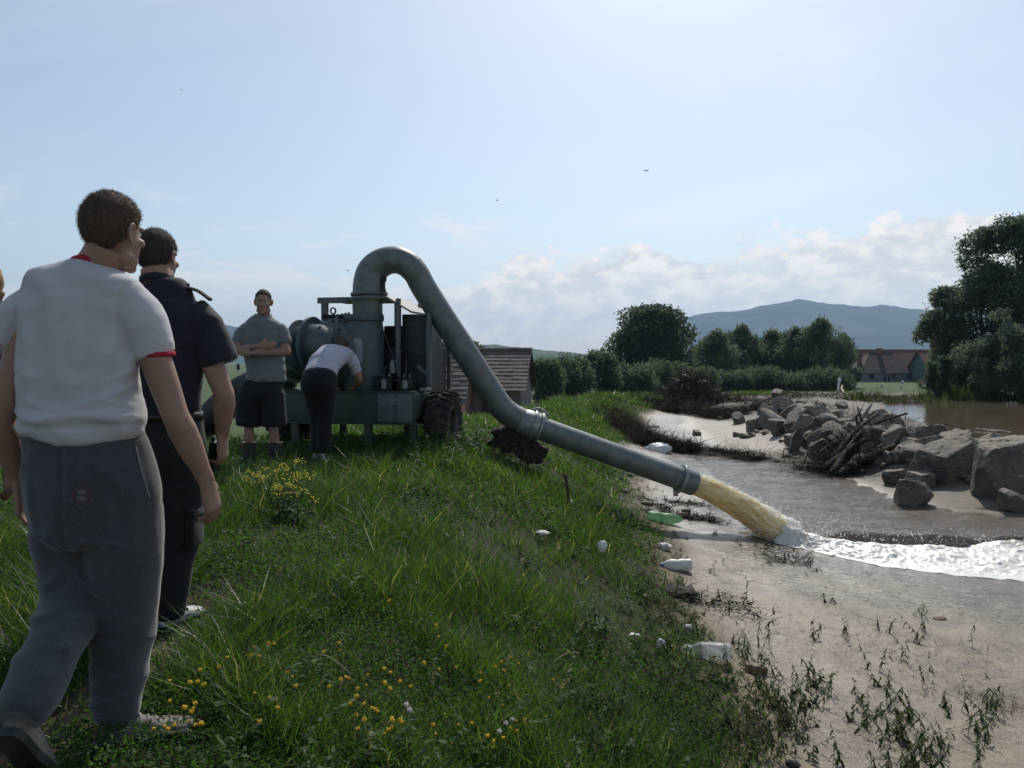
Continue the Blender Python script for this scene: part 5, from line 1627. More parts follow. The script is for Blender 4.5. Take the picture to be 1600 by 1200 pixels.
# wheels
tw, tr_, hub = 0.30, 0.375, 0.19
prof = [(hub, -tw * 0.40), (0.27, -tw * 0.48), (0.33, -tw * 0.5), (tr_ - 0.018, -tw * 0.44), (tr_ - 0.008, -tw * 0.2), (tr_ - 0.006, 0), (tr_ - 0.008, tw * 0.2), (tr_ - 0.018, tw * 0.44), (0.33, tw * 0.5), (0.27, tw * 0.48), (hub, tw * 0.40)]
ty = Acc().lathe(prof, (0, 0, 0), (1, 0, 0), 48, closed=True)
for k in range(22):
    a = k / 22 * 2 * math.pi
    for sg in (-1, 1):
        aa = a + (0.14 if sg > 0 else 0)
        pts = [(sg * 0.012, aa), (sg * 0.075, aa + 0.07), (sg * 0.142, aa + 0.12)]
        top = [np.array([x, math.cos(q) * (tr_ + 0.008 - 0.012 * (abs(x) / 0.142) ** 2), math.sin(q) * (tr_ + 0.008 - 0.012 * (abs(x) / 0.142) ** 2)]) for x, q in pts]
        ty.tube(top, [(0.018, 0.016)] * 3, 6, lat=np.array([0, -math.sin(aa), math.cos(aa)]))
    ty.tube([np.array([sg2 * 0.149, math.cos(a) * r_, math.sin(a) * r_]) for sg2, r_ in ((1, 0.37), (1, 0.31))], 0.012, 5)
tyre_me = sharp(ty.mesh('tyre'), 40); tyre_me.materials.append(M['tyre'])
ri = Acc().lathe([(0.03, 0.035), (0.06, 0.045), (0.065, 0.02), (0.12, 0.0), (0.165, 0.02), (0.172, 0.10), (0.195, 0.125), (0.188, 0.135), (0.16, 0.11), (0.15, 0.0), (0.03, -0.05)], (0, 0, 0), (1, 0, 0), 28)
for k in range(5):
    a = k / 5 * 6.283; ri.lathe([(0.011, -0.01), (0.011, 0.035)], (0.005, 0.085 * math.cos(a), 0.085 * math.sin(a)), (1, 0, 0), 6)
rim_me = sharp(ri.mesh('rim'), 35); rim_me.materials.append(M['rim'])
for x, s in ((1.19, 1), (-0.87, -1)):
    wh = bpy.data.objects.new('wheel', None); COL.objects.link(wh); wh.parent = PT
    g = PR + EX * x + EY * -0.16
    wh.location = (x, -0.16, Hs(g[0], g[1]) - PR[2] + tr_ - 0.03); wh.rotation_euler = (0.3, 0, 0 if s > 0 else math.pi)
    obj('tyre', tyre_me, None, wh); obj('rim', rim_me, None, wh)
obj('axle', Acc().tube([(-0.75, -0.16, 0.34), (1.06, -0.16, 0.34)], 0.04, 10), M['dark_steel'], PT)

# pump body
YF = 9.95
c0 = lp(528, 553, 10.05)
ax = np.array([0.93, 0.36, 0.0]); ax /= np.linalg.norm(ax)
vol = Acc().lathe([(0.20, -0.30), (0.36, -0.30), (0.40, -0.27), (0.43, -0.20), (0.46, -0.12), (0.47, 0.08), (0.45, 0.22), (0.38, 0.30), (0.12, 0.34)], c0 + np.array([0, 0.05, 0]), ax, 44)
obj('volute_casing', vol, M['blue_paint'], PT)
fl_ = Acc().lathe([(0.43, -0.02), (0.50, -0.02), (0.50, 0.02), (0.43, 0.02)], c0 + np.array([0, 0.05, 0]) - ax * 0.02, ax, 44, closed=True)
for k in range(18):
    a = k / 18 * 6.283
    u_ = np.array([-ax[1], ax[0], 0]); q = c0 + np.array([0, 0.05, 0]) + (u_ * math.cos(a) + np.array([0, 0, 1]) * math.sin(a)) * 0.478
    fl_.lathe([(0.014, -0.075), (0.014, 0.035)], q, ax, 6)
obj('casing_flange', fl_, M['blue_paint'], PT)
d0 = lp(569, 612, YF); d1 = lp(569, 500, YF)
dz0, dz1 = ZT + 0.01, d1[2]
dc = np.array([d0[0], d0[1], 0])
dis = Acc().lathe([(0.245, dz0), (0.255, dz0 + 0.05), (0.25, dz1 - 0.16), (0.235, dz1 - 0.05), (0.215, dz1)], dc, (0, 0, 1), 36)
obj('discharge_casing', dis, M['blue_paint'], PT)
dfl = Acc().lathe([(0.16, dz1 - 0.012), (0.245, dz1 - 0.012), (0.25, dz1), (0.25, dz1 + 0.05), (0.245, dz1 + 0.062), (0.16, dz1 + 0.062)], dc, (0, 0, 1), 36, closed=True)
for k in range(12):
    a = k / 12 * 6.283; dfl.lathe([(0.014, dz1 - 0.03), (0.014, dz1 + 0.085)], dc + np.array([0.225 * math.cos(a), 0.225 * math.sin(a), 0]), (0, 0, 1), 6)
obj('outlet_flange', dfl, M['blue_paint'], PT)
zn1 = lp(574, 467, YF)[2]
nk = Acc().lathe([(0.175, dz1 + 0.06), (0.178, dz1 + 0.1), (0.182, zn1 - 0.04), (0.20, zn1)], dc + np.array([0.045, 0, 0]), (0, 0, 1), 36)
for k in range(3):
    a = -1.2 + k * 1.1; nk.box(dc + np.array([0.045 + 0.18 * math.cos(a) - .012, 0.18 * math.sin(a) - .012, dz1 + .08]), dc + np.array([0.045 + 0.195 * math.cos(a) + .012, 0.195 * math.sin(a) + .012, zn1 - .06]))
obj('outlet_neck', nk, M['galv'], PT)
# paper label wrapped on the casing
lb = Acc(); th = np.linspace(-1.80, -1.36, 7) + 0.12
r_ = 0.258
za, zb = lp(568, 565, 9.7)[2], lp(568, 529, 9.7)[2]
V = [(dc[0] + r_ * math.cos(t), dc[1] + r_ * math.sin(t), z + 0.008 * math.sin(t * 17 + z * 20)) for z in np.linspace(za, zb, 6) for t in th]
lb.add(V, [(j * 7 + i, j * 7 + i + 1, (j + 1) * 7 + i + 1, (j + 1) * 7 + i) for j in range(5) for i in range(6)])
obj('paper_label', lb, M['paper'], PT)
# suction side: reducer, elbow, coupling bands
SA, SB, SC_, SD = lp(508, 545, 9.8), lp(484, 541, 9.82), lp(462, 552, 9.9), lp(436, 590, 10.05)
su = Acc().tube(curve([c0 - ax * 0.2, SA, SB, SC_, SD], 22), np.interp(np.linspace(0, 1, 22), [0, 0.3, 0.5, 1], [0.32, 0.285, 0.27, 0.235]), 28, lat=(0, 1, 0))
obj('suction_elbow', su, M['blue_paint'], PT)
cc = curve([c0 - ax * 0.2, SA, SB, SC_, SD], 60)
for i_, r_ in ((27, 0.36), (34, 0.34), (47, 0.275), (53, 0.275)):
    t_ = cc[i_ + 1] - cc[i_ - 1]
    obj('coupling_ring', Acc().lathe([(0.2, -0.018), (r_, -0.018), (r_ + .006, 0), (r_, 0.018), (0.2, 0.018)], cc[i_], t_, 36, closed=True), M['galv_worn'] if i_ > 40 else M['blue_paint'], PT)
gus = Acc(); g0, g1, g2 = lp(474, 530, 9.62), lp(500, 509, 9.62), lp(506, 540, 9.66)
th_ = np.array([0, 0.02, 0]); gus.add([g0, g1, g2, g0 + th_, g1 + th_, g2 + th_], [(0, 1, 2), (3, 5, 4), (0, 3, 4, 1), (1, 4, 5, 2), (2, 5, 3, 0)])
obj('gusset_plate', gus, M['blue_paint'], PT)
# lifting bar with eye
lb0, lb1 = lp(506, 494, 10.0), lp(535, 494, 10.0)
li = Acc().tube([lb0, lb1], 0.02, 8).ball(lb0, 0.034, 10, 6).ball(lb1, 0.034, 10, 6)
for q in (lb0 + (lb1 - lb0) * 0.08, (lb0 + lb1) / 2, lb0 + (lb1 - lb0) * 0.92):
    li.tube([q, q - np.array([0, 0, 0.10])], 0.014, 6)
obj('lifting_bar', li, M['dark_steel'], PT)
ec = (lb0 + lb1) / 2 + np.array([0, 0, 0.065])
obj('eye_bolt', Acc().lathe([(0.03, -0.008), (0.046, -0.008), (0.046, 0.008), (0.03, 0.008)], ec, (0.2, 1, 0), 20, closed=True).tube([ec - np.array([0, 0, 0.09]), ec - np.array([0, 0, 0.04])], 0.012, 8), M['dark_steel'], PT)
# engine: canopy, posts, radiator, block
YR = 10.35
ra, rb = lp(507, 466, 10.35), lp(624, 464, 10.0)
rz = rb[2]
rf = Acc()
x0, x1, x2 = lp(510, 468, YR)[0], lp(624, 466, YR)[0], lp(664, 488, YR)[0]
zdn = lp(664, 488, 10.1)[2]
ty_ = 0.025
yb0, yb1 = -0.30, 0.62
rf.box((x0, yb0, rz - 0.02), (x1, yb1, rz + 0.0))
rf.box((x0, yb0 - 0.004, rz - 0.075), (x0 + 0.40, yb0 + 0.016, rz - 0.021))
rf.add([(x1, yb0, rz), (x1, yb1, rz), (x2, yb1, zdn), (x2, yb0, zdn), (x1, yb0, rz - ty_), (x1, yb1, rz - ty_), (x2, yb1, zdn - ty_), (x2, yb0, zdn - ty_)],
       [(0, 3, 2, 1), (4, 5, 6, 7), (0, 4, 7, 3), (1, 2, 6, 5), (2, 3, 7, 6), (0, 1, 5, 4)])
obj('canopy_roof', rf, M['grey_panel'], PT)
for q in (625, 676):
    x = lp(q, 540, 9.95)[0]
    obj('canopy_post', Acc().box((x - 0.026, -0.30, ZT), (x + 0.026, -0.25, (rz if q < 650 else zdn) - 0.028)), M['grey_panel'], PT)
    obj('canopy_post', Acc().box((x - 0.026, 0.55, ZT), (x + 0.026, 0.60, (rz if q < 650 else zdn) - 0.028)), M['grey_panel'], PT)
obj('canopy_post', Acc().box((x0 + 0.04, -0.28, ZT + 0.5), (x0 + 0.12, -0.23, rz - 0.022)), M['grey_panel'], PT)
xa, xb = lp(633, 540, 10.1)[0], lp(672, 540, 10.1)[0]
ztop = lp(650, 492, 10.1)[2]
rad_ = Acc().box((xa, -0.18, ZT + 0.005), (xb, 0.52, ztop), bev=0.01)
obj('radiator_housing', rad_, M['dark_steel'], PT)
for k in range(12):
    z = ZT + 0.08 + k * (ztop - ZT - 0.16) / 11
    obj('cooling_louvre', Acc().box((xa + 0.03, -0.192, z), (xb - 0.03, -0.1805, z + 0.022)), M['dark_steel'], PT)
obj('end_panel', Acc().box((xb + 0.03, -0.12, ZT + 0.005), (xb + 0.055, 0.5, lp(680, 545, 10.1)[2])), M['dark_steel'], PT)
xe0, xe1 = lp(598, 540, 10.2)[0], lp(632, 540, 10.2)[0]
eb = Acc().box((xe0 - 0.1, -0.1, ZT + 0.005), (xe1, 0.42, ZT + 0.55), bev=0.02).box((xe0, 0.0, ZT + 0.55), (xe1 - 0.02, 0.34, ZT + 0.82), bev=0.02)
for k in range(5):
    eb.lathe([(0.035, 0), (0.035, 0.14), (0.02, 0.16)], (xe0 + 0.03 + 0.045 * k, -0.15, ZT + 0.15 + 0.03 * (k % 2)), (0, 0, 1), 10)
eb.tube(curve([(xe0, -0.15, ZT + 0.36), (xe0 + .1, -0.2, ZT + 0.42), (xe1, -0.16, ZT + 0.34)], 10), 0.018, 6)
eb.tube(curve([(xe0 + .02, -0.15, ZT + 0.65), (xe0 + .1, -0.16, ZT + 0.6), (xe1, -0.12, ZT + 0.68)], 10), 0.022, 6)
obj('engine_block', eb, M['dark_steel'], PT)
pu = lp(652, 598, 9.8)
obj('pulley', Acc().lathe([(0.03, -0.03), (0.12, -0.03), (0.105, 0), (0.12, 0.03), (0.03, 0.03)], (pu[0], -0.25, ZT + 0.13), (0, 1, 0), 28), M['dark_steel'], PT)
a_, b_ = lp(649, 572, 9.8), lp(665, 588, 9.8)
obj('drive_brace', Acc().tube([(a_[0], -0.24, a_[2]), (b_[0], -0.24, b_[2])], [(0.03, 0.012)] * 2, 8), M['grey_panel'], PT)
for p0, p1, ph in ((583, 611, 590), (622, 643, 591)):
    xa_, xb_ = lp(p0, 600, 9.6)[0], lp(p1, 600, 9.6)[0]; zt_ = lp(600, ph, 9.6)[2]
    bt = obj('battery_box', Acc().box((xa_, -0.56, ZT + 0.016), (xb_, -0.36, zt_), bev=0.006).box((xa_ - .008, -0.568, zt_ + 0.001), (xb_ + .008, -0.352, zt_ + 0.014)), M['dark_steel'], PT)
    m_ = (xa_ + xb_) / 2 + 0.01
    obj('sticker', Acc().box((m_ - 0.03, -0.5625, ZT + 0.04), (m_ + 0.03, -0.5605, zt_ - 0.02)), M['paper'], bt)
    for sx in (0.25, 0.7):
        obj('terminal', Acc().lathe([(0.012, 0), (0.010, 0.03)], (xa_ + (xb_ - xa_) * sx, -0.46, zt_ + 0.0145), (0, 0, 1), 8), M['galv_worn'], bt)
gt = lp(660, 608, 9.55)
obj('tool_tray', Acc().box((gt[0] - 0.05, -0.5, ZT + 0.016), (gt[0] + 0.06, -0.38, ZT + 0.045)), M['galv_worn'], PT)

bx = lp(600, 600, 9.6)
for k, (q0, q1, sag) in enumerate(((lp(590, 588, 9.62), lp(612, 560, 9.9), 0.10), (lp(634, 588, 9.62), lp(640, 548, 9.95), -0.06), (lp(606, 588, 9.62), lp(628, 590, 9.6), 0.05), (lp(600, 520, 9.8), lp(622, 600, 9.75), 0.03))):
    md = (q0 + q1) / 2 + np.array([0.03 * (k - 1), -0.05, -sag])
    obj('cable', Acc().tube(curve([q0, md, q1], 12), 0.010, 6), M['plastic_black'], PT)
obj('exhaust_stack', Acc().tube([(xe0 + 0.12, 0.2, ZT + 0.8), (xe0 + 0.12, 0.2, rz - 0.05)], 0.045, 12), M['rust'], PT)
obj('oil_filter', Acc().lathe([(0.05, 0), (0.055, 0.02), (0.055, 0.14), (0.03, 0.16)], (xe1 - 0.06, -0.2, ZT + 0.22), (0, 0, 1), 14), M['plastic_white'], PT)

# ------------------------------------------------------------------ discharge pipe
path = [(577, 462, 9.95), (577, 444, 9.95), (582, 424, 9.95), (596, 411, 9.93), (616, 406, 9.9), (635, 412, 9.9), (650, 427, 9.9), (662, 449, 9.92), (689, 492, 9.96), (716, 533, 10.0), (745, 578, 10.05), (771, 619, 10.1), (783, 636, 10.12), (797, 648, 10.15), (813, 656, 10.18), (830, 664, 10.2)]
pw = np.array([P(*q) for q in path])
pc = curve(pw, 110)
s_ = np.linspace(0, 1, 110)
rr = np.interp(s_, [0, 0.1, 0.25, 0.4, 1], [0.205, 0.195, 0.168, 0.158, 0.158])
DP = thing('discharge_pipe', (P(812, 660, 10.18)[0], 10.18, Hs(0.1, 10.18)), 'grey galvanised discharge pipe arching over from the pump to the stream', 'pipe')
DL = np.array(DP.location)


def dpart(name, acc, m, par=None):
    return obj(name, sharp(acc.mesh(name, shift=DL), 40), m, par or DP)


dpart('bend_pipe', Acc().tube(pc, rr, 40, lat=(0, 1, 0)), M['galv'])
t0 = pc[3] - pc[0]
for i_ in (40, 58, 84, 99):
    dpart('weld_seam', Acc().lathe([(rr[i_] - 0.01, -0.007), (rr[i_] + 0.0035, -0.006), (rr[i_] + 0.005, 0), (rr[i_] + 0.0035, 0.006), (rr[i_] - 0.01, 0.007)], pc[i_], pc[i_ + 1] - pc[i_ - 1], 40, closed=True), M['galv'])
for off_, r_ in ((0.0, 0.225), (0.055, 0.232)):
    dpart('clamp_ring', Acc().lathe([(0.18, -0.025), (r_, -0.02), (r_ + .008, 0), (r_, 0.02), (0.18, 0.025)], P(577, 462, 9.95) - np.array([0, 0, off_ - 0.02]), t0, 40, closed=True), M['galv'])
va = P(599, 452, 9.85)
dpart('air_valve', Acc().tube([va, va + np.array([0, 0, 0.09])], 0.022, 10).ball(va + np.array([0, 0, 0.12]), 0.042, 14, 8).tube([va + np.array([-0.08, 0.03, 0.02]), va + np.array([0, 0, 0.02])], 0.018, 8).box(va - np.array([.03, .03, .03]), va + np.array([.03, .03, .0])), M['dark_steel'])
J = P(833, 665, 10.2); O1 = P(1084, 755.5, 10.52)
dj = (O1 - J) / np.linalg.norm(O1 - J); Lp = np.linalg.norm(O1 - J)
dpart('straight_pipe', Acc().lathe([(0.158, 0.04), (0.150, 0.12), (0.150, Lp - 0.2), (0.151, Lp - 0.001), (0.140, Lp - 0.001), (0.139, 0.1)], J, dj, 44, closed=True), M['galv'])
dpart('ball_joint', Acc().lathe([(0.15, -0.20), (0.168, -0.15), (0.182, -0.08), (0.178, -0.01), (0.19, 0.0), (0.19, 0.05), (0.165, 0.06), (0.155, 0.1)], J, dj, 40), M['galv_worn'])
for off_ in (-0.02, 0.075):
    dpart('clamp_ring', Acc().lathe([(0.165, -0.018), (0.198, -0.018), (0.204, 0), (0.198, 0.018), (0.165, 0.018)], J + dj * off_, dj, 40, closed=True), M['galv_worn'])
up = np.array([0, 0, 1.0]) - dj * dj[2]; up /= np.linalg.norm(up)
for s, h in ((1, 0.0), (-1, 0.0)):
    q = J + up * 0.19 * s
    dpart('clamp_lever', Acc().tube(curve([q - dj * 0.08, q + up * 0.045 * s, q + dj * 0.10 + up * 0.02 * s, q + dj * 0.16], 10), 0.014, 8).ball(q + up * 0.035 * s, 0.028, 10, 6), M['galv_worn'])
dpart('outlet_collar', Acc().lathe([(0.151, Lp - 0.20), (0.162, Lp - 0.19), (0.166, Lp - 0.02), (0.160, Lp + 0.01), (0.141, Lp + 0.01), (0.141, Lp - 0.20)], J, dj, 44, closed=True), M['galv'])
dpart('outlet_ring', Acc().lathe([(0.153, Lp - 0.215), (0.190, Lp - 0.21), (0.197, Lp - 0.19), (0.190, Lp - 0.165), (0.160, Lp - 0.16)], J, dj, 44, closed=True), M['galv_worn'])
q = J + dj * (Lp - 0.19) - up * 0.20
dpart('ring_lug', Acc().box(q - np.array([.03, .03, .035]), q + np.array([.03, .03, .035]), bev=0.006), M['galv_worn'])

# ------------------------------------------------------------------ suction hose
hp = [PR + EX * SD[0] + EY * SD[1] + np.array([0, 0, SD[2]])]
h0 = hp[0]
hp = np.array([h0 + np.array([0.10, -0.03, 0.06]), h0, P(398, 603, 10.35), P(364, 622, 10.7), P(320, 662, 11.2), P(270, 706, 11.8), P(190, 740, 12.6)])
hc = curve(hp, 260)
ln = np.concatenate([[0], np.cumsum(np.linalg.norm(np.diff(hc, axis=0), axis=1))])
hr = 0.20 + 0.014 * np.sign(np.sin(ln * 2 * math.pi / 0.085)) * np.abs(np.sin(ln * 2 * math.pi / 0.085)) ** 0.5
SH = thing('suction_hose', h0, 'black ribbed suction hose running down from the pump behind the crossed arms man', 'hose')
obj('ribbed_hose', Acc().tube(hc, hr, 28, lat=(0, 1, 0)).mesh('ribbed_hose', shift=h0), M['hose'], SH)
obj('end_band', Acc().lathe([(0.19, -0.06), (0.236, -0.055), (0.240, 0.0), (0.236, 0.055), (0.19, 0.06)], np.zeros(3), hc[20] - hc[10], 32, closed=True), M['galv_worn'], SH)
hk = P(372, 571, 10.5)
obj('hose_bolt', Acc().tube([hk - h0 - np.array([0, 0, .06]), hk - h0 + np.array([0, 0, 0.02])], 0.02, 8), M['dark_steel'], SH)

# ------------------------------------------------------------------ what props the pipe, stake
def lump(name, label, cat, px, py, Y, size, seed, m, rotz=0.0, tilt=0.0, rough=0.16):
    c = P(px, py, Y)
    me_ = rock_mesh(seed, size, 4, 9, rough)
    o = obj(name, me_, m, label=label, cat=cat)
    o.location = c; o.rotation_euler = (0, tilt, rotz)
    return o


lump('rotten_log', 'black rotten log end lying under the pipe joint', 'log', 826, 705, 10.3, (0.52, 0.40, 0.33), 901, M['rotten'], 0.2, 0.45)
lump('root_clump', 'dark root clump propping the pipe just left of its joint', 'stump', 800, 683, 10.32, (0.50, 0.40, 0.36), 902, M['rotten'], 0.0, -0.25)
lump('bark_slab', 'dark bark slab sticking out left under the pipe bend', 'bark', 776, 691, 10.3, (0.26, 0.3, 0.12), 903, M['rotten'], 0.3, -0.2)
g = G(888, 800)
stk = thing('iron_stake', g, 'thin rusty iron stake standing in the grass below the pipe', 'stake')
hs = P(884, 744, g[1])[2] - g[2]
obj('shaft', Acc().tube([(0.01, 0, -0.1), (0, 0, hs * 0.5), (-0.03, 0, hs)], 0.016, 8), M['rust'], stk)
obj('wire_knot', Acc().ball((-0.03, 0, hs), (0.026, 0.026, 0.03), 10, 6).tube([(-0.03, 0, hs), (-0.06, 0.01, hs + 0.02)], 0.008, 6), M['rust'], stk)

# ------------------------------------------------------------------ bottles and litter
def bottle(px, py, wpx, label, m, capm=None, flip=False, rotz=0.0, tilt=0.0, fat=0.155, dent=0.15, seed=1):
    g = G(px, py); L = wpx * g[1] / FPX
    r = L * fat
    t = thing('plastic_bottle', g + np.array([0, 0, r * 0.8]), label, 'bottle', None, rotz + (math.pi if flip else 0))
    pr = [(0.02 * L, -0.5 * L), (r * 0.85, -0.495 * L), (r, -0.46 * L), (r * 0.97, -0.3 * L), (r * 1.0, -0.2 * L), (r * 0.93, -0.08 * L), (r * 1.0, 0.03 * L), (r * 0.99, 0.16 * L), (r * 0.8, 0.28 * L), (r * 0.5, 0.38 * L), (r * 0.34, 0.41 * L), (r * 0.34, 0.45 * L)]
    hh = np.interp(np.linspace(0, 1, 44), np.linspace(0, 1, len(pr)), [q[1] for q in pr]); rr_ = np.interp(np.linspace(0, 1, 44), np.linspace(0, 1, len(pr)), [q[0] for q in pr])
    me_ = Acc().lathe(list(zip(rr_, hh)), (0, 0, 0), (1, 0, tilt), 24).mesh('shell')
    V, N = verts(me_)
    d_ = (fbm(V[:, 0] / r * 0.9 + seed, V[:, 1] / r * 0.9, V[:, 2] / r * 0.9, o=2, s=seed) - 0.55) * dent * 2 * r
    V = V + N * np.minimum(d_, 0.02 * r)[:, None]
    setverts(me_, V)
    obj('shell', me_, m, t)
    if capm:
        obj('cap', Acc().lathe([(r * 0.40, 0.415 * L), (r * 0.42, 0.43 * L), (r * 0.42, 0.50 * L), (r * 0.36, 0.51 * L)], (0, 0, 0), (1, 0, tilt), 18), capm, t)
    return t


bottle(1040, 818, 56, 'translucent green plastic bottle lying on the mud under the pipe', M['pet_green'], None, False, -0.15, -0.05, 0.17, 0.25, 2)
bottle(1056, 891, 50, 'white plastic bottle with blue cap on the mud', M['plastic_white'], M['plastic_blue'], True, 0.1, 0.0, 0.19, 0.12, 3)
bottle(1095, 1028, 92, 'crumpled clear plastic bottle with a red cap at the grass edge', M['pet_clear'], M['plastic_red'], True, -0.2, 0.0, 0.155, 0.6, 4)


def scrap(name, label, cat, px, py, wpx, hpx, m, seed, thick=0.35, rotz=None, sub=2, lift=0.3):
    g = G(px, py); s = g[1] / FPX
    rng = np.random.default_rng(seed)
    V, F = ICO[4]
    Q = V * (1 + 0.9 * (fbm(V[:, 0] * 1.7 + seed, V[:, 1] * 1.7, V[:, 2] * 1.7, o=4, s=seed) - 0.5))[:, None]
    Q = Q * np.array([wpx * s / 2, wpx * s * 0.36, hpx * s / 2])
    Q[:, 2] += 0.25 * hpx * s * (fbm(Q[:, 0] * 9 / (wpx * s / 0.15), Q[:, 1] * 9, o=2, s=seed + 1) - 0.5)
    o = obj(name, fast_mesh(name, Q, [F], True), m, label=label, cat=cat)
    o.location = g + np.array([0, 0, hpx * s * lift]); o.rotation_euler = (0, 0, rng.random() * 0.8 - 0.4 if rotz is None else rotz)
    return o


scrap('foam_scrap', 'flat white foam scrap on the mud above the capped bottle', 'scrap', 1038, 858, 24, 12, M['foamboard'], 11, rotz=-0.3)
scrap('brown_scrap', 'curled brown bark scrap right of the crumpled clear bottle', 'scrap', 1181, 1052, 36, 20, M['cardboard'], 12)
scrap('dry_leaf', 'single dry orange leaf out on the bare mud', 'leaf', 1468, 968, 22, 5, M['cardboard'], 13)
scrap('plastic_bag', 'pale crumpled plastic bag in the debris behind the pipe', 'bag', 1030, 705, 44, 14, M['bag'], 14)
scrap('white_scrap', 'white plastic scrap beside the iron stake', 'scrap', 889, 793, 14, 10, M['bag'], 15, lift=0.8)
scrap('white_scrap', 'small white scrap high on the debris line behind the pipe', 'scrap', 1024, 668, 13, 6, M['foamboard'], 16)
scrap('paper_scrap', 'crumpled pale paper in the grass left of the foam scrap', 'paper', 941, 868, 16, 18, M['bag'], 17, lift=0.9)
scrap('paper_scrap', 'white paper shred lying on the grass slope in the middle', 'paper', 848, 849, 22, 7, M['foamboard'], 18, lift=2.2)
scrap('paper_scrap', 'white sheet in the grass at the boots of the crossed arms man', 'paper', 374, 727, 26, 8, M['foamboard'], 19, lift=1.2, rotz=0.4)
scrap('dark_rag', 'black wet rag half buried at the grass edge', 'rag', 1055, 930, 66, 16, M['rotten'], 20, rotz=-0.3)
scrap('white_scrap', 'white scrap of film left of the crumpled clear bottle', 'scrap', 1032, 1018, 15, 14, M['bag'], 21, lift=0.8)
scrap('white_scrap', 'thin white strip in the grass left of the bottle and the film scrap', 'scrap', 992, 1003, 17, 5, M['foamboard'], 22, lift=2.0)
scrap('white_scrap', 'torn white scrap just above the crumpled clear bottle', 'scrap', 1076, 992, 18, 12, M['foamboard'], 23, lift=0.8)
scrap('dark_clod', 'dark clod of earth in the weeds at the bottom edge', 'clod', 1238, 1200, 22, 12, M['rotten'], 24)
for k, (u, v, wv) in enumerate(((975, 770, 20), (1010, 789, 26), (1072, 800, 22), (985, 745, 16))):
    scrap('stone', 'small muddy stone on the mud strip under the pipe', 'stone', u, v, wv * 0.7, 7, M['rock_brown'], 30 + k)['group'] = 'small stones under the pipe'
for k, (u, v) in enumerate(((1378, 607), (1410, 602), (1408, 609), (1330, 618), (1420, 625))):
    scrap('white_scrap', 'tiny white piece of litter on the far bank before the houses', 'scrap', u, v, 5, 6, M['foamboard'], 40 + k, lift=0.6)['group'] = 'white litter on the far bank'
# bleached bent branch and post on the far bank
a_, c_ = G(1316, 611), G(1328, 626)
a_[2] += 0.6
o = obj('bleached_branch', Acc().tube(curve([a_, (a_ + c_) / 2 + np.array([-0.25, 0, 0.1]), c_ + np.array([0, 0, 0.1])], 12), 0.09, 8).mesh('bleached_branch', shift=a_), M['straw'], label='long bleached branch leaning on the far bank', cat='branch'); o.location = a_
g = G(1308, 615)
o = obj('white_post', Acc().tube([(0, 0, -0.2), (0.1, 0, 0.5), (0.16, 0, 0.95)], 0.10, 8).ball((0.16, 0, 0.98), 0.14, 10, 6), M['foamboard'], label='short white bent post beside the bleached branch', cat='post'); o.location = g

# ------------------------------------------------------------------ birds
for px, py, Y, s, rz, lab in ((1010, 267, 24, 0.11, 0.3, 'small dark bird highest right in the sky'), (777, 313, 26, 0.085, 1.0, 'small dark bird in mid sky above the pipe bend'), (543, 423, 28, 0.085, -0.5, 'small dark bird just left of the pipe bend'), (283, 140, 30, 0.07, 0.2, 'tiny dark bird alone at upper left')):
    r = thing('bird', P(px, py, Y), lab, 'bird', 'swallows in the sky', rz)
    obj('body', Acc().tube([(0, -s * .5, 0), (0, -s * .2, 0.0), (0, s * .2, 0), (0, s * .55, 0)], [0.002, s * .13, s * .12, 0.003], 8), M['feather'], r)
    for sg in (-1, 1):
        wv = Acc().add([(0, -s * .18, 0), (0, s * .16, 0), (sg * s * .5, s * .05, s * .22), (sg * s * .9, s * .25, s * .1), (sg * s * .45, -s * .2, s * .22), (0, 0, -s * .03)], [(0, 1, 2, 4), (4, 2, 3), (0, 4, 5), (4, 3, 5), (5, 3, 2), (5, 2, 1)])
        obj('wing', wv.mesh('wing', False), M['feather'], r)

# ------------------------------------------------------------------ people
def rotm(yaw=0.0, pitch=0.0, roll=0.0):
    """yaw turns the face from +y towards +x, pitch looks down, roll tips the head towards +x"""
    return np.array(Matrix.Rotation(-yaw, 3, 'Z') @ Matrix.Rotation(-pitch, 3, 'X') @ Matrix.Rotation(roll, 3, 'Y'))


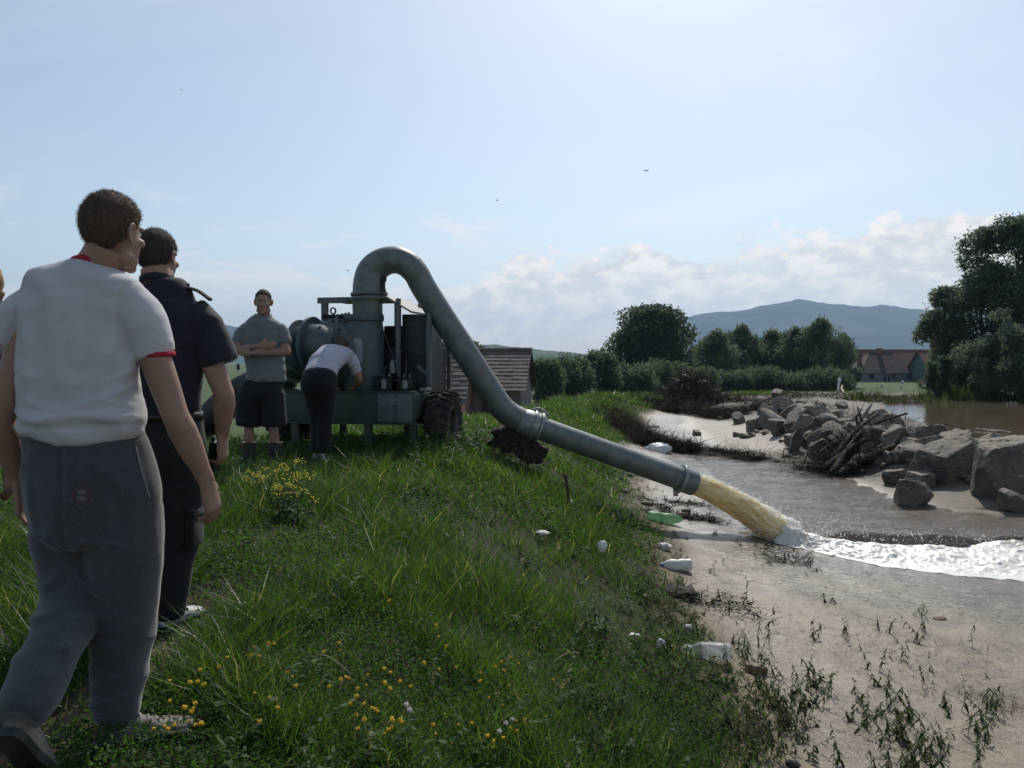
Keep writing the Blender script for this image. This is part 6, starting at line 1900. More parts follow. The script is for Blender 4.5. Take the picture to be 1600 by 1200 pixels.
def add_head(A, C, R):
    C = np.asarray(C, float)
    t = lambda p: C + R @ np.asarray(p, float)
    A.ball(t((0, -0.012, 0.035)), (0.076, 0.097, 0.097), 24, 16, R)
    A.ball(t((0, 0.028, -0.022)), (0.064, 0.070, 0.088), 20, 14, R)
    A.ball(t((0, 0.045, -0.072)), (0.049, 0.052, 0.042), 16, 12, R)
    A.ball(t((0, 0.084, -0.096)), (0.021, 0.018, 0.018), 12, 8, R)
    A.tube([t(p) for p in ((0, 0.088, 0.03), (0, 0.096, 0.004), (0, 0.103, -0.020), (0, 0.094, -0.034))], [0.008, 0.0095, 0.0105, 0.008], 10, lat=R[:, 0])
    for s in (-1, 1):
        A.ball(t((s * 0.011, 0.095, -0.027)), (0.009, 0.010, 0.008), 8, 6, R)
        A.ball(t((s * 0.043, 0.070, -0.014)), (0.022, 0.020, 0.017), 12, 8, R)
        A.ball(t((s * 0.052, 0.01, -0.07)), (0.018, 0.035, 0.024), 12, 8, R)
        # ear: rim, bowl and lobe
        e = [(s * 0.078, 0.012, 0.012), (s * 0.086, 0.006, 0.030), (s * 0.090, -0.010, 0.034), (s * 0.092, -0.022, 0.018), (s * 0.088, -0.018, -0.006), (s * 0.081, -0.003, -0.026)]
        A.tube(curve([t(p) for p in e], 14), 0.0058, 8)
        A.ball(t((s * 0.079, -0.004, 0.006)), (0.008, 0.018, 0.026), 12, 8, R)
        A.ball(t((s * 0.080, 0.001, -0.027)), (0.0065, 0.008, 0.009), 8, 6, R)
    A.tube([t(p) for p in ((-0.048, 0.076, 0.034), (-0.022, 0.089, 0.040), (0, 0.092, 0.036), (0.022, 0.089, 0.040), (0.048, 0.076, 0.034))], [0.009, 0.011, 0.010, 0.011, 0.009], 8, lat=(0, 0, 1))
    A.tube([t(p) for p in ((-0.024, 0.086, -0.056), (0, 0.097, -0.053), (0.024, 0.086, -0.056))], [0.004, 0.0075, 0.004], 8, lat=(0, 0, 1))
    A.tube([t(p) for p in ((-0.022, 0.085, -0.064), (0, 0.094, -0.066), (0.022, 0.085, -0.064))], [0.004, 0.008, 0.004], 8, lat=(0, 0, 1))


def hair_cap(C, R, m, parent, strands=0, top=0.012, seed=1, shag=0.004, hairline=None):
    V, F = ICO[5]
    rad = np.array([0.076, 0.097, 0.097]); c0 = np.array([0, -0.012, 0.035])
    Q = c0 + V * rad
    yl = [-0.12, -0.06, -0.03, -0.01, 0.02, 0.045, 0.065, 0.078, 0.10]
    zl = hairline or [-0.085, -0.075, -0.045, 0.010, 0.018, 0.045, 0.078, 0.098, 0.115]
    lim = np.interp(Q[:, 1], yl, zl) + (fbm(Q[:, 0] * 60, Q[:, 1] * 60, Q[:, 2] * 60, o=2, s=seed) - 0.5) * 0.012
    tp = sst(Q[:, 2] - lim, -0.007, 0.012)
    thick = top * (0.55 + 0.45 * sst(Q[:, 2], 0.03, 0.11))
    off = tp * (thick + (fbm(Q[:, 0] * 45, Q[:, 1] * 45, Q[:, 2] * 25, o=3, s=seed) - 0.5) * shag * 2) - (1 - tp) * 0.006
    N = V / rad; N /= np.linalg.norm(N, axis=1)[:, None]
    Q2 = Q + N * off[:, None]
    keep = (tp[F].max(1) > 0.02)
    W = np.asarray(C) + Q2 @ R.T
    h = obj('hair', fast_mesh('hair', W, [F[keep]], True), m, parent)
    if strands:
        rng = np.random.default_rng(seed)
        idx = rng.choice(np.where(tp > 0.5)[0], strands)
        b = W[idx] + rng.normal(size=(strands, 3)) * 0.0015
        d = (N[idx] + rng.normal(size=(strands, 3)) * 0.35 + np.array([0, 0.25, 0.0])) @ R.T
        d /= np.linalg.norm(d, axis=1)[:, None]
        s = np.cross(d, rng.normal(size=(strands, 3))); s /= np.linalg.norm(s, axis=1)[:, None]
        L = (0.006 + 0.008 * rng.random(strands)) * (0.6 + 0.5 * top / 0.012)
        V2, F2, T = strips(b - d * 0.002, d, s, L, np.full(strands, 0.0011), d * 0 + rng.normal(size=(strands, 3)) * 0.002, np.zeros(strands), 1)
        o = obj('strands', fast_mesh('strands', V2, F2, False), m, h, kind='stuff')
    return h


def add_hand(A, wrist, fdir, pn, thumb, curl=0.5, s=1.0, spread=0.02, thumb_in=0.4):
    """fdir: towards the fingertips, pn: the way the palm faces, thumb: towards the thumb side"""
    w_ = np.asarray(wrist, float)
    f = np.asarray(fdir, float); f /= np.linalg.norm(f)
    p = np.asarray(pn, float); p -= f * (p @ f); p /= np.linalg.norm(p)
    l = np.asarray(thumb, float); l -= f * (l @ f) + p * (l @ p); l /= np.linalg.norm(l)
    A.tube([w_ - f * 0.02 * s, w_ + f * 0.015 * s, w_ + f * 0.055 * s + p * 0.003, w_ + f * 0.092 * s, w_ + f * 0.102 * s], [(0.029 * s, 0.021 * s), (0.033 * s, 0.019 * s), (0.041 * s, 0.0165 * s), (0.041 * s, 0.013 * s), (0.036 * s, 0.010 * s)], 16, lat=l)
    A.ball(w_ + f * 0.035 * s + l * 0.024 * s + p * 0.009 * s, (0.017 * s, 0.017 * s, 0.026 * s), 10, 8)
    for k, (o, L, r) in enumerate(((0.030, 0.078, 0.0088), (0.010, 0.086, 0.009), (-0.010, 0.080, 0.0086), (-0.029, 0.062, 0.0076))):
        q = w_ + (f * (0.092 - 0.004 * abs(k - 1)) + l * o) * s
        c = curl * (0.85 + 0.12 * k); ang = 0.0
        pts = [q - f * 0.02 * s, q]; d = f + l * (o * spread * 30)
        for sg in (0.44, 0.32, 0.24):
            ang += c * (0.75 if sg == 0.44 else 0.95)
            q = q + (f * math.cos(ang) + p * math.sin(ang) + l * o * spread * 20) * L * sg * s
            pts.append(q)
        A.tube(curve(pts, 14), np.interp(np.linspace(0, 1, 14), [0, 0.25, 0.9, 1], [r * 1.12, r * 1.08, r * 0.9, r * 0.62]) * s, 10, lat=l)
    q = w_ + (f * 0.022 + l * 0.028 + p * 0.004) * s
    d1 = f * 0.66 + l * 0.62 + p * 0.25; d2 = f * 0.85 + l * (0.45 - thumb_in) + p * (0.25 + thumb_in)
    A.tube(curve([q, q + d1 * 0.036 * s, q + d1 * 0.036 * s + d2 * 0.03 * s, q + d1 * 0.036 * s + d2 * 0.056 * s], 12), np.interp(np.linspace(0, 1, 12), [0, 0.5, 0.9, 1], [0.013, 0.0105, 0.0095, 0.006]) * s, 10)


def arm(A, sh, el, wr, k=1.0):
    sh, el, wr = [np.asarray(q, float) for q in (sh, el, wr)]
    A.tube([sh, sh + (el - sh) * 0.3, sh + (el - sh) * 0.7, el], np.array([0.054, 0.050, 0.045, 0.040]) * k, 16)
    A.ball(sh, 0.056 * k, 14, 10)
    A.ball(el, 0.0405 * k, 12, 8)
    fo = wr - el
    A.tube([el, el + fo * 0.2, el + fo * 0.45, el + fo * 0.8, wr], [(0.040 * k, 0.040 * k), (0.045 * k, 0.043 * k), (0.042 * k, 0.039 * k), (0.031 * k, 0.027 * k), (0.028 * k, 0.022 * k)], 16)


def leg(A, hip, kn, an, k=1.0):
    hip, kn, an = [np.asarray(q, float) for q in (hip, kn, an)]
    A.tube([hip, hip + (kn - hip) * 0.35, hip + (kn - hip) * 0.75, kn], np.array([0.088, 0.080, 0.064, 0.056]) * k, 16)
    c = an - kn
    A.ball(kn, 0.056 * k, 12, 8)
    A.tube([kn, kn + c * 0.18, kn + c * 0.38, kn + c * 0.75, an], np.array([0.054, 0.058, 0.060, 0.042, 0.037]) * k, 16)


def wrinkle(me, amp, sx, sz, seed, mask=None, skew=0.5, drag=True):
    V, N = verts(me)
    x, y, z = V.T
    a = fbm(x * sx + z * sx * skew, y * sx, z * sz - x * sz * skew * 0.4, o=3, s=seed)
    b = fbm(x * sx * 2.1 - z * sx * skew, y * sx * 2, z * sz * 2, o=2, s=seed + 5)
    d = (1 - np.abs(2 * a - 1)) ** 2 - 0.55 + 0.35 * (b - 0.5)
    if mask is not None:
        d = d * mask(V)
    setverts(me, V + N * (amp * d)[:, None])
    return me


def shoe(parent, heel, toe, m, upv=(0, 0, 1), wd=1.0, ht=1.0, sole=None, laces=False, name='shoe'):
    heel, toe = np.asarray(heel, float), np.asarray(toe, float)
    f = toe - heel; L = np.linalg.norm(f); f /= L
    u = np.asarray(upv, float); u -= f * (u @ f); u /= np.linalg.norm(u); r = np.cross(f, u)
    st = [0, .05, .15, .3, .45, .6, .75, .88, .96, 1.0]
    hw = np.array([.018, .030, .035, .034, .034, .041, .046, .043, .031, .010]) * wd
    hh = np.array([.055, .085, .098, .096, .084, .066, .056, .049, .040, .026]) * ht
    n = 20; a = np.linspace(0, 2 * math.pi, n, endpoint=False)
    A = Acc(); V = []
    for s, w_, h in zip(st, hw, hh):
        ca, sa = np.cos(a), np.sin(a)
        lx = np.sign(ca) * np.abs(ca) ** 0.8 * w_; lz = np.where(sa > 0, np.abs(sa) ** 0.8 * (h - 0.02), -0.018 * np.abs(sa) ** 0.4) + 0.02
        V.append(heel + f * L * s + np.outer(lx, r) + np.outer(lz, u))
    F = [(k * n + i, k * n + (i + 1) % n, (k + 1) * n + (i + 1) % n, (k + 1) * n + i) for k in range(len(st) - 1) for i in range(n)] + [tuple(range(n)), tuple(range((len(st) - 1) * n, len(st) * n))]
    A.add(np.concatenate(V), F)
    o = obj(name, sharp(A.mesh(name), 60), m, parent)
    S = Acc(); top, bot = [], []
    for s, w_ in zip(st, hw):
        for sg in (-1, 1):
            q = heel + f * L * (s * 1.03 - 0.015) + r * sg * (w_ + 0.004)
            top.append(q + u * 0.022); bot.append(q - u * 0.004)
    k = len(st)
    V = np.array(top + bot); m2 = 2 * k
    F = []
    for i in range(k - 1):
        F += [(2 * i, 2 * i + 1, 2 * i + 3, 2 * i + 2), (m2 + 2 * i, m2 + 2 * i + 2, m2 + 2 * i + 3, m2 + 2 * i + 1), (2 * i, 2 * i + 2, m2 + 2 * i + 2, m2 + 2 * i), (2 * i + 1, m2 + 2 * i + 1, m2 + 2 * i + 3, 2 * i + 3)]
    F += [(0, m2, m2 + 1, 1), (2 * k - 2, 2 * k - 1, m2 + 2 * k - 1, m2 + 2 * k - 2)]
    S.add(V, F)
    obj('sole', S.mesh('sole', False), sole or M['rubber'], o)
    if laces:
        for j in range(5):
            s = 0.42 + j * 0.075; h = np.interp(s, st, hh) + 0.003; w_ = np.interp(s, st, hw) * 0.55
            q = heel + f * L * s + u * h
            obj('lace', Acc().tube(curve([q - r * w_ - u * 0.012, q + f * 0.006, q + r * w_ - u * 0.012], 7), 0.0032, 6).mesh('lace'), M['lace'], o)
        q = heel + f * L * 0.42 + u * (np.interp(0.42, st, hh) + 0.004)
        for sg in (-1, 1):
            obj('lace', Acc().tube(curve([q, q + r * sg * 0.03 + u * 0.012, q + r * sg * 0.055 - u * 0.03], 8), 0.003, 6).mesh('lace'), M['lace'], o)
    return o


def person(loc, label, J, skin_vox=0.006, cloth_vox=0.009, group=None, strands=0):
    """J holds joints and garments in local metres (x right, y away from the camera, z up)"""
    root = thing('person', loc, label, 'person', group)
    A = Acc()
    k = J.get('arm_k', 1.0)
    R = rotm(*J['look'])
    add_head(A, J['head'], R)
    tor = np.array([q[:3] for q in J['spine']], float); tr_ = np.array([q[3:5] for q in J['spine']], float)
    A.tube(curve(tor, 14), np.stack([np.interp(np.linspace(0, 1, 14), np.linspace(0, 1, len(tr_)), tr_[:, i]) for i in (0, 1)], 1), 20, lat=J.get('lat', (1, 0, 0)))
    nb = np.asarray(J['neck'], float); hd = np.asarray(J['head'], float)
    nr = J.get('neck_r', 0.060)
    A.tube([nb - (hd - nb) * 0.3, nb, nb * 0.5 + (hd + R @ np.array([0, -0.02, -0.05])) * 0.5, hd + R @ np.array([0, -0.022, -0.04])], [(nr * 1.2, nr * 1.15), (nr * 1.05, nr * 1.02), (nr, nr), (nr * 0.95, nr)], 18)
    for s in ('L', 'R'):
        sh, el, wr = [np.asarray(q, float) for q in J['arm' + s]]
        A.tube([nb, nb * 0.5 + sh * 0.5 + np.array([0, 0, 0.0]), sh], [0.05, 0.05, 0.05], 12)
        arm(A, sh, el, wr, k)
        if J.get('hand' + s):
            fd, pn, th, cu = J['hand' + s][:4]
            add_hand(A, wr, fd, pn, th, cu, J.get('hand_k', 1.0) * 1.02, thumb_in=(J['hand' + s][4] if len(J['hand' + s]) > 4 else 0.4))
        hp, kn, an = [np.asarray(q, float) for q in J['leg' + s]]
        leg(A, hp, kn, an, 0.84)
        A.tube([tor[0], hp], [0.08, 0.075], 12)
    body = obj('body', remesh(A, skin_vox, 4, 'body'), M['skin'], root)
    C = np.asarray(J['head'], float)
    for s in (-1, 1):
        e = C + R @ np.array([s * 0.031, 0.0735, 0.018])
        eo = obj('eye', Acc().ball(e, 0.0115, 12, 8).mesh('eye'), M['eye'], root)
        obj('iris', Acc().ball(e + R @ np.array([0, 0.0085, 0]), (0.006, 0.006, 0.006), 10, 6).mesh('iris'), M['iris'], eo)
    if J.get('hair'):
        hair_cap(C, R, J['hair'], root, strands, J.get('hair_top', 0.012), J.get('seed', 1), hairline=J.get('hairline'))
    for name, m, tubes, vox, wr_ in J['clothes']:
        A = Acc()
        for pts, rad, lt in tubes:
            pts = np.asarray(pts, float); rad = np.asarray(rad, float)
            if rad.ndim == 1:
                rad = np.stack([rad, rad], 1)
            nn = max(8, 5 * len(pts))
            tq = np.linspace(0, 1, nn); t0_ = np.linspace(0, 1, len(pts))
            A.tube(curve(pts, nn), np.stack([curve(rad, nn)[:, 0], curve(rad, nn)[:, 1]], 1), 28, lat=lt)
        me_ = remesh(A, vox, 9 if 'shirt' in name else 6, name)
        if wr_:
            wrinkle(me_, *wr_)
        obj(name, me_, m, root)
    return root, R


def rings(*q):
    """(x, y, z, half width, half depth) rows -> tube spec"""
    a = np.array(q, float)
    return a[:, :3], a[:, 3:5]


LATX = (1, 0, 0)
# --- the young man in the white t-shirt, walking away
g1 = np.array([(185 - 800) / FPX * 2.66, 2.66, 0]); g1[2] = Hs(g1[0], g1[1])
T_ = rings((-.119, 0, 1.035, .192, .128), (-.119, -.005, 1.085, .206, .142), (-.126, 0, 1.175, .199, .136), (-.132, 0, 1.27, .197, .135), (-.132, 0, 1.385, .202, .135), (-.122, 0, 1.455, .207, .13), (-.102, 0, 1.505, .212, .122), (-.090, 0, 1.54, .192, .108), (-.085, .005, 1.570, .140, .092), (-.082, .01, 1.598, .080, .072))
sh1 = ('t_shirt', M['white_tee'], [(T_[0], T_[1], (1, -.1, 0)),
       ([(-.25, 0, 1.47), (-.315, 0, 1.43), (-.360, -.005, 1.375), (-.385, -.01, 1.338)], [.085, .078, .068, .063], LATX),
       ([(.030, 0, 1.462), (.078, 0, 1.415), (.103, .005, 1.36), (.119, .01, 1.300)], [.080, .078, .070, .062], LATX)], 0.008,
       (0.020, 3.6, 7.5, 3, lambda V: 0.45 + 0.55 * sst(np.abs(V[:, 2] - 1.36), 0.02, 0.2) + 0.5 * (V[:, 2] < 1.16), 0.8))
B_ = rings((-.124, 0, 1.06, .192, .125), (-.118, 0, 1.02, .197, .130), (-.104, 0, .95, .212, .142), (-.09, -.005, .85, .222, .146), (-.083, -.005, .76, .214, .138), (-.085, -.005, .68, .195, .125))
tr1 = ('sweatpants', M['sweat'], [(B_[0], B_[1], LATX),
       ([(.015, 0, .80), (.012, 0, .62), (.006, .012, .50), (.0, .015, .40), (-.008, 0, .24), (-.014, -.012, .13), (-.016, -.014, .085)], [.120, .124, .110, .100, .082, .078, .070], LATX),
       ([(-.185, 0, .80), (-.172, -.005, .66), (-.145, -.03, .54), (-.125, -.09, .455), (-.112, -.24, .37), (-.107, -.37, .285), (-.106, -.405, .255)], [.113, .108, .098, .090, .080, .075, .066], LATX)], 0.008,
       (0.022, 3.4, 3.6, 13, lambda V: 0.55 + 0.6 * (1 - sst(V[:, 2], 0.2, 0.6)), 0.5))
J1 = dict(head=(-.022, .02, 1.70), look=(math.radians(19), 0.06, 0.03), neck=(-.078, .005, 1.585), neck_r=0.064, lat=(1, -.1, 0), hair=M['hair'], hair_top=0.011, seed=3,
          spine=[(-.09, 0, .86, .15, .11), (-.1, 0, 1.0, .15, .10), (-.12, 0, 1.15, .14, .10), (-.125, 0, 1.35, .16, .11), (-.11, 0, 1.48, .15, .09), (-.08, .005, 1.58, .07, .065)],
          armL=[(-.275, 0, 1.45), (-.385, -.02, 1.08), (-.372, .06, .865)], armR=[(.072, 0, 1.44), (.190, .0, 1.095), (.262, .07, .872)], arm_k=1.06, hand_k=1.06,
          handL=((.05, .05, -1), (1, .2, 0), (.1, 1, .1), 0.35), handR=((.16, .22, -1), (-.9, .25, -.1), (.3, .9, .2), 0.55, 0.3),
          legL=[(-.18, 0, .87), (-.125, -.07, .47), (-.108, -.40, .27)], legR=[(.0, 0, .87), (.0, .015, .45), (-.015, -.01, .08)], clothes=[tr1, sh1])
p1, R1 = person(g1, 'young man seen from behind in white t-shirt with red trim and grey sweatpants', J1, 0.0052, strands=9000)
for c_, ax_, r_, nm in (((.1195, .01, 1.303), (.06, .03, -1), .0615, 'sleeve_trim'), ((-.3855, -.01, 1.341), (-.16, -.05, -1), .0625, 'sleeve_trim')):
    obj(nm, Acc().lathe([(r_ - .006, -.008), (r_ + .001, -.008), (r_ + .002, 0), (r_ + .001, .008), (r_ - .006, .008)], c_, ax_, 36, closed=True).mesh(nm), M['red_rib'], p1)
obj('collar_trim', Acc().lathe([(.066, -.010), (.078, -.012), (.081, 0), (.076, .011), (.066, .011)], (-.080, .012, 1.592), (-.02, .36, 1), 40, closed=True).mesh('collar_trim'), M['red_rib'], p1)
obj('waistband', Acc().tube([(-.122, 0, 1.022), (-.121, 0, 1.055)], [(.2, .134), (.199, .133)], 40).mesh('waistband'), M['sweat'], p1)
shoe(p1, (-.065, -.055, 0.0), (.205, .10, 0.0), M['shoe_tan'], laces=True, wd=1.08)
shoe(p1, (-.112, -.45, .235), (-.095, -.29, .015), M['shoe_tan'], upv=(0, .8, .6), wd=1.08)
# pocket edge with pale piping and a printed round badge

def folds(me_, lines, frame, side=-1):
    """press creases (positive) and seams (negative) into the cloth along lines drawn on its back"""
    V, N = verts(me_)
    off = np.zeros(len(V))
    for pts, amp, wd_ in lines:
        q = np.array([frame(*p) for p in pts])
        q = curve(q, 10) if len(q) > 2 else q
        d = linedist(V[:, 0], V[:, 2], q)
        ends = np.minimum(np.hypot(V[:, 0] - q[0, 0], V[:, 2] - q[0, 1]), np.hypot(V[:, 0] - q[-1, 0], V[:, 2] - q[-1, 1]))
        off += amp * np.exp(-(d / wd_) ** 2) * (0.35 + 0.65 * sst(ends, 0.0, 0.06))
    m_ = sst(N[:, 1] * side, -0.25, 0.35)
    setverts(me_, V + N * (off * m_)[:, None])


fr1 = lambda px, py: ((px - 185) / 470.0, 1.25 - (py - 565) / 470.0 - g1[2])
kid = lambda r, nm: [c for c in r.children if c.name.startswith(nm)][0].data
folds(kid(p1, 't_shirt'), [([(219, 556), (202, 600), (196, 648)], .012, .017), ([(205, 520), (184, 585), (188, 648)], .009, .016), ([(228, 428), (206, 488), (214, 548)], -.007, .009), ([(38, 440), (46, 500), (32, 548)], -.006, .009),
    ([(62, 480), (76, 560), (68, 640)], .008, .022), ([(112, 440), (120, 540), (142, 625)], .007, .026), ([(160, 470), (165, 540), (150, 600)], -.005, .02), ([(35, 640), (90, 653), (150, 646), (224, 652)], .013, .011), ([(58, 622), (120, 635), (180, 627), (224, 634)], .009, .010),
    ([(34, 658), (90, 663), (226, 661)], -.006, .006), ([(224, 596), (190, 620), (150, 634)], .010, .010), ([(222, 570), (186, 600)], .008, .010), ([(30, 560), (48, 600), (40, 640)], .008, .014), ([(100, 470), (160, 482), (200, 470)], .004, .05), ([(60, 430), (110, 450), (150, 445)], .004, .02)], fr1)
folds(kid(p1, 'sweatpants'), [([(128, 672), (131, 760), (128, 862)], -.006, .007), ([(34, 681), (130, 683), (228, 681)], -.005, .006), ([(128, 850), (98, 828), (58, 836)], .013, .012), ([(130, 855), (170, 833), (218, 846)], .013, .012), ([(126, 872), (105, 900), (72, 908)], .012, .013), ([(132, 868), (152, 905), (195, 918)], .012, .013),
    ([(192, 760), (203, 860), (192, 950)], .008, .020), ([(70, 735), (80, 830)], .007, .018), ([(140, 938), (180, 953), (230, 943)], .013, .012), ([(142, 963), (185, 976), (226, 962)], .012, .011), ([(150, 990), (180, 1000), (210, 996)], .010, .011), ([(146, 1040), (180, 1052), (214, 1044)], .009, .012),
    ([(144, 1072), (180, 1084), (214, 1070)], .013, .011), ([(142, 1094), (180, 1105), (212, 1092)], .013, .010), ([(60, 928), (95, 945), (132, 930)], .012, .012), ([(42, 965), (85, 985), (115, 980)], .012, .012), ([(20, 1008), (62, 1032)], .011, .012), ([(5, 1040), (50, 1060)], .012, .010), ([(100, 700), (60, 720), (40, 760)], .006, .016), ([(150, 705), (195, 730), (235, 780)], .006, .016)], fr1)
pk = [(.052, .02, .965), (.075, .01, .90), (.098, -.02, .83), (.112, -.01, .78)]
dg = bpy.context.evaluated_depsgraph_get(); dg.update()


def stick_on(parent_mesh, pts, push, direction):
    """drop points onto a mesh along a direction (all in local coordinates)"""
    from mathutils.bvhtree import BVHTree
    bm = bmesh.new(); bm.from_mesh(parent_mesh); t = BVHTree.FromBMesh(bm); bm.free()
    d = Vector(direction).normalized(); out = []
    for q in pts:
        hit = t.ray_cast(Vector(q) - d * 1.0, d)
        out.append(np.array((hit[0] if hit[0] is not None else Vector(q)) - d * push))
    return np.array(out)


pants_me = [c for c in p1.children if c.name.startswith('sweatpants')][0].data
pp = stick_on(pants_me, [(.062, 0, 1.0), (.075, 0, .945), (.092, 0, .885), (.105, 0, .83)], 0.002, (-.35, 1, 0))
obj('pocket_piping', Acc().tube(curve(pp, 14), 0.0035, 6).mesh('pocket_piping'), M['piping'], p1)
bc = np.array([(163 - 185) / 470.0, 0, 1.25 - (763 - 565) / 470.0 - g1[2]])


def disc_on(me_, c, r0, r1, push, a0=0, a1=6.2832, n=36, direction=(0, 1, 0), sq=1.0):
    a = np.linspace(a0, a1, n)
    P_ = [c + np.array([math.cos(t) * r, 0, math.sin(t) * r * sq]) for r in (r0, (r0 + r1) / 2, r1) for t in a]
    V = stick_on(me_, P_, push, direction)
    A = Acc(); A.add(V, [(k * n + i, k * n + i + 1, (k + 1) * n + i + 1, (k + 1) * n + i) for k in range(2) for i in range(n - 1)])
    return A.mesh('badge')


M['print_red'] = pmat('faded_red_print', (0.10, 0.055, 0.06), 0.9, (0.075, 0.05, 0.055), 90)
M['print_pale'] = pmat('faded_pale_print', (0.14, 0.13, 0.135), 0.9, (0.10, 0.095, 0.10), 90)
bd = obj('badge', disc_on(pants_me, bc, .0225, .030, .0015), M['print_red'], p1)
for a0, a1 in ((0.35, 2.6), (3.5, 5.75)):
    obj('badge_print', disc_on(pants_me, bc, .001, .0185, .0016, a0, a1, 20), M['print_pale'], bd)
for k in range(9):
    a = 3.5 + k * 0.29
    q = bc + np.array([math.cos(a) * .0345, 0, math.sin(a) * .0345])
    obj('badge_letter', disc_on(pants_me, q, .0005, .0032, .0016, n=8), M['print_pale'], bd)

# --- the man in dark navy uniform shirt behind him
g2 = np.array([(265 - 800) / FPX * 3.7, 3.7, 0]); g2[2] = Hs(g2[0], g2[1])
T_ = rings((-.044, 0, .97, .188, .13), (-.044, 0, 1.1, .192, .135), (-.044, 0, 1.25, .198, .138), (-.042, 0, 1.40, .212, .138), (-.038, 0, 1.47, .206, .125), (-.034, 0, 1.515, .185, .11), (-.03, 0, 1.555, .14, .09), (-.04, .0, 1.60, .095, .078))
sh2 = ('shirt', M['navy'], [(T_[0], T_[1], (1, -.08, 0)), ([(.105, 0, 1.475), (.160, 0, 1.41), (.202, 0, 1.32), (.236, 0, 1.225)], [.078, .077, .078, .083], LATX), ([(-.21, 0, 1.49), (-.27, 0, 1.42), (-.30, 0, 1.33), (-.315, 0, 1.23)], [.08, .083, .08, .08], LATX)], 0.010,
       (0.014, 3.6, 6.0, 23, None, 0.6))
B_ = rings((-.044, 0, .985, .182, .124), (-.04, 0, .92, .192, .132), (-.04, 0, .83, .200, .142), (-.04, 0, .74, .190, .13))
tr2 = ('trousers', M['black_cloth'], [(B_[0], B_[1], LATX), ([(.06, 0, .80), (.042, 0, .60), (.028, .01, .42), (.005, -.01, .24), (-.015, -.02, .10), (-.018, -.02, .05)], [.112, .104, .094, .084, .080, .075], LATX), ([(-.14, 0, .80), (-.145, .04, .60), (-.14, .1, .43), (-.14, .1, .24), (-.14, .1, .08)], [.112, .104, .092, .082, .078], LATX)], 0.010,
       (0.012, 3.4, 4.5, 33, None, 0.5))
J2 = dict(head=(-.058, .02, 1.705), look=(math.radians(9), 0.04, 0.0), neck=(-.045, .0, 1.585), neck_r=0.066, lat=(1, -.08, 0), hair=M['hair_dark'], hair_top=0.009, seed=5,
          spine=[(-.04, 0, .86, .15, .11), (-.04, 0, 1.0, .15, .10), (-.04, 0, 1.15, .14, .10), (-.04, 0, 1.35, .16, .11), (-.04, 0, 1.48, .15, .09), (-.045, .0, 1.58, .07, .065)],
          armL=[(-.205, 0, 1.43), (-.315, -.02, 1.10), (-.28, .07, .885)], armR=[(.120, 0, 1.43), (.258, -.01, 1.075), (.222, .05, .885)], arm_k=1.12, hand_k=1.1,
          handL=((.05, .1, -1), (1, .2, 0), (.1, 1, .1), 0.4), handR=((-.02, .14, -1), (-1, .15, 0), (.15, 1, .1), 0.75, 0.3),
          legL=[(-.13, 0, .87), (-.14, .10, .46), (-.14, .1, .08)], legR=[(.05, 0, .87), (.028, .01, .44), (-.018, -.02, .08)], clothes=[tr2, sh2])
p2, R2 = person(g2, 'man in dark navy uniform shirt and black trousers half hidden by the front man', J2, 0.006, strands=7000)
obj('collar', Acc().lathe([(.068, -.02), (.083, -.024), (.084, 0.01), (.078, .018), (.068, .018)], (-.048, .006, 1.600), (-.02, .30, 1), 32, closed=True).mesh('collar'), M['navy'], p2)
e0, e1 = np.array([.085, -.012, 1.573]), np.array([.195, -.006, 1.517])
obj('epaulette', Acc().tube(curve([e0, (e0 + e1) / 2 + np.array([0, 0, .012]), e1], 10), [(0.008, 0.028)] * 10, 12, lat=(.3, 0, 1)).ball(e0 + np.array([.01, 0, .012]), 0.008, 8, 6).mesh('epaulette'), M['navy'], p2)
obj('epaulette', Acc().tube([np.array([-.15, -.012, 1.573]), np.array([-.265, -.006, 1.517])], [(0.007, 0.026)] * 2, 12, lat=(-.3, 0, 1)).mesh('epaulette'), M['navy'], p2)
obj('cargo_pocket', Acc().box((.095, -.085, .38), (.135, .055, .53), bev=0.012).box((.098, -.09, .52), (.142, .06, .555), bev=0.008).mesh('cargo_pocket'), M['black_cloth'], p2)
obj('belt', Acc().tube([(-.044, 0, .962), (-.044, 0, 1.0)], [(.192, .134), (.192, .134)], 40).mesh('belt'), M['plastic_black'], p2)
shoe(p2, (-.025, -.085, 0.0), (.055, .185, 0.0), M['shoe_white'], wd=1.1)
shoe(p2, (-.145, .03, 0.0), (-.12, .30, 0.0), M['shoe_white'], wd=1.1)
rd = Acc().box((-.032, -.016, -.075), (.032, .016, .075), bev=0.008).tube([(-.02, 0, .07), (-.02, 0, .10)], 0.007, 8)
rc_ = g2 + np.array([.178, .075, .787])
o = obj('radio', rd, M['plastic_black'], label='black handset held in the right hand of the man in navy', cat='handset'); o.location = rc_; o.rotation_euler = (0.2, -0.12, 1.2)

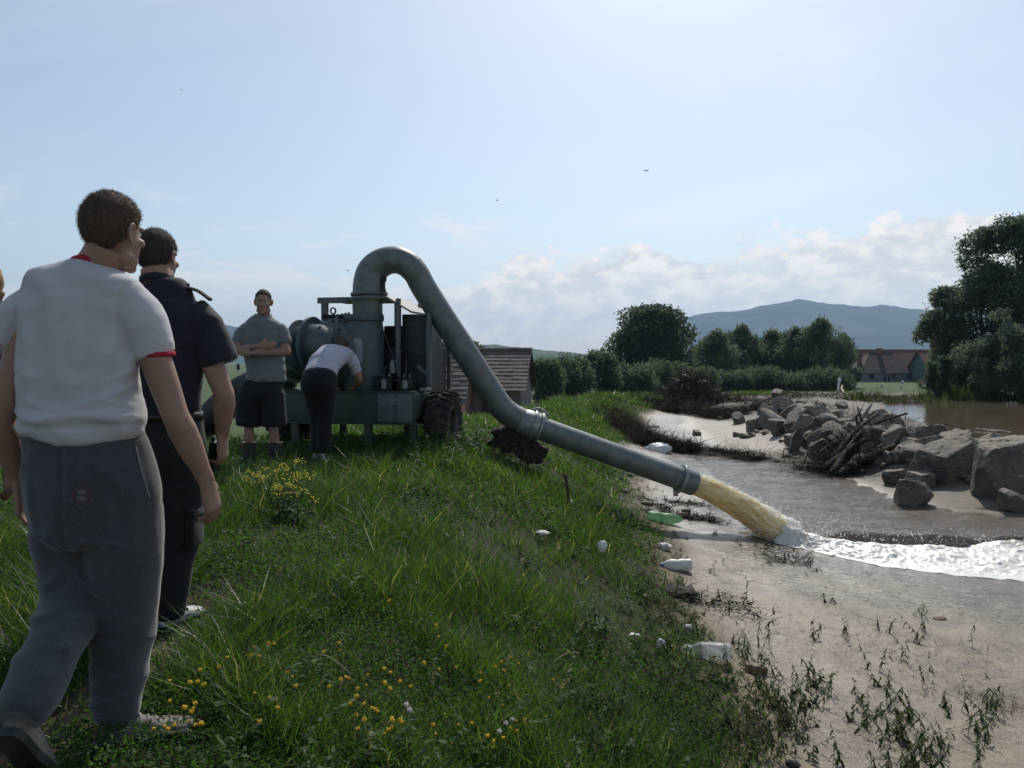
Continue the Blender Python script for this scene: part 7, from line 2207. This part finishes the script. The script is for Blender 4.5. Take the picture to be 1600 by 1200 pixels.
# --- the man with crossed arms facing the camera
g3 = np.array([(410 - 800) / FPX * 8.0, 8.0, 0]); g3[2] = Hs(g3[0], g3[1])
T_ = rings((.032, 0, .895, .208, .143), (.033, 0, 1.0, .198, .138), (.025, 0, 1.12, .194, .135), (.015, 0, 1.27, .202, .135), (.01, 0, 1.38, .208, .13), (.01, 0, 1.44, .205, .115), (.012, 0, 1.485, .172, .10), (.015, 0, 1.525, .12, .085), (.02, 0, 1.555, .08, .075))
sh3 = ('polo_shirt', M['grey_polo'], [(T_[0], T_[1], LATX), ([(-.14, 0, 1.43), (-.198, -.015, 1.37), (-.236, -.035, 1.285)], [.072, .066, .062], LATX), ([(.16, 0, 1.43), (.215, -.015, 1.36), (.243, -.035, 1.27)], [.072, .067, .063], LATX)], 0.011, (0.016, 3.6, 7.0, 43, None, 0.7))
tr3 = ('shorts', M['black_cloth'], [(*rings((.03, 0, .945, .180, .12), (.01, 0, .88, .195, .132), (-.005, 0, .78, .222, .145), (-.01, 0, .70, .20, .12)), LATX), ([(-.115, 0, .78), (-.135, -.005, .62), (-.142, -.005, .45)], [.122, .124, .124], LATX), ([(.105, 0, .78), (.115, -.005, .62), (.118, -.005, .45)], [.118, .118, .116], LATX)], 0.011, (0.014, 3.4, 5.0, 53, None, 0.5))
bo3 = []
J3 = dict(head=(.025, -.03, 1.675), look=(math.radians(170), 0.05, 0.02), neck=(.02, -.005, 1.55), neck_r=0.060, hair=M['hair_dark'], hair_top=0.006, seed=7, hairline=[-0.075, -0.065, -0.035, 0.02, 0.03, 0.06, 0.085, 0.10, 0.115],
          spine=[(.0, 0, .86, .15, .11), (.02, 0, 1.0, .15, .10), (.02, 0, 1.15, .14, .10), (.01, 0, 1.35, .16, .11), (.01, 0, 1.46, .15, .09), (.018, .0, 1.55, .07, .065)],
          armL=[(-.160, -.005, 1.395), (-.262, -.06, 1.20), (.03, -.20, 1.245)], armR=[(.178, -.005, 1.392), (.262, -.06, 1.195), (-.05, -.235, 1.175)], arm_k=1.12,
          handL=((1, .15, .12), (-.1, 1, 0), (0, .1, 1), 0.3), handR=((-1, .35, .18), (.1, 1, 0), (0, 0, 1), 0.35),
          legL=[(-.09, 0, .87), (-.135, -.01, .46), (-.145, .01, .09)], legR=[(.09, 0, .87), (.11, -.01, .46), (.118, .01, .09)], clothes=[tr3, sh3])
p3, R3 = person(g3, 'man with crossed arms in grey polo shirt, black shorts and rubber boots', J3, 0.008, strands=3000)
V_ = Acc(); 
for s in (-1, 1):
    V_.add([(.02 + s * .012, -.072, 1.50), (.02 + s * .075, -.06, 1.515), (.02 + s * .088, .0, 1.56), (.02 + s * .075, .0, 1.575), (.02 + s * .06, -.045, 1.56), (.02 + s * .012, -.07, 1.53)] , [(0, 1, 4, 5), (1, 2, 3, 4)])
vm = V_.mesh('collar'); vo = obj('collar', vm, M['grey_polo'], p3); sd_ = vo.modifiers.new('s', 'SOLIDIFY'); sd_.thickness = 0.012
obj('placket', Acc().box((.008, -.139, 1.30), (.034, -.128, 1.47), bev=0.003).mesh('placket'), M['grey_polo'], p3)
for x, tx, ty in ((-.145, -.215, -.20), (.118, .150, -.215)):
    bt = Acc().lathe([(.050, .06), (.058, .10), (.070, .20), (.076, .29), (.070, .292), (.06, .28)], (x, .01, 0), (0, 0, 1), 24)
    b_ = obj('rubber_boot', sharp(bt.mesh('rubber_boot'), 60), M['rubber'], p3)
    shoe(b_, (x + (x - tx) * 0.3, .075, 0.0), (tx, ty, 0.0), M['rubber'], wd=1.2, ht=1.05, name='boot_foot')

# --- the man bending over the frame
g4 = np.array([(495 - 800) / FPX * 8.85, 8.85, 0]); g4[2] = Hs(g4[0], g4[1])
T_ = rings((.03, .00, .925, .190, .125), (.04, .10, 1.02, .185, .12), (.065, .24, 1.11, .195, .125), (.10, .40, 1.165, .215, .13), (.115, .50, 1.175, .20, .115), (.125, .57, 1.18, .14, .09), (.128, .61, 1.19, .08, .075))
sh4 = ('t_shirt', M['pale_tee'], [(T_[0], T_[1], LATX), ([(.26, .48, 1.14), (.31, .51, 1.06), (.345, .53, .96)], [.082, .072, .066], LATX), ([(-.03, .48, 1.14), (-.08, .51, 1.06), (-.115, .53, .97)], [.082, .072, .066], LATX)], 0.010, (0.018, 3.0, 5.0, 63, None, 0.9))
tr4 = ('trousers', M['black_cloth'], [(*rings((.03, .03, .96, .186, .13), (.03, -.01, .90, .198, .15), (.03, -.02, .82, .200, .15), (.03, .0, .74, .18, .125)), LATX), ([(.115, 0, .80), (.10, .01, .65), (.08, .03, .48), (.07, .02, .28), (.065, .01, .08)], [.105, .10, .084, .074, .072], LATX), ([(-.05, 0, .80), (-.03, .02, .65), (-.01, .06, .48), (-.015, .06, .28), (-.02, .05, .08)], [.105, .10, .084, .074, .072], LATX)], 0.011, (0.012, 3.4, 4.5, 73, None, 0.5))
J4 = dict(head=(.115, .735, 1.245), look=(math.radians(4), 0.85, 0.0), neck=(.128, .61, 1.19), neck_r=0.058, hair=M['hair'], hair_top=0.010, seed=9,
          spine=[(.03, 0, .86, .14, .11), (.035, .06, .97, .14, .10), (.06, .22, 1.09, .14, .095), (.095, .38, 1.15, .16, .10), (.115, .50, 1.165, .14, .09), (.125, .59, 1.18, .07, .065)],
          armL=[(-.045, .49, 1.12), (-.125, .54, .90), (.02, .66, .80)], armR=[(.275, .49, 1.12), (.365, .54, .895), (.30, .66, .795)], arm_k=1.1,
          handL=((.3, 1, -.35), (0, -.3, -1), (1, 0, 0), 0.5), handR=((-.4, 1, -.3), (0, -.3, -1), (-1, 0, 0), 0.5),
          legL=[(-.05, 0, .85), (-.01, .05, .48), (-.02, .05, .08)], legR=[(.11, 0, .85), (.08, .03, .48), (.065, .01, .08)], clothes=[tr4, sh4])
p4, R4 = person(g4, 'man bending over the trailer frame in pale t-shirt and black trousers', J4, 0.008, strands=2500)
shoe(p4, (.06, -.06, 0), (.10, .21, 0), M['shoe_white'], wd=1.05)
shoe(p4, (-.02, -.02, 0), (-.05, .25, 0), M['shoe_white'], wd=1.05)


# --- plainly standing people (two at the left edge, two far off)
def standing(h=1.0, sex=1.0):
    q = lambda *p: tuple(c * h for c in p)
    return dict(head=q(0, .02, 1.68), look=(0.0, 0.05, 0.0), neck=q(0, 0, 1.55), spine=[(*q(0, 0, .86), .14, .11), (*q(0, 0, 1.0), .13, .10), (*q(0, 0, 1.2), .14, .10), (*q(0, 0, 1.4), .155, .105), (*q(0, 0, 1.48), .13, .085), (*q(0, 0, 1.56), .065, .06)],
                armL=[q(-.18, 0, 1.43), q(-.24, -.02, 1.12), q(-.23, .06, .88)], armR=[q(.18, 0, 1.43), q(.24, -.02, 1.12), q(.23, .06, .88)], arm_k=0.95,
                handL=((0, .1, -1), (1, 0, 0), (0, 1, 0), .4), handR=((0, .1, -1), (-1, 0, 0), (0, 1, 0), .4),
                legL=[q(-.09, 0, .87), q(-.10, .01, .46), q(-.10, -.01, .08)], legR=[q(.09, 0, .87), q(.10, .01, .46), q(.10, -.01, .08)],
                clothes=None)


def dress(J, h, top_m, bot_m, vox=0.013):
    q = lambda *p: tuple(c * h for c in p)
    J['clothes'] = [('trousers', bot_m, [(*rings((*q(0, 0, .98), .165, .115), (*q(0, 0, .88), .185, .135), (*q(0, 0, .78), .185, .13), (*q(0, 0, .72), .17, .11)), LATX)] + [([q(s * .095, 0, .80), q(s * .10, 0, .5), q(s * .10, -.01, .09)], [.105, .085, .07], LATX) for s in (-1, 1)], vox, (0.01, 3.4, 4.5, 3, None, 0.5)),
                    ('shirt', top_m, [(*rings((*q(0, 0, .93), .178, .13), (*q(0, 0, 1.1), .172, .128), (*q(0, 0, 1.3), .19, .13), (*q(0, 0, 1.42), .2, .115), (*q(0, 0, 1.47), .17, .1), (*q(0, 0, 1.52), .1, .08)), LATX)] + [([q(s * .14, 0, 1.43), q(s * .21, 0, 1.33), q(s * .235, -.01, 1.2)], [.075, .068, .066], LATX) for s in (-1, 1)], vox, (0.012, 3.4, 6.0, 5, None, 0.5))]
    return J


J5 = dress(standing(0.93), 0.93, M['navy'], M['black_cloth']); J5['look'] = (math.radians(25), 0.05, 0); J5['hair'] = None
J5['head'] = (J5['head'][0] + .12, J5['head'][1], J5['head'][2]); J5['neck'] = (J5['neck'][0] + .05, *J5['neck'][1:]); J5['spine'][-1] = (J5['spine'][-1][0] + .04, *J5['spine'][-1][1:])
g5 = np.array([(-82 - 800) / FPX * 3.35, 3.35, 0]); g5[2] = Hs(g5[0], g5[1])
p5, R5 = person(g5, 'blonde person in dark navy top at the left edge behind the white t-shirt', J5, 0.010)
C5 = np.array(J5['head'])
hb = Acc().ball(C5 + R5 @ np.array([0, -.02, .035]), (.093, .112, .108), 24, 16, R5).tube(curve([C5 + R5 @ np.array(q) for q in ((0, -.06, .06), (0, -.10, -.02), (0, -.085, -.12), (0, -.06, -.17))], 12), [(.085, .05)] * 10 + [(.07, .04), (.05, .03)], 18)
for s in (-1, 1):
    hb.tube(curve([C5 + R5 @ np.array(q) for q in ((s * .05, .02, .08), (s * .088, -.01, .02), (s * .085, -.03, -.08), (s * .07, -.05, -.16))], 10), 0.03, 10)
hm = remesh(hb, 0.008, 3, 'hair')
V, N = verts(hm)
face = (V - C5) @ R5
a_ = np.arctan2(face[:, 0], -face[:, 1])
setverts(hm, V + N * (0.006 * np.sin(a_ * 46 + 3 * fbm(V[:, 0] * 9, V[:, 1] * 9, V[:, 2] * 9, s=2)))[:, None])
obj('hair', hm, M['blonde'], p5)
for s in (-1, 1):
    shoe(p5, (s * .095, -.07, 0), (s * .11, .18, 0), M['rubber'])
J6 = dress(standing(0.985), 0.985, M['black_cloth'], M['navy']); J6['look'] = (math.radians(78), 0.0, 0); J6['hair'] = M['hair_dark']
g6 = np.array([-2.93, 4.2, 0]); g6[2] = Hs(g6[0], g6[1])
dz6 = (P(4, 402, 4.2)[2] - g6[2]) - (1.68 * 0.985 + 0.055)
p6, R6 = person(g6 + np.array([0, 0, 0]), 'person in dark cap at the left edge, only the cap brim in view', J6, 0.010)
C6 = np.array(J6['head'])
cp = Acc().ball(C6 + R6 @ np.array([0, -.012, .055]), (.088, .108, .092), 24, 14, R6)
cp.tube(curve([C6 + R6 @ np.array(q) for q in ((0, .07, .062), (0, .12, .066), (0, .17, .058), (0, .20, .05))], 10), [(.07, .007)] * 5 + [(.066, .006), (.06, .006), (.052, .005), (.04, .004), (.02, .003)], 18, lat=R6[:, 0])
obj('cap', sharp(cp.mesh('cap'), 50), M['navy'], p6)
for s in (-1, 1):
    shoe(p6, (s * .095, -.07, 0), (s * .11, .18, 0), M['rubber'])
for px, dy, hh, lab in ((1383, 0, 1.0, 'tiny far person in dark clothes left of a pair before the blue house'), (1393, 1.0, 0.96, 'tiny far person in dark clothes right of a pair before the blue house')):
    Jf = dress(standing(hh), hh, M['black_cloth'], M['navy'], 0.03); Jf['hair'] = None; Jf['look'] = (math.pi, 0, 0); Jf['handL'] = Jf['handR'] = None
    q = np.array([(px - 800) / FPX * 150.0, 150.0 + dy, 0]); q[2] = Hs(q[0], q[1])
    person(q, lab, Jf, 0.03, 0.03, 'two people before the far house')

# ------------------------------------------------------------------ air
HV = bpy.data.materials.new('thin_blue_haze'); HV.use_nodes = True
t = NT(HV.node_tree)
pv = t.n('ShaderNodeVolumePrincipled')
pv.inputs['Color'].default_value = (0.50, 0.70, 1.0, 1)
pv.inputs['Density'].default_value = 1.3e-4
pv.inputs['Anisotropy'].default_value = 0.25
o_ = t.n('ShaderNodeOutputMaterial'); t.l(pv.outputs[0], o_.inputs['Volume'])
obj('haze', Acc().box((-9300, -700, -7.5), (9300, 9300, 520)).mesh('haze', False), HV, kind='stuff', label='thin bluish haze over the valley')
